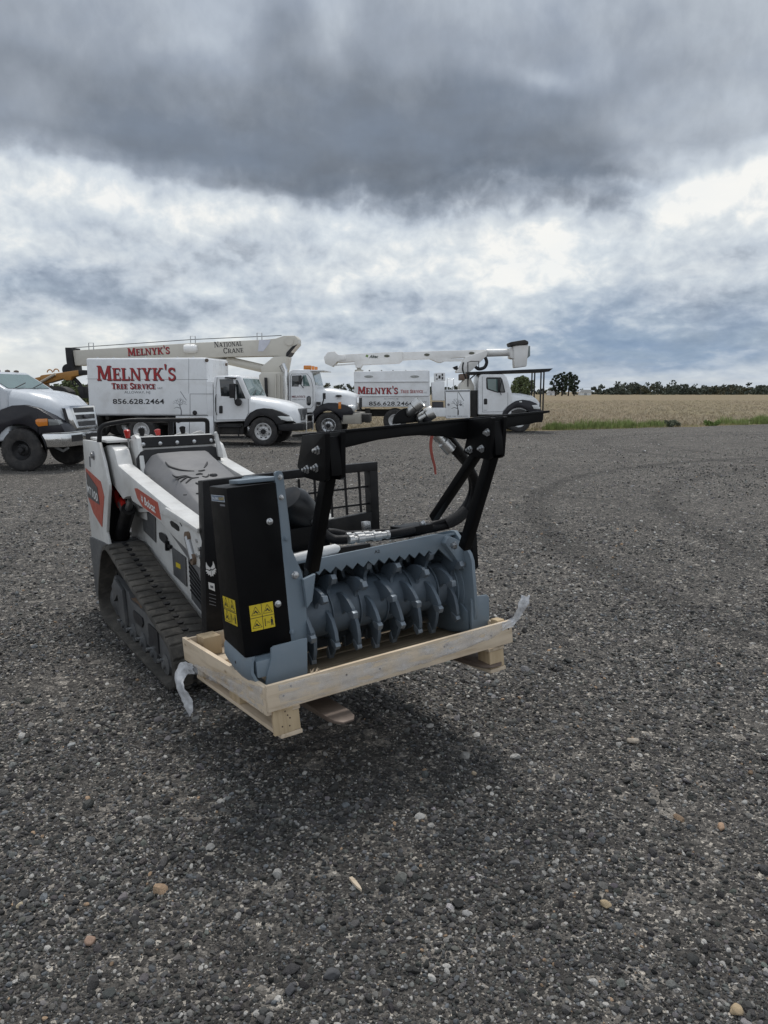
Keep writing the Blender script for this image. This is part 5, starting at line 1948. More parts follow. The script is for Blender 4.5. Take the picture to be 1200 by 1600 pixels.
def track(x0):
    pts = closed_resample(TP, .0425)
    n = len(pts)
    nor = []
    for i in range(n):
        t_ = (pts[(i + 1) % n] - pts[i - 1]).normalized()
        nor.append(Vector((t_.y, -t_.x)))
    cen = sum(pts, Vector((0, 0))) / n
    nor = [q_ if q_.dot(p - cen) > 0 else -q_ for p, q_ in zip(pts, nor)]
    mb = MB()
    XW = .27
    V = []
    for p, q_ in zip(pts, nor):
        i_ = p - q_ * .024
        V.append([mb.b.verts.new((x0 + x, c.x, c.y)) for x, c in ((.004, p), (XW - .004, p), (XW, p - q_ * .008), (XW, i_), (0, i_), (0, p - q_ * .008))])
    for i in range(n):
        a, b = V[i], V[(i + 1) % n]
        for j in range(6):
            k_ = (j + 1) % 6
            mb.b.faces.new((a[j], a[k_], b[k_], b[j]))
    # tread bars in pairs, with the pockets of the drive lugs between them
    m = n // 2
    for i in range(m):
        i0 = 2 * i
        p, q_ = pts[i0], nor[i0]
        t_ = (pts[(i0 + 1) % n] - pts[i0 - 1]).normalized()
        for xa, xb, sk in ((.002, .123, .006), (.147, .268, -.006)):
            hw = .0385
            lp = []
            for h_, w_, e_ in ((-.004, hw, 0), (.006, hw * .93, .004), (.010, hw * .76, .012)):
                lp.append([Vector((x0 + x, (p + t_ * s_ * w_ + t_ * o_ + q_ * h_).x, (p + t_ * s_ * w_ + t_ * o_ + q_ * h_).y)) for x, s_, o_ in ((xa + e_, -1, sk), (xb - e_, -1, -sk), (xb - e_, 1, -sk), (xa + e_, 1, sk))])
            mb.loft(lp)
    o = mb.build("rubber_track", TRK, ldr, smooth=30)
    mb = MB()
    for i in range(m):
        i0 = 2 * i
        p, q_ = pts[i0], nor[i0]
        t_ = (pts[(i0 + 1) % n] - pts[i0 - 1]).normalized()
        mb.loft([[Vector((x0 + x, (p + t_ * a * .013 + q_ * h_).x, (p + t_ * a * .013 + q_ * h_).y)) for x, a in ((.112, -.2), (.124, -1), (.150, -.8), (.158, .3), (.140, 1), (.120, .7))] for h_ in (.001, .0108)])
    mb.build("lug_pocket", INK, o)
    mb = MB()
    for i in range(n):
        if i % 2:
            continue
        p, q_ = pts[i], nor[i]
        c = p - q_ * .045
        t_ = (pts[(i + 1) % n] - pts[i - 1]).normalized()
        mb.loft([[Vector((x0 + x, (c + t_ * a * w_ + q_ * h_).x, (c + t_ * a * w_ + q_ * h_).y)) for x, a in ((.115, -1), (.155, -1), (.155, 1), (.115, 1))] for h_, w_ in ((.022, .016), (-.008, .009))])
    mb.build("drive_lug", TRK, o)
    # undercarriage
    fr = [(-.02, .14), (.02, .23), (.30, .285), (.62, .315), (.98, .315), (1.02, .36), (1.40, .40), (1.47, .34), (1.42, .20), (1.34, .105), (.10, .105)]
    mb = MB().prism(fr, 0, x0 + .055, x0 + .21)
    f_ = mb.build("track_frame", MGREY, ldr, bevel=.008)
    mb = MB().prism([(1.06, .12), (1.10, .36), (1.30, .40), (1.40, .33), (1.36, .22), (1.24, .30), (1.20, .14)], 0, x0 + .03, x0 + .054)
    mb.build("frame_gusset", MGREY, f_, bevel=.004)
    mb = MB().bx(x0 + .045, x0 + .054, .34, .54, .13, .27)
    mb.build("frame_window", INK, f_)
    mb = MB().prism([(.66, .24), (.70, .20), (.86, .20), (.90, .24), (.88, .27), (.68, .27)], 0, x0 + .045, x0 + .054)
    mb.build("frame_slot", INK, f_)
    mb = MB()
    vv = []
    for i in range(13):
        row = []
        for j in range(5):
            y_, x_ = .30 + .72 * i / 12, x0 + .06 + .14 * j / 4
            e_ = math.sin(math.pi * i / 12) * math.sin(math.pi * (j + .3) / 5)
            row.append(mb.b.verts.new((x_, y_, .29 + .035 * max(0, e_) + .03 * (i > 7) + .012 * rnd.random())))
        vv.append(row)
    for a, b in zip(vv, vv[1:]):
        for j in range(4):
            mb.b.faces.new((a[j], a[j + 1], b[j + 1], b[j]))
    mb.build("packed_dirt", RUST, f_)
    for y in (.22, .46, .70, .94, 1.18):
        mb = MB().lathe((x0 + .03, y, .098), (1, 0, 0), [(.001, -.004), (.022, 0), (.026, .012), (.066, .02), (.068, .075), (.05, .08), (.05, .12), (.068, .125), (.066, .19), (.001, .195)], 20)
        mb.build("roller", MGREY, f_)
        mb = MB().cyl((x0 + .012, y + .03, .12), (x0 + .05, y + .03, .12), .013, n=6)
        mb.build("bolt", BOLT, f_)
    for y, z, r in ((.045, .178, .125), (1.58, .18, .125)):
        mb = MB().lathe((x0 + .06, y, z), (1, 0, 0), [(.03, 0), (.06, .01), (.09, .03), (r, .035), (r, .065), (r * .8, .07), (r * .8, .085), (r, .09), (r, .12), (.03, .14)], 28)
        mb.build("idler", MGREY, f_)
    mb = MB().lathe((x0 + .10, 1.36, .445), (1, 0, 0), [(.03, -.02), (.08, -.01), (.11, 0), (.145, .012), (.145, .05), (.09, .06), (.03, .08)], 24)
    for i in range(12):
        a = 2 * math.pi * i / 12
        mb.cyl((x0 + .09, 1.36 + math.cos(a) * .14, .445 + math.sin(a) * .14), (x0 + .175, 1.36 + math.cos(a) * .14, .445 + math.sin(a) * .14), .017, n=8)
    mb.build("sprocket", MBLK, f_)


track(0.0)
track(.76)

mp = lambda px, x: M.pl(0, x, px)


def mside(name, px, x, th, mat, par=None, bevel=.004):
    """plate facing the left side of the loader"""
    return MB().prism(mp(px, x), 0, x, x + th).build(name, mat, par or ldr, bevel=bevel)


# chassis between the tracks and its side skins
mb = MB().prism([(-.02, .22), (-.08, .45), (-.02, .74), (.35, .84), (1.2, .86), (1.80, .80), (1.80, .25)], 0, .29, .74)
body = mb.build("body", MW, ldr, bevel=.02)
for x in (.276, .741):
    mb = MB().prism([(-.02, .25), (-.07, .45), (-.03, .70), (.30, .80), (.9, .88), (1.30, .95), (1.30, .62), (1.12, .60), (.2, .395), (.0, .33)], 0, x, x + .013)
    mb.build("side_skin", MW, body, bevel=.004)
mside("intake_cover", [(221, 798), (242, 800), (243, 848), (224, 829)], .268, .006, MGREY, body, .003)
dr_ = mside("access_door", [(268, 855), (289, 871), (291, 917), (271, 898)], .266, .008, MGREY, body, .004)
mside("warning_label", [(274.5, 878), (281.5, 882), (282, 889), (275, 885.5)], .2645, .0012, ORVIN, dr_, 0)
mb = MB()
c_ = M.at(263, 853, 0, .262)
mb.bx(c_.x - .006, c_.x + .01, c_.y - .05, c_.y + .03, c_.z - .012, c_.z + .012)
mb.bx(c_.x - .014, c_.x + .01, c_.y + .01, c_.y + .035, c_.z - .035, c_.z + .03)
mb.build("door_latch", MBLK, dr_, bevel=.004)
vent = mside("side_vent", [(293, 868), (306, 889), (318, 912), (319, 962), (299, 936)], .264, .01, MGREY, body, .004)
for i in range(7):
    mb = MB()
    t_ = (i + .7) / 8
    a = M.at(294.5 + 4 * t_, 873 + 58 * t_, 0, .262)
    b = M.at(316.5 + 1.5 * t_, 905 + 50 * t_, 0, .262)
    mb.bar(a, b, .006, .010, (0, 0, 1))
    mb.build("louvre", MBLK, vent)

# console block at the back, towers each side of it
mb = MB().prism([(1.22, .80), (1.24, 1.31), (1.30, 1.385), (1.78, 1.30), (1.80, .78)], 0, .265, .80)
con = mb.build("console", MW, ldr, bevel=.012)
mb = MB()
a = [M.at(u, v, 1, 1.232) for u, v in ((213.5, 684), (333, 679), (336.5, 692), (217, 699))]
mb.slab([Vector((q_.x, q_.y - .0 - .018 + (q_.z - 1.3) * .5, q_.z)) for q_ in a], .012)
strp = mb.build("black_strip", MBLK, con)
for i in range(5):
    u = 223.5 + i * 26.5
    q_ = M.at(u, 694.3 - i * 1.55, 1, 1.215)
    mb = MB().lathe((q_.x, 1.232 - .022, q_.z), (0, -1, 0), [(.014, 0), (.013, .006), (.007, .010), (.001, .011)], 12)
    mb.build("bolt", BOLT, strp)
for u in (232, 250, 268, 275, 283, 292):
    q_ = M.at(u, 705, 1, 1.22)
    mb = MB().bx(q_.x - .006, q_.x + .007, 1.214, 1.222, q_.z - .003, q_.z + .003)
    mb.build("slot", SEAMM, con)
for px in ([(335, 676), (337.5, 674), (340, 681), (346.5, 706), (347.5, 716), (340, 713)],):
    mb = MB().prism(M.pl(1, 1.19, px), 1, 1.17, 1.205)
    mb.build("cheek_plate", MW, con, bevel=.003)

# inner tower plate, shelf and outer tower
inn = mside("inner_tower_plate", [(184, 690), (203, 687), (206, 683.5), (209.5, 680), (213.5, 685), (224, 754), (236, 800), (212, 800), (195, 760), (180, 726)], .235, .03, MW, con, .004)
for u, v in ((199, 703), (199, 712), (207.3, 725), (215, 740)):
    q_ = M.at(u, v, 0, .234)
    mb = MB().cyl((q_.x - .001, q_.y, q_.z), (q_.x + .003, q_.y, q_.z), .012, n=12)
    mb.build("hole", INK, inn)
tw = mside("outer_tower_plate", [(129, 687), (154, 690), (158, 705), (162.5, 722), (169.5, 757), (170, 765), (168, 799), (166, 832), (170.5, 853), (158, 847), (143, 839), (137.5, 790), (132, 729)], .05, .022, MW, None, .006)
mb = MB().bx(.074, .232, 1.40, 1.93, 1.345, 1.362)
mb.build("tower_shelf", MW, tw, bevel=.004)
mb = MB().bx(.074, .262, 1.70, 1.93, .60, 1.34)
mb.build("tower_web", MBLK, tw, bevel=.01)
mb = MB().bx(.90, .94, 1.30, 1.90, .60, 1.05)
mb.build("far_tower", MW, ldr, bevel=.01)
mside("red_decal", [(133.3, 731), (157, 752.5), (162.5, 776), (160.8, 800), (159.5, 824), (146, 802), (138, 778)], .047, .002, REDP, tw, 0)
mside("black_decal", [(134.6, 737), (151.5, 761.5), (155.3, 789), (136.8, 776)], .0445, .002, pm("smoke_decal", (.055, .056, .06), .4), tw, 0)
for s_, u0, v0, u1, v1, h_ in (("MT", 136.8, 768.5, 143.5, 775.5, .062), ("100", 144.2, 776.5, 153.2, 785, .065)):
    a, b = M.at(u0, v0, 0, .0445), M.at(u1, v1, 0, .0445)
    sans(s_, "lettering", WVIN, tw, a, b - a, (0, -.12, 1), (b - a).length, h_, .0015, .02, .1)
q_ = M.at(146.5, 711.5, 0, .05)
mb = MB().lathe((.05, q_.y, q_.z), (-1, 0, 0), [(.034, 0), (.034, .006), (.022, .008), (.022, .02), (.001, .022)], 20)
mb.build("pivot_pin", STEEL, tw)
mside("slot", [(139, 713), (141, 714), (141.8, 730), (139.8, 728.5)], .0485, .002, SEAMM, tw, 0)
mb = MB().prism(mp([(139, 838), (158, 846), (171, 853), (168, 862), (160, 872), (157, 935), (150, 932)], .04), 0, .04, .30)
mb.build("rear_weight", MGREY, ldr, bevel=.01)
mb = MB().bx(.30, .73, 1.78, 2.02, .20, .62)
mb.build("platform", MGREY, ldr, bevel=.015)

# lift arms
ARM = [(160, 702), (165, 696), (172, 695), (178, 703), (181.5, 716), (184, 727), (212, 751), (256, 787.5), (298, 820), (309, 828), (315.5, 846), (316, 872), (311, 888), (304, 882), (290, 858), (270, 838), (252, 818.5), (240, 806.5), (224, 794.5), (206, 783), (204, 776), (198, 776), (192, 780), (176, 757), (166, 738), (161, 718)]
for x in (.10, .79):
    mb = MB().prism(mp(ARM, .10), 0, x, x + .105)
    arm = mb.build("lift_arm", MW, ldr, bevel=.010)
    if x > .5:
        continue
    mside("red_decal", [(209.8, 763), (214, 763), (246, 785), (251.5, 813), (223, 792), (214.5, 778.5)], .0975, .002, REDP, arm, 0)
    a, b = M.at(226.5, 789, 0, .0975), M.at(243.5, 802.3, 0, .0975)
    sans("Bobcat", "lettering", WVIN, arm, a, b - a, (0, .10, 1), (b - a).length, .052, .0015, .03)
    ik = Ink(M.at(222.3, 779.5, 0, .0975), (b - a).normalized(), Vector((0, .25, 1)).normalized(), .0015, .0002)
    cat_head(ik, 0, 0, .034)
    ik.build("emblem", WVIN, arm)
    for px, mt in (([(265, 815), (268, 813.5), (276, 819), (279.5, 823), (280, 829), (278, 830), (267.5, 822)], MBLK), ([(248, 832.5), (251, 831.5), (257.5, 835.5), (260, 840), (260.5, 848), (258, 850), (252, 845), (249, 841)], INK)):
        ox = .0975 if mt is MBLK else .2655
        mside("slot", px, ox, .002, mt, arm if mt is MBLK else body, 0)
    mb = MB()
    a, b = M.at(293, 839, 0, .092), M.at(302, 874, 0, .092)
    mb.cyl(a, b, .020, n=14)
    cl = mb.build("cylinder_rod", STEEL, arm)
    for q_ in (a, b):
        mb = MB().cyl((.082, q_.y, q_.z), (.10, q_.y, q_.z), .030, n=14)
        mb.build("rod_pin", pm("rusty_pin", (.17, .12, .085), .7, .3, var=.3), cl)
    for u, v in ((308, 845), (311.5, 858), (308, 868), (312.5, 870)):
        q_ = M.at(u, v, 0, .10)
        mb = MB().cyl((.094, q_.y, q_.z), (.103, q_.y, q_.z), .011, n=8)
        mb.build("bolt", BOLT, arm)
    mb = MB()
    P_ = [M.at(u, v, 0, .0985) for u, v in ((262, 803), (268, 800.5), (276, 806), (280, 814), (284, 822))]
    for a, b in zip(P_, P_[1:]):
        mb.bar(a, b, .004, .005)
    mb.build("weld_seam", SEAMM, arm)
    mb = MB()
    mb.prism(mp([(252.5, 800.5), (262, 793), (280, 804), (312, 825.5), (312, 833), (300, 823.5)], .10), 0, .084, .0995)
    mb.build("front_plate", MW, arm, bevel=.005)

mside("red_lock", [(169, 756), (178, 766), (182, 786), (186, 777), (189, 783), (191, 792), (184, 794), (176, 780), (170, 775)], .135, .03, DREDP, ldr, .004)
mb = MB()
mb.cyl(M.at(191, 786, 0, .16), M.at(196, 798, 0, .16), .034, n=14)
mb.build("rod_eye", STEEL, ldr)
mb = MB()
mb.cyl(M.at(201, 795, 0, .17), M.at(183, 860, 0, .17), .050, n=20)
mb.build("lift_cylinder", MBLK, ldr)
mb = MB()
mb.cyl(M.at(205, 780, 0, .17), M.at(200, 797, 0, .17), .024, n=14)
mb.build("lift_rod", STEEL, ldr)

# moulded engine pad with the embossed head
pz = lambda y: .985 + (y - .10) * .272
mb = MB()
secs = []
for y, dz_, ins in ((1.195, -.09, -.01), (1.185, -.02, .0), (1.16, 0, .03), (.8, 0, .02), (.4, 0, .01), (.05, 0, .0), (-.02, -.03, -.005), (-.05, -.12, -.01)):
    zt = pz(y) + dz_
    x0, x1 = .262 + ins, .778 - ins
    b_ = min(.06, .06 + dz_ * .3)
    prof = [(x0 - .045, zt - .30), (x0 - .04, zt - .125), (x0 - .032, zt - .105), (x0 + .048, zt - .006), (x0 + .060, zt), (x0 + .22, zt + .004), (x1 - .22, zt + .004), (x1 - .060, zt), (x1 - .048, zt - .006), (x1 + .032, zt - .105), (x1 + .04, zt - .125), (x1 + .045, zt - .30)]
    secs.append([(x, y, z) for x, z in prof])
mb.loft(secs)
pad = mb.build("engine_pad", PADM, ldr, bevel=.005, smooth=30)
mb = MB().prism([(x, z) for x, z in ((.215, 1.06), (.215, 1.24), (.245, 1.285), (.28, 1.30), (.76, 1.30), (.80, 1.285), (.82, 1.24), (.82, 1.06))], 1, 1.198, 1.215)
mb.build("pad_gasket", PADE, pad, bevel=.004)


def on_pad(u, v, lift=.0):
    d = M.I.to_3x3() @ ray(u, v)
    k0, s_ = .985 - .10 * .272 + .004 + lift, .272
    t_ = (k0 + s_ * M.o.y - M.o.z) / (d.z - s_ * d.y)
    return M.o + d * t_


mb = MB()
for st, w_ in (([(258.7, 722), (262.5, 727), (267.8, 730.3), (280, 734), (292, 735.6), (303.6, 736)], 1), ([(323.8, 722), (322.5, 726), (319, 731)], 1), ([(309.8, 736.2), (315, 736), (320, 734.6)], 1.2), ([(269.5, 742), (273, 744.4), (278, 745.6), (288.8, 744), (295, 745.6), (301, 747), (310.6, 746)], 1), ([(290, 744.6), (282, 746.4), (274.8, 750)], .8), ([(293, 745.6), (288, 748), (282, 752.5)], .8), ([(300, 747.5), (295.5, 750), (290.5, 754.5)], .8), ([(306.5, 741.8), (312, 740.8), (316.8, 741.2)], 1.3), ([(316, 744), (321, 745.6), (324.6, 744.4), (326, 741.2)], 1), ([(327.5, 743), (333.4, 743.4), (338.5, 742.2)], 2.2), ([(306, 754.6), (310, 756.2), (316, 756.2)], 1.2)):
    pth = smooth_path([on_pad(u, v) for u, v in st], 4)
    n = len(pth)
    mb.tube(pth, [.0075 * w_ * (.45 + .55 * math.sin(math.pi * (i + .6) / (n + .2))) for i in range(n)], 8)
mb.build("embossed_emblem", PADE, pad)
for u, v in ((289, 773), (309, 770.6)):
    q_ = on_pad(u, v)
    mb = MB().cyl(q_ - Vector((0, 0, .003)), q_ + Vector((0, 0, .002)), .011, n=12)
    mb.build("pad_bolt", PADE, pad)
mb = MB()
a, b = M.at(230, 744, 0, .225), M.at(262, 800, 0, .225)
mb.bar(a, b, .02, .012)
mb.build("pad_latch", MBLK, pad)

# grab bar, levers and hoses on the console
mb = MB()
mb.tube(smooth_path([M.at(u, v, 1, 1.5) for u, v in ((155, 691), (155.5, 682), (156, 672), (161, 665.5), (170, 662.3), (190, 659), (207, 657), (250, 656.6), (300, 656), (317, 655.8), (322.5, 657.5), (324, 663), (324.2, 682))], 4), .017, 10)
hb = mb.build("grab_bar", MBLK, ldr)
mb = MB()
mb.tube([M.at(266, 657, 1, 1.5), M.at(266.5, 684, 1, 1.5)], .017, 10)
mb.build("grab_bar_leg", MBLK, hb)
for nm, u, v0, v1, mt, y in (("control_lever", 198.5, 690, 671, DREDP, 1.36), ("control_lever", 246, 684, 670.5, DREDP, 1.5), ("joystick", 221, 686, 668.5, MBLK, 1.5), ("joystick", 285, 682, 666, MBLK, 1.5)):
    a, b = M.at(u + 2, v0, 1, y), M.at(u - .5, v1, 1, y)
    c = a.lerp(b, .40)
    mb = MB()
    mb.tube([c - (b - a) * .12, c, a.lerp(b, .7), b - (b - a) * .1, b], [.014, .017, .021, .023, .012], 12)
    k_ = mb.build(nm, mt, ldr)
    mb = MB()
    mb.tube([a - (b - a) * .5, c], .006, 8)
    mb.build("shaft", STEEL, k_)
for px in ([(205, 684), (213, 680), (226, 680), (232, 684)], [(228, 684), (236, 681), (242, 683)], [(272, 682), (281, 678), (292, 678), (300, 682)], [(295, 682), (304, 677), (314, 675), (322, 681)]):
    mb = MB()
    mb.tube(smooth_path([M.at(u, v, 1, 1.56) for u, v in px], 4), .009, 8)
    mb.build("control_hose", pm("pale_hose", (.45, .45, .44), .5), ldr)

# ---- pallet fork carriage on the front of the loader
C_ = Frame(P.M @ Vector((0, 1.19, 0)), 32.04, -3.0, -.8, P.M.to_scale().x)
CM = M.I @ C_.M
cpl = lambda px, y=0.0: C_.pl(1, y, px)
up = MB().prism(cpl([(317, 752), (326, 752), (329, 762), (341, 880), (353, 1012), (323.5, 1012)]), 1, 0, .09)
car = up.build("fork_carriage", MBLK, ldr, bevel=.005, xf=CM)
MB().prism(cpl([(317.5, 751.5), (445, 736.6), (481, 732.3), (590.5, 721.5), (590.5, 735), (481, 745.8), (445, 749.5), (320, 762.5)]), 1, .002, .07).build("top_bar", MBLK, car, bevel=.004, xf=CM)
MB().prism(cpl([(578, 724), (590.3, 722.5), (594.5, 834), (583, 834)]), 1, .004, .08).build("upright", MBLK, car, bevel=.004, xf=CM)
MB().prism(cpl([(440, 826), (500, 816), (593.5, 797.5), (594.5, 842), (500, 850), (440, 862)]), 1, .006, .05).build("lower_plate", MBLK, car, bevel=.004, xf=CM)
mb = MB()
for u in (395, 419, 442, 466.5, 491, 515.5, 538.3, 560.3):
    a, b = C_.at(u, 752 - (u - 440) * .12, 1, .03), C_.at(u + 4, 822 - (u - 440) * .18, 1, .03)
    mb.bar(a, b, .012, .012, (0, 1, 0))
for v0, v1 in ((777.5, 758.5), (805.5, 785.5)):
    a, b = C_.at(380, v0 + 6, 1, .043), C_.at(585, v1, 1, .043)
    mb.bar(a, b, .012, .012, (0, 1, 0))
mb.build("mesh_guard", MBLK, car, xf=CM)
c_ = C_.at(332, 893, 1, 0)
ik = Ink(PM @ Vector((0, 0, 0)), Vector((1, 0, 0)), Vector((0, 0, 1)), .003, .0003)
ik.o, ik.U, ik.V = CM @ Vector((0, 0, 0)), (CM.to_3x3() @ Vector((1, 0, 0))), (CM.to_3x3() @ Vector((0, 0, 1)))
ik.N = ik.U.cross(ik.V).normalized()
a = C_.at(328, 891, 1, 0)
cat_head(ik, a.x + .005, a.z, .052, -.10)
ik.build("emblem", WVIN, car)
lab = MB()
lab.slab([CM @ C_.at(u, v, 1, -.002) for u, v in ((325.5, 909.5), (335, 912), (336, 924), (326.5, 920))], .0008)
lab.build("label_plate", WVIN, car)
lb = MB()
lb.slab([CM @ C_.at(u, v, 1, -.0035) for u, v in ((328.5, 914.5), (333, 915.8), (333.4, 919.5), (329, 918.2))], .0006)
for v in (930, 936, 941, 946):
    lb.slab([CM @ C_.at(u, vv, 1, -.002) for u, vv in ((327, v - 3), (337.5, v), (337.5, v + 1.0), (327, v - 2.0))], .0006)
lb.build("small_print", GREYV, car)
MB().bx(.20, 1.25, .07, .12, .02, .62).build("carriage_back", MBLK, car, bevel=.01, xf=CM)
FORK = pm("dusty_fork_steel", (.15, .115, .095), .62, .25, var=.25, vs=7, dirt=(.26, .215, .17), damt=.6, ds=5)
for x0, x1, tip in ((.215, .335, -.125), (1.155, 1.30, -.02)):
    mb = MB()
    lp = []
    for y, w_, zt, zb in ((1.20, 1, .068, .022), (.3, 1, .062, .026), (tip + .10, 1, .052, .030), (tip + .035, .86, .047, .032), (tip, .46, .044, .034)):
        xm, hw = (x0 + x1) / 2, (x1 - x0) / 2 * w_
        lp.append([(xm - hw, y, zb), (xm + hw, y, zb), (xm + hw, y, zt), (xm - hw, y, zt)])
    mb.loft(lp)
    mb.bx(x0, x1, 1.195, 1.24, .022, .50)
    mb.build("fork_tine", FORK, car, bevel=.004, xf=PM)

# ------------------------------------------------------------------ crate pallet
WX = wood("pine_across", 0)
WY = wood("pine_along", 1)
WZ = wood("pine_end", 2, (.50, .39, .25), (.36, .26, .155))
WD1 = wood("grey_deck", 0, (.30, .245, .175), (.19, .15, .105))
pal = thing("wooden_pallet", "pale pine crate pallet with raised edge boards lifted on the forks", "pallet", P.M)
pal_box = lambda nm, mt, x0, x1, y0, y1, z0, z1, bv=.003: MB().bx(x0, x1, y0, y1, z0, z1).build(nm, mt, pal, bevel=bv)
for x0 in (.0, .62, 1.20):
    if x0 == .62:
        continue
    pal_box("bottom_board", WY, x0, x0 + .105, .0, 1.16, .0, .02)
for x0 in (.0, 1.20):
    for y0 in (.005, .50, 1.05):
        if x0 == .60 and y0 < .1:
            continue
        pal_box("block", WZ, x0 + .004, x0 + .10, y0, y0 + (.10 if y0 != .50 else .14), .0215, .112)
for x0 in (.0, 1.20):
    pal_box("stringer_board", WY, x0, x0 + .105, .002, 1.158, .1135, .130)
for i, (y0, y1) in enumerate(((.02, .16), (.175, .33), (.345, .50), (.515, .66), (.68, .83), (.85, 1.0), (1.02, 1.155))):
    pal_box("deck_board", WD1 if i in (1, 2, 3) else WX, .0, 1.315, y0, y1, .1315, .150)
fb = pal_box("front_board", WX, -.055, 1.345, -.024, -.001, .142, .262, .004)
sb = pal_box("side_board", WY, -.056, -.031, .0005, 1.17, .120, .250, .004)
pal_box("far_side_board", WY, 1.318, 1.343, .0005, 1.15, .135, .235, .004)
pal_box("rear_board", WX, -.03, 1.315, 1.158, 1.18, .12, .24, .004)
pal_box("corner_post", WZ, -.029, .068, -.0002, .0185, .020, .1305, .002)
pal_box("stop_block", WZ, .02, .12, 1.02, 1.15, .151, .255, .006)
pal_box("rear_cleat", WX, .02, .30, .80, .90, .151, .175, .004)
pal_box("corner_block", WZ, 1.27, 1.316, -.0002, .06, .151, .27, .004)
for x, z in ((.01, .055), (.045, .05), (.04, .10), (.05, .085), (.03, .12)):
    mb = MB().lathe((x, -.0008, z), (0, -1, 0), [(.004, 0), (.003, .001), (.0005, .0012)], 8)
    mb.build("nail", pm("nail_head", (.09, .06, .045), .6, .5), pal)
for x, z in ((.02, .20), (.06, .235), (.34, .215), (.52, .20), (.9, .22), (1.2, .21), (1.32, .22)):
    mb = MB().lathe((x, -.0244, z), (0, -1, 0), [(.005, 0), (.004, .001), (.0005, .0012)], 8)
    mb.build("nail", pm("nail_head", (.09, .06, .045), .6, .5), pal)
sp_ = MB()
for i in range(9):
    x = .17 + .055 * rnd.random()
    sp_.tube([(x, -.012, .26), (x + rnd.uniform(-.015, .02), -.012 + rnd.uniform(-.006, .006), .262 + rnd.uniform(.008, .022))], [.003, .0008], 5)
sp_.build("splinter", WX, pal)

# torn wrapping film left on the boards
FILM = bpy.data.materials.new("plastic_film")
FILM.use_nodes = True
q = NT(FILM.node_tree)
b_ = q.n['Principled BSDF']
tcn = q.new('ShaderNodeTexCoord')
q.l.new(q.ramp(q.noise(tcn.outputs['Object'], 14, 5, .6), [(.3, (.62, .63, .65)), (.7, (.82, .83, .85))]), b_.inputs['Base Color'])
b_.inputs['Roughness'].default_value = .3
q.l.new(q.maprange(q.noise(tcn.outputs['Object'], 9, 4, .6), .35, .8, .04, .40), b_.inputs['Alpha'])
bn = q.new('ShaderNodeBump')
bn.inputs['Strength'].default_value = .6
bn.inputs['Distance'].default_value = .006
q.l.new(q.noise(q.scale(tcn.outputs['Object'], (20, 60, 60)), 1.5, 5, .6), bn.inputs['Height'])
q.l.new(bn.outputs[0], b_.inputs['Normal'])


def film(name, rows, mat, wr=.0035):
    """rows of points across the strip; thin crumpled sheet"""
    mb = MB()
    R = []
    for i, (a, b, n) in enumerate(rows):
        a, b, n = Vector(a), Vector(b), Vector(n)
        R.append([a.lerp(b, j / 6) + n * wr * math.sin(j * 2.1 + i * 1.3) for j in range(7)])
    cols = [[p + Vector((mnoise.noise(p * 38), mnoise.noise(p * 38 + Vector((7, 0, 0))), mnoise.noise(p * 38 + Vector((0, 5, 0))))) * wr * 2.2 for p in smooth_path([r[j] for r in R], 8)] for j in range(7)]
    V = [[mb.b.verts.new(p) for p in c] for c in cols]
    for a, b in zip(V, V[1:]):
        for i in range(len(a) - 1):
            mb.b.faces.new((a[i], a[i + 1], b[i + 1], b[i]))
    me_ = mb.build(name, mat, smooth=60)
    md = me_.modifiers.new('thickness', 'SOLIDIFY')
    md.thickness = .0008
    return me_


FILM2 = FILM.copy()
FILM2.name = "loose_film"
for n_ in FILM2.node_tree.nodes:
    if n_.type == 'MAP_RANGE':
        n_.inputs[3].default_value, n_.inputs[4].default_value = .28, .85


def film_thing(label, taut, loose):
    t = thing("plastic_film", label, "plastic film", P.M, "torn film on the pallet")
    for nm, rows, mt in (("stretched_film", taut, FILM), ("loose_end", loose, FILM2)):
        o = film(nm, rows, mt)
        o.parent = t


L0 = Vector((-1, 0, 0))
film_thing("torn clear plastic film trailing from the left side board towards the ground", [
    ((-.0575, .02, .245), (-.0575, .03, .125), L0), ((-.059, .25, .225), (-.059, .25, .135), L0), ((-.060, .50, .195), (-.060, .50, .125), L0), ((-.062, .75, .165), (-.062, .75, .105), L0), ((-.066, .98, .140), (-.068, .97, .085), L0)],
    [((-.066, .98, .140), (-.068, .97, .085), L0), ((-.080, 1.07, .135), (-.08, 1.03, .075), L0), ((-.105, 1.12, .105), (-.10, 1.05, .045), L0), ((-.14, 1.12, .03), (-.12, 1.01, .010), L0), ((-.13, 1.08, -.06), (-.10, .97, -.05), L0), ((-.12, 1.02, -.12), (-.10, .96, -.10), L0), ((-.11, 1.00, -.150), (-.105, .99, -.145), L0)])
F0 = Vector((0, -1, 0))
film_thing("torn clear plastic film tuft sticking up at the pallet's right corner", [
    ((.0, -.0262, .255), (.0, -.0262, .150), F0), ((.4, -.0268, .245), (.4, -.0268, .155), F0), ((.8, -.0268, .250), (.8, -.0268, .17), F0), ((1.15, -.0275, .262), (1.15, -.0275, .19), F0), ((1.27, -.032, .270), (1.27, -.032, .22), F0)],
    [((1.27, -.032, .270), (1.27, -.032, .22), F0), ((1.325, -.05, .285), (1.345, -.045, .245), F0), ((1.345, -.07, .325), (1.39, -.06, .29), F0), ((1.36, -.08, .365), (1.43, -.07, .335), F0), ((1.385, -.075, .395), (1.455, -.06, .375), F0)])

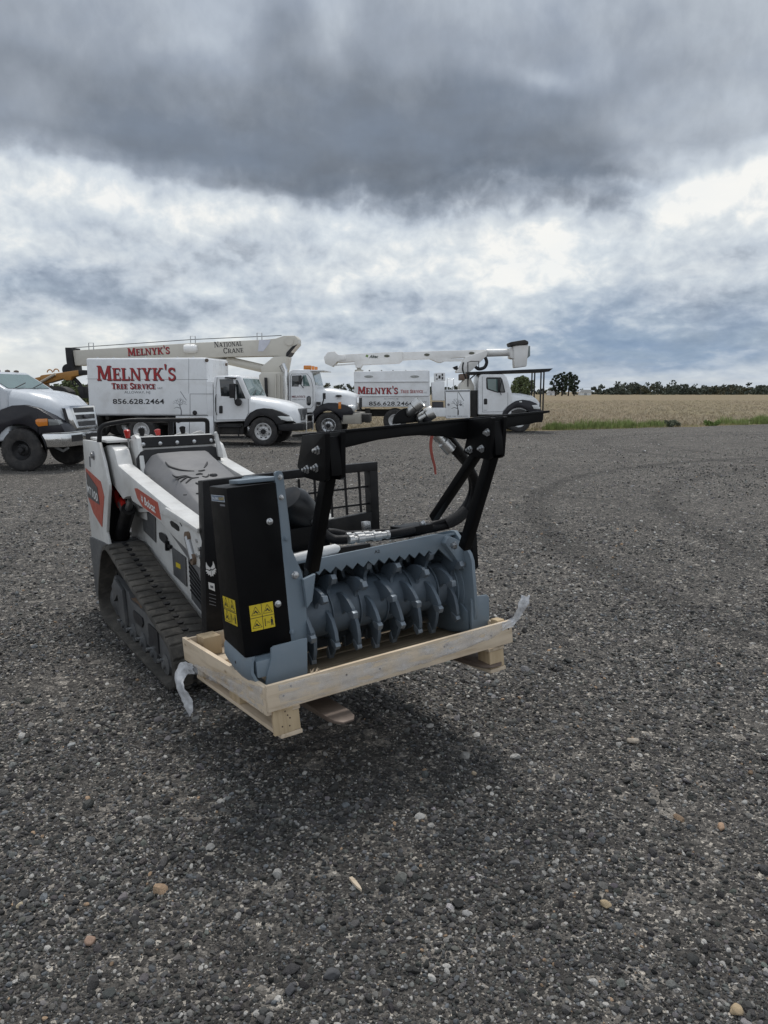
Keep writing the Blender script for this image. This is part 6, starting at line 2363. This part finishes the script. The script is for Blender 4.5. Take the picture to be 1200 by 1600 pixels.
# ------------------------------------------------------------------ mulcher
MG = pm("mulcher_grey_blue", (.155, .200, .240), .42, var=.06, vs=3, dirt=(.20, .20, .20), damt=.22, ds=4, coat=.12)
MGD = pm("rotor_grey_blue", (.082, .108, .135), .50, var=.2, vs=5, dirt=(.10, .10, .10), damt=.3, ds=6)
TIP = pm("cutter_tip_steel", (.165, .195, .225), .42, .35, var=.15, vs=9)
BLK = pm("mulcher_black", (.0045, .0045, .005), .40, var=.2, vs=3, rvar=.08, spec=.10, dirt=(.012, .012, .012), damt=.4)
mul = thing("forestry_mulcher", "grey-blue mulcher head with toothed rotor and black push bar on the pallet", "mulcher", P.M @ Matrix.Translation((0, 0, .152)))
MX = Matrix.Translation((0, 0, -.152))
ppl = lambda ax, val, px: P.pl(ax, val, px)


def mpart(mb, nm, mt, par=None, bevel=.004, **kw):
    return mb.build(nm, mt, par or mul, bevel=bevel, xf=MX, **kw)


# belt cover with its stickers
bc = mpart(MB().prism([(.178, 1.122), (.405, 1.126), (.435, .385), (.178, .345)], 0, -.062, .176), "belt_cover", BLK, bevel=.007)
for u, v in ((421, 814.8), (434, 943.5)):
    q_ = P.at(u, v, 1, .178)
    k_ = mpart(MB().lathe((q_.x, .178, q_.z), (0, -1, 0), [(.017, 0), (.016, .004), (.010, .005), (.010, .013), (.001, .015)], 14), "bolt", BOLT, bc, 0)


def sticker_panel(nm, o, U, V, w, h, par, mt, cells=True):
    o, U, V = Vector(o), Vector(U).normalized(), Vector(V).normalized()
    N = U.cross(V).normalized()
    mb = MB()
    mb.slab([o + N * .0008, o + U * w + N * .0008, o + U * w + V * h + N * .0008, o + V * h + N * .0008], .0006)
    s_ = mpart(mb, nm, mt, par, 0)
    if cells:
        ik = Ink(MX @ (o + N * .0014), U, V, .0004, .0001)
        t_ = w * .011
        ik.poly([(w * .5 - t_, 0), (w * .5 + t_, 0), (w * .5 + t_, h), (w * .5 - t_, h)])
        ik.poly([(0, h * .5 - t_), (w, h * .5 - t_), (w, h * .5 + t_), (0, h * .5 + t_)])
        for cx, cy in ((.25, .75), (.75, .75), (.25, .25)):
            x, y = cx * w, cy * h
            a = w * .19
            tri = [(x - a, y - a * .8), (x + a, y - a * .8), (x, y + a * .95), (x - a, y - a * .8)]
            for p, q2 in zip(tri, tri[1:]):
                ik.ribbon([p, q2], w * .016)
            ik.ribbon([(x - a * .5, y - a * .4), (x - a * .1, y - a * .05), (x + a * .15, y - a * .3), (x + a * .5, y - a * .45)], w * .045)
            ik.ribbon([(x - a * .2, y + a * .1), (x + a * .15, y - a * .1)], w * .05)
        ik.poly([(w * .58, h * .10), (w * .61, h * .10), (w * .61, h * .40), (w * .58, h * .40)])
        ik.ribbon([(w * .66, h * .26), (w * .80, h * .26)], w * .014)
        ik.ribbon([(w * .66, h * .21), (w * .80, h * .21)], w * .014)
        ik.poly([(w * .83, h * .22), (w * .93, h * .22), (w * .92, h * .34), (w * .84, h * .34)])
        ik.poly([(w * .84, h * .08), (w * .87, h * .08), (w * .885, h * .22), (w * .84, h * .22)])
        ik.poly([(w * .90, h * .08), (w * .93, h * .08), (w * .925, h * .22), (w * .888, h * .22)])
        ik.poly([(w * .885 + w * .028 * math.cos(a), h * .385 + w * .028 * math.sin(a)) for a in [math.pi * j / 6 for j in range(12)]])
        ik.build("pictogram", INK, s_)
    return s_


a, b, c = P.at(393.3, 987.2, 1, .178), P.at(430.2, 981, 1, .178), P.at(391, 946.6, 1, .178)
sticker_panel("warning_sticker", a, (1, 0, 0), (0, 0, 1), b.x - a.x, c.z - a.z, bc, ORVIN)
a, b, c = P.at(352.5, 970, 0, -.062), P.at(372, 981.5, 0, -.062), P.at(349, 931, 0, -.062)
sticker_panel("warning_sticker", a, (0, -1, 0), (0, 0, 1), a.y - b.y, c.z - a.z, bc, ORVIN)
a, b, c = P.at(331.5, 782.5, 0, -.062), P.at(352, 786.7, 0, -.062), P.at(331.5, 773, 0, -.062)
W_, H_ = a.y - b.y, c.z - a.z
lg = sticker_panel("maker_badge", (-.062, a.y, a.z), (0, -1, 0), (0, 0, 1), W_, H_, bc, pm("badge_blue_grey", (.10, .145, .22), .4), False)
sans("BAUMA", "lettering", pm("badge_pale", (.62, .66, .70), .4), lg, MX @ Vector((-.062, a.y - W_ * .05, a.z + H_ * .24)), (0, -1, 0), (0, 0, 1), W_ * .50, H_ * .5, .0022, .02)
sans("LIGHT", "lettering", pm("badge_gold", (.55, .40, .07), .4), lg, MX @ Vector((-.062, a.y - W_ * .57, a.z + H_ * .24)), (0, -1, 0), (0, 0, 1), W_ * .40, H_ * .5, .0022, .02)
for nm, z_, w2 in (("frame_line", .0, 1),):
    ik = Ink(MX @ Vector((-.062, a.y, a.z)), (0, -1, 0), (0, 0, 1), .0018, .0001)
    for r_ in ((0, 0, 1, .07), (0, .93, 1, 1), (0, 0, .02, 1), (.98, 0, 1, 1)):
        ik.poly([(W_ * r_[0], H_ * r_[1]), (W_ * r_[2], H_ * r_[1]), (W_ * r_[2], H_ * r_[3]), (W_ * r_[0], H_ * r_[3])])
    ik.build("badge_border", pm("badge_pale", (.62, .66, .70), .4), lg)
a, b, c = P.at(344.5, 790.5, 0, -.062), P.at(352, 792, 0, -.062), P.at(344.5, 787.5, 0, -.062)
sticker_panel("serial_plate", (-.062, a.y, a.z), (0, -1, 0), (0, 0, 1), a.y - b.y, c.z - a.z, bc, GREYV, False)

# bearing plate beside the cover, with its tab and bolts
fl = mpart(MB().prism(ppl(1, .182, [(429, 739), (432, 736.2), (436, 735.6), (440, 736.4), (442.3, 741), (447, 776), (453, 825), (456, 858), (460, 868), (470, 890), (474, 905), (478, 938), (480.5, 997), (480.5, 1004), (454, 1006), (449, 960), (444, 900), (437, 815)]), 1, .179, .197), "bearing_plate", MG)
for u, v in ((437.5, 745.5), (439.3, 777.3), (446.5, 841.5), (456, 987.5)):
    q_ = P.at(u, v, 1, .178)
    mpart(MB().lathe((q_.x, .179, q_.z), (0, -1, 0), [(.013, 0), (.013, .003), (.009, .0035), (.009, .012), (.001, .013)], 8), "bolt", BOLT if v < 800 else MG, fl, 0)
q_ = P.at(461, 898.5, 1, .178)
mpart(MB().lathe((q_.x, .179, q_.z), (0, -1, 0), [(.019, 0), (.019, .003), (.015, .004), (.015, .016), (.001, .018)], 6), "bolt", BOLT, fl, 0)
mpart(MB().prism([(.02, .36), (.178, .36), (.20, .62), (.20, .18), (.02, .24)], 2, 1.128, 1.146), "top_tab", MG)
mpart(MB().bx(.178, .196, .198, .60, .20, 1.14), "chain_case_back", MG)
el = P.at(478, 935, 1, .12)
mpart(MB().prism(ppl(1, .16, [(473, 905), (492, 896), (487, 938), (479, 950)]), 1, .150, .176), "ear_plate", MG)
# end plates, back wall, hood with saw teeth
ENDP = [(.125, .58), (.14, .62), (.255, .735), (.30, .735), (.66, .665), (.66, .155), (.36, .155), (.20, .185), (.145, .25), (.125, .30)]
mpart(MB().prism([(.20, .20), (.20, .62), (.255, .735), (.30, .735), (.66, .665), (.66, .155), (.30, .155)], 0, .206, .224), "end_plate", MG)
ep = mpart(MB().prism(ENDP, 0, 1.225, 1.247), "end_plate", MG)
mpart(MB().bx(.225, 1.224, .64, .656, .16, .645), "back_wall", pm("mulcher_shaded_inside", (.06, .078, .094), .6, var=.2))  # housing grey-blue darkened for the shade inside
mpart(MB().prism([(.250, .715), (.645, .645), (.645, .655), (.250, .728)], 0, .225, 1.224), "top_plate", MG, bevel=.002)
teeth = []
x_l, x_r = P.at(489, 895, 1, .235), P.at(685, 861, 1, .235)
for i in range(12):
    for f_, dz_ in ((0, 0.012), (.5, -.016)):
        t_ = (i + f_) / 12
        teeth.append((x_l.x + (x_r.x - x_l.x) * t_, x_l.z + (x_r.z - x_l.z) * t_ + dz_))
teeth.append((x_r.x, x_r.z + .012))
hood = ppl(1, .235, [(727, 897), (732, 868), (725, 847), (699, 836), (685, 834), (486, 875)])
hd = mpart(MB().prism(teeth + hood, 1, .232, .250), "saw_tooth_hood", MG, bevel=.002)
a, b = P.at(585, 865, 1, .232), P.at(593, 858.5, 1, .232)
sans("A2", "lettering", INK, hd, MX @ Vector((a.x, .232, a.z)), (1, 0, 0), (0, 0, 1), b.x - a.x, b.z - a.z, .0012, .02)
mpart(MB().prism(ppl(1, .20, [(694, 849), (700, 838), (725, 848), (733, 870), (727.5, 896)]), 1, .19, .232), "hood_gusset", MG, hd)
for y, z in ((.19, .56), (.40, .60), (.52, .30), (.24, .24)):
    mpart(MB().lathe((1.225, y, z), (-1, 0, 0), [(.013, 0), (.013, .004), (.008, .005), (.008, .01), (.001, .011)], 10), "bolt", BOLT, ep, 0)
mpart(MB().lathe((1.224, .40, .42), (-1, 0, 0), [(.20, 0), (.20, .008), (.165, .012), (.165, .02), (.10, .024), (.001, .026)], 36), "bearing_flange", MG, ep, 0)
mpart(MB().prism([(.18, .20), (.44, .16), (.50, .22), (.42, .34), (.26, .36), (.18, .30)], 0, 1.212, 1.224), "wear_plate", MG, ep)
mpart(MB().prism(ppl(1, .30, [(729, 832.5), (738, 832), (741, 884), (734, 892)]), 1, .26, .46), "motor_cover", BLK)
# skids
sk = mpart(MB().prism(ppl(1, .10, [(423, 1013), (427, 1009.5), (434, 1007.5), (479, 996.5), (479.5, 1052), (470, 1075), (414, 1075), (418, 1050), (423, 1030)]), 1, .092, .108), "skid_plate", MG, bevel=.003)
mb = MB()
lp = []
for y, z in ((.108, .365), (.178, .345), (.26, .345), (.36, .365), (.435, .395)):
    lp.append([(-.050, y, z), (-.064, y, z - .03), (-.068, y, z - .075), (-.052, y, z - .115), (-.02, y, z - .15), (.05, y, max(.153, z - .175)), (.06, y, max(.165, z - .165)), (-.01, y, z - .138), (-.04, y, z - .108), (-.054, y, z - .073), (-.05, y, z - .03), (-.040, y, z)])
mb.loft(lp)
mpart(mb, "skid_side", MG, sk, 0)
mpart(MB().bx(-.04, .176, .106, .44, .26, .34), "skid_top", MG, sk, .01)
mpart(MB().cyl((-.0665, .30, .30), (-.060, .30, .30), .008, n=10), "hole", INK, sk, 0)
sk2 = mpart(MB().prism(ppl(1, .15, [(735, 937), (740, 932), (760, 929), (763, 933), (763.5, 985), (736, 992)]), 1, .142, .158), "skid_plate", MG, bevel=.003)
mpart(MB().bx(1.249, 1.32, .159, .50, .153, .30), "skid_side", MG, sk2, .012)

# rotor: drum with curved claws set in a double helix
AX, AZ, RD = .375, .435, .125
rot_ = mpart(MB().lathe((.228, AX, AZ), (1, 0, 0), [(.10, 0), (RD, .004), (RD, .986), (.10, .99)], 40), "rotor", MGD, bevel=0)
claw = [(-.52, .085), (-.50, .125), (-.40, .150), (-.26, .180), (-.08, .210), (.06, .236), (.16, .240), (.20, .218), (.16, .188), (.14, .150), (.22, .128), (.34, .118), (.30, .08)]
tipp = [(.135, .195), (.165, .190), (.235, .217), (.215, .250), (.13, .254), (.10, .238)]
NT_ = 54
for i in range(NT_):
    x = .250 + .94 * i / (NT_ - 1)
    for s_ in (0,):
        a0 = R_(i * 137.5 + 40 + rnd.uniform(-9, 9))
        # angle measured in the y-z plane; claws lean in the direction of turning
        def PT(lst, k_=1.0):
            return [(AX + r * math.cos(a0 + t_ * 1.25), AZ + r * math.sin(a0 + t_ * 1.25)) for t_, r in lst]
        c_ = mpart(MB().prism(PT(claw), 0, x - .010, x + .010), "claw", MGD, rot_, .004)
        mpart(MB().prism(PT(tipp), 0, x - .0135, x + .0135), "cutter_tip", TIP, c_, .0015)
for x in (.44, .60, .76, .92, 1.08):
    mpart(MB().lathe((x - .004, AX, AZ), (1, 0, 0), [(RD - .01, 0), (RD + .012, 0), (RD + .012, .008), (RD - .01, .008)], 40), "drum_rib", MGD, rot_, 0)

# push bar
XL, XR, YB = .20, 1.115, -.075
lb_ = ppl(0, XL, [(476, 680), (511, 675.5), (512, 678), (512.5, 749), (509, 752.5), (498, 751), (480, 746), (476, 741), (468, 728)])
rb_ = ppl(0, XR, [(735, 655), (770, 651.8), (772, 653.5), (768, 715), (764, 718), (754, 716), (732, 710), (727, 706), (733, 680)])
pb = mpart(MB().prism(ppl(1, YB, [(475.5, 680), (657, 660.2), (793, 647.5), (857, 643.2), (857, 645), (848.5, 646.5), (848, 658), (829, 662.3), (792, 668), (735, 684), (727, 686.5), (700, 682.5), (657, 680), (630, 682), (590, 687.5), (530, 702), (500, 705), (480, 706)]), 1, YB, YB + .02), "push_bar", BLK)
a, b = P.at(476, 679.5, 1, YB), P.at(857, 643, 1, YB)
mb = MB()
mb.bar(a + Vector((0, .06, 0)), b + Vector((0, .06, 0)), .14, .012, (0, 0, 1))
mpart(mb, "top_flange", BLK, pb, .002)
for x0, poly, bl in ((XL, lb_, ((497, 703.5), (480.5, 733.5), (494.5, 731))), (XR, rb_, ((762, 675.5), (735, 702.5), (753, 701)))):
    br_ = mpart(MB().prism(poly, 0, x0 - .012, x0 + .012), "bracket", BLK, pb, .003)
    mpart(MB().prism([(y + .0, z) for y, z in poly], 0, x0 + .062, x0 + .084), "bracket", BLK, pb, .003)
    mpart(MB().bx(x0 + .013, x0 + .061, min(y for y, z in poly) + .02, min(y for y, z in poly) + .035, 1.15, 1.31), "bracket_web", BLK, pb, .002)
    for u, v in bl:
        q_ = P.at(u, v, 0, x0 - .012)
        mpart(MB().lathe((x0 - .012, q_.y, q_.z), (-1, 0, 0), [(.020, 0), (.020, .003), (.014, .004), (.014, .014), (.008, .015), (.008, .026), (.001, .028)], 6), "bolt", BOLT, br_, 0)
for x0, tf, bf, tr, br2 in ((XL, (499, 745), (474, 892), None, None), (XR, (758, 712), (716, 858), (736, 708), (668, 811))):
    yt, yb_ = P.at(*tf, 0, x0), P.at(*bf, 0, x0)
    mpart(MB().bar(Vector((x0 + .043, yt.y, yt.z)), Vector((x0 + .043, yb_.y, yb_.z)), .050, .054, (0, 1, 0)), "front_leg", BLK, pb, .006)
    if x0 == XR:
        r0, r1 = P.at(*tr, 0, x0), P.at(*br2, 0, x0)
        RT, RB = (r0.y, r0.z), (r1.y, r1.z)
for x0 in (XR,):
    mpart(MB().bar(Vector((x0 + .043, RT[0], RT[1])), Vector((x0 + .043, RB[0], RB[1])), .050, .040, (0, 1, 0)), "rear_leg", BLK, pb, .006)
q_ = P.at(707, 853, 0, XR - .02)
mpart(MB().lathe((XR - .004, q_.y, q_.z), (-1, 0, 0), [(.022, 0), (.022, .004), (.016, .005), (.016, .02), (.001, .022)], 6), "bolt", BOLT, pb, 0)
q_ = P.at(658, 819, 0, XR - .02)
mpart(MB().lathe((XR - .004, q_.y, q_.z), (-1, 0, 0), [(.022, 0), (.022, .004), (.016, .005), (.016, .02), (.001, .022)], 6), "bolt", BOLT, pb, 0)
# half round guard on the beam
c_ = P.at(636, 661, 1, YB + .10)
mpart(MB().prism([(c_.x + .085 * math.cos(a), c_.z + .072 * math.sin(a)) for a in [math.pi * j / 14 for j in range(15)]], 1, YB + .09, YB + .10), "hose_guard", BLK, pb, .002)

# hydraulics
HOSE = pm("hydraulic_hose_rubber", (.008, .008, .009), .5, var=.2, vs=12, bump=.4, bs=200, spec=.2)
FIT = pm("zinc_fitting", (.52, .52, .51), .34, .9, var=.1, vs=12)
WRAP = pm("white_wrap", (.66, .66, .65), .45, var=.05)


def pipe(nm, mt, pts, r, n=10, par=None, sm=5):
    mb = MB()
    mb.tube(smooth_path(pts, sm) if sm else pts, r, n)
    return mpart(mb, nm, mt, par, 0)


Y2 = .02
pipe("hose", HOSE, [P.at(686, 668, 1, Y2), P.at(700, 684, 1, Y2 + .02), P.at(722, 712, 1, Y2 + .12), P.at(734, 733, 1, Y2 + .2), P.at(742, 752, 1, Y2 + .25), P.at(741, 775, 1, .34), P.at(728, 800, 1, .38), P.at(706, 817, 1, .42), P.at(670, 826, 1, .45), P.at(630, 834, 1, .50), P.at(560, 840, 1, .52)], .026)
pipe("hose", HOSE, [P.at(694, 690, 1, Y2 + .03), P.at(716, 712, 1, Y2 + .13), P.at(733, 735, 1, .25), P.at(736, 770, 1, .36), P.at(715, 803, 1, .40), P.at(680, 818, 1, .44), P.at(640, 828, 1, .5), P.at(585, 832, 1, .54), P.at(520, 836, 1, .56)], .018)
sl_ = pipe("hose_sleeve", pm("webbing_sleeve", (.020, .020, .021), .9, bump=1, bs=400), [P.at(729, 797, 1, .37), P.at(716, 808, 1, .39), P.at(698, 818, 1, .42)], .033)
# couplers at the top of the hose
for pts, cap in (([(668, 655), (677, 669), (690, 686), (703, 703)], False), ([(649, 645), (654, 650)], True)):
    pass
a, b = P.at(679, 676, 1, Y2 - .06), P.at(705, 704, 1, Y2 - .08)
ax_ = (b - a)
mb = MB()
mb.lathe(a, ax_, [(.014, -.03), (.018, 0), (.026, .01), (.026, .04), (.022, .045), (.022, .06), (.030, .065), (.030, .115), (.026, .12), (.026, ax_.length - .012), (.030, ax_.length - .010), (.030, ax_.length), (.001, ax_.length)], 18)
mpart(mb, "coupler", FIT, None, 0)
pipe("hose", HOSE, [P.at(664, 652, 1, Y2 - .04), P.at(672, 665, 1, Y2 - .05), a], .019, sm=4)
for u, v, r, d_, nm in ((667, 648.5, .034, Vector((.72, -.55, .42)), "coupler_cap"), (649, 636, .030, Vector((.5, -.6, .62)), "coupler_cap")):
    c_ = P.at(u, v, 1, Y2 - .03)
    mb = MB().lathe(c_ - d_.normalized() * .055, d_, [(.012, 0), (r * .75, .012), (r * .82, .05), (r, .055), (r, .085), (r * .93, .092), (r * .8, .088), (.001, .086)], 22)
    mpart(mb, nm, FIT, None, 0)
mb = MB()
pth = [P.at(u, v, 1, Y2 - .09) for u, v in ((681, 673), (675.5, 680), (673, 695), (675, 712), (679, 728), (680.5, 741))]
pth = smooth_path(pth, 5)
for i, (p, q2) in enumerate(zip(pth, pth[1:])):
    mb.bar(p, q2 + (q2 - p) * .1, .004, .018 * (1 - .5 * i / len(pth)), (1, 0, .1))
mpart(mb, "cap_strap", pm("red_rubber_strap", (.26, .045, .03), .5, var=.25, vs=14), None, 0)
# motor and plumbing behind the hood
a, b = P.at(452, 782, 1, .50), P.at(483, 822, 1, .56)
mb = MB()
mb.lathe(a, b - a, [(.02, -.03), (.075, -.02), (.098, .02), (.102, .10), (.092, (b - a).length), (.05, (b - a).length + .02)], 26)
mpart(mb, "hydraulic_motor", pm("motor_black", (.010, .011, .013), .36, var=.15, spec=.35), None, 0)
for u0, v0, u1, v1, y, r in ((492, 812, 503, 829, .44, .030), (470, 778, 479, 788, .46, .026)):
    a, b = P.at(u0, v0, 1, y), P.at(u1, v1, 1, y)
    L_ = (b - a).length
    mpart(MB().lathe(a, b - a, [(r * .7, -.01), (r, 0), (r, L_ * .3), (r * .75, L_ * .32), (r * .75, L_ * .6), (r * 1.05, L_ * .62), (r * 1.05, L_ * .9), (r * .6, L_), (.001, L_ * 1.02)], 12), "fitting", FIT, None, 0)
pipe("hose", HOSE, [P.at(503, 829, 1, .44), P.at(512, 838, 1, .42), P.at(524, 843, 1, .40), P.at(537, 843, 1, .37), P.at(553, 842, 1, .35)], .024)
pipe("hose", HOSE, [P.at(500, 832, 1, .50), P.at(520, 832, 1, .48), P.at(545, 837, 1, .46)], .022)
for u0, v0, u1, v1, y, r in ((544, 844, 607, 835, .33, .021), (540, 838, 585, 834, .44, .017)):
    a, b = P.at(u0, v0, 1, y), P.at(u1, v1, 1, y)
    L_ = (b - a).length
    pr_ = [(r * .8, 0), (r * 1.15, .004), (r * 1.15, .03), (r * .7, .034), (r * .7, .05), (r * 1.1, .055), (r * 1.1, .095), (r * .8, .10), (r * .8, L_ * .6), (r * 1.12, L_ * .62), (r * 1.12, L_ * .8), (r * .85, L_ * .82), (r * .85, L_ * .93), (r * 1.1, L_ * .94), (r * 1.1, L_), (.001, L_)]
    mpart(MB().lathe(a, b - a, pr_, 12), "fitting", FIT, None, 0)
pipe("hose", HOSE, [P.at(606, 835, 1, .33), P.at(625, 832, 1, .34), P.at(645, 828, 1, .37)], .022)
mpart(MB().bx(*(lambda q_: (q_.x - .09, q_.x + .09, .36, .52, q_.z - .03, q_.z + .01))(P.at(643, 823, 1, .44))), "junction_block", BLK, None, .004)
a, b = P.at(452, 876, 1, .31), P.at(530, 856, 1, .31)
mpart(MB().lathe(a, b - a, [(.02, 0), (.027, .01), (.027, (b - a).length * .62), (.0285, (b - a).length * .63), (.0285, (b - a).length * .70), (.027, (b - a).length * .71), (.025, (b - a).length - .02), (.012, (b - a).length)], 16), "document_tube", WRAP, None, 0)
mpart(MB().bx(.30, .56, .44, .60, .74, .86), "motor_mount", BLK, None, .006)
mb = MB().bx(*(lambda q_: (q_.x - .02, q_.x + .02, .62, .66, q_.z - .02, q_.z + .03))(P.at(572, 823, 1, .64)))
mpart(mb, "bolt", BOLT, None, .003)

# ------------------------------------------------------------------ single stones one notices on the yard, and a splinter
STM = lambda nm, c: pm(nm, c, .75, var=.22, vs=30, bump=.6, bs=90)
for i, (u, v, r, c, lab) in enumerate([
    (989, 1161, .030, (.36, .31, .25), "pale angular stone well to the right of the pallet"),
    (1126, 1295, .022, (.38, .25, .16), "tan oval pebble near the right edge of the yard"),
    (946, 1417, .021, (.40, .31, .19), "yellowish pebble lower right, below the crated mulcher"),
    (1151, 1584, .024, (.42, .32, .20), "large tan pebble in the lower right corner"),
    (741, 1210, .015, (.42, .34, .24), "small cream stone just past the pallet's shadow"),
    (518, 1528, .026, (.085, .085, .088), "large dark grey stone at the bottom, left of centre"),
    (455, 1550, .022, (.075, .075, .08), "dark broken stone at the bottom edge, left of the larger dark one"),
    (141, 1474, .021, (.30, .20, .145), "reddish stone in the lower left of the yard"),
    (32, 1417, .015, (.40, .34, .24), "round buff pebble near the left edge of the yard"),
    (642, 1370, .017, (.17, .15, .14), "round brown-grey stone left of the yellowish pebble"),
]):
    g = ground_at(u, v)
    o = pebble_mesh(50 + i, .3, .62, 3).build("pebble", STM("pebble_%s" % ("abcdefghij"[i]), c), smooth=60)
    o.location = g + Vector((0, 0, r * .42))
    o.scale = (r, r * .9, r)
    o.rotation_euler = (0, 0, i * 1.3)
    tag(o, lab, "stone", "stones that stand out on the gravel")
g = ground_at(548, 1378)
g2 = ground_at(565, 1398)
mb = MB()
d_ = g2 - g
mb.loft([[d_ * t_ + Vector((-d_.y, d_.x, 0)).normalized() * s_ * w_ + Vector((0, 0, z)) for s_, z in ((-1, .012), (1, .012), (1, .020), (-1, .020))] for t_, w_ in ((0, .006), (.35, .0075), (.75, .0055), (1, .001))])
o = mb.build("wood_splinter", WX)
o.location = g
tag(o, "pale wood splinter lying on dark gravel in the foreground", "splinter")
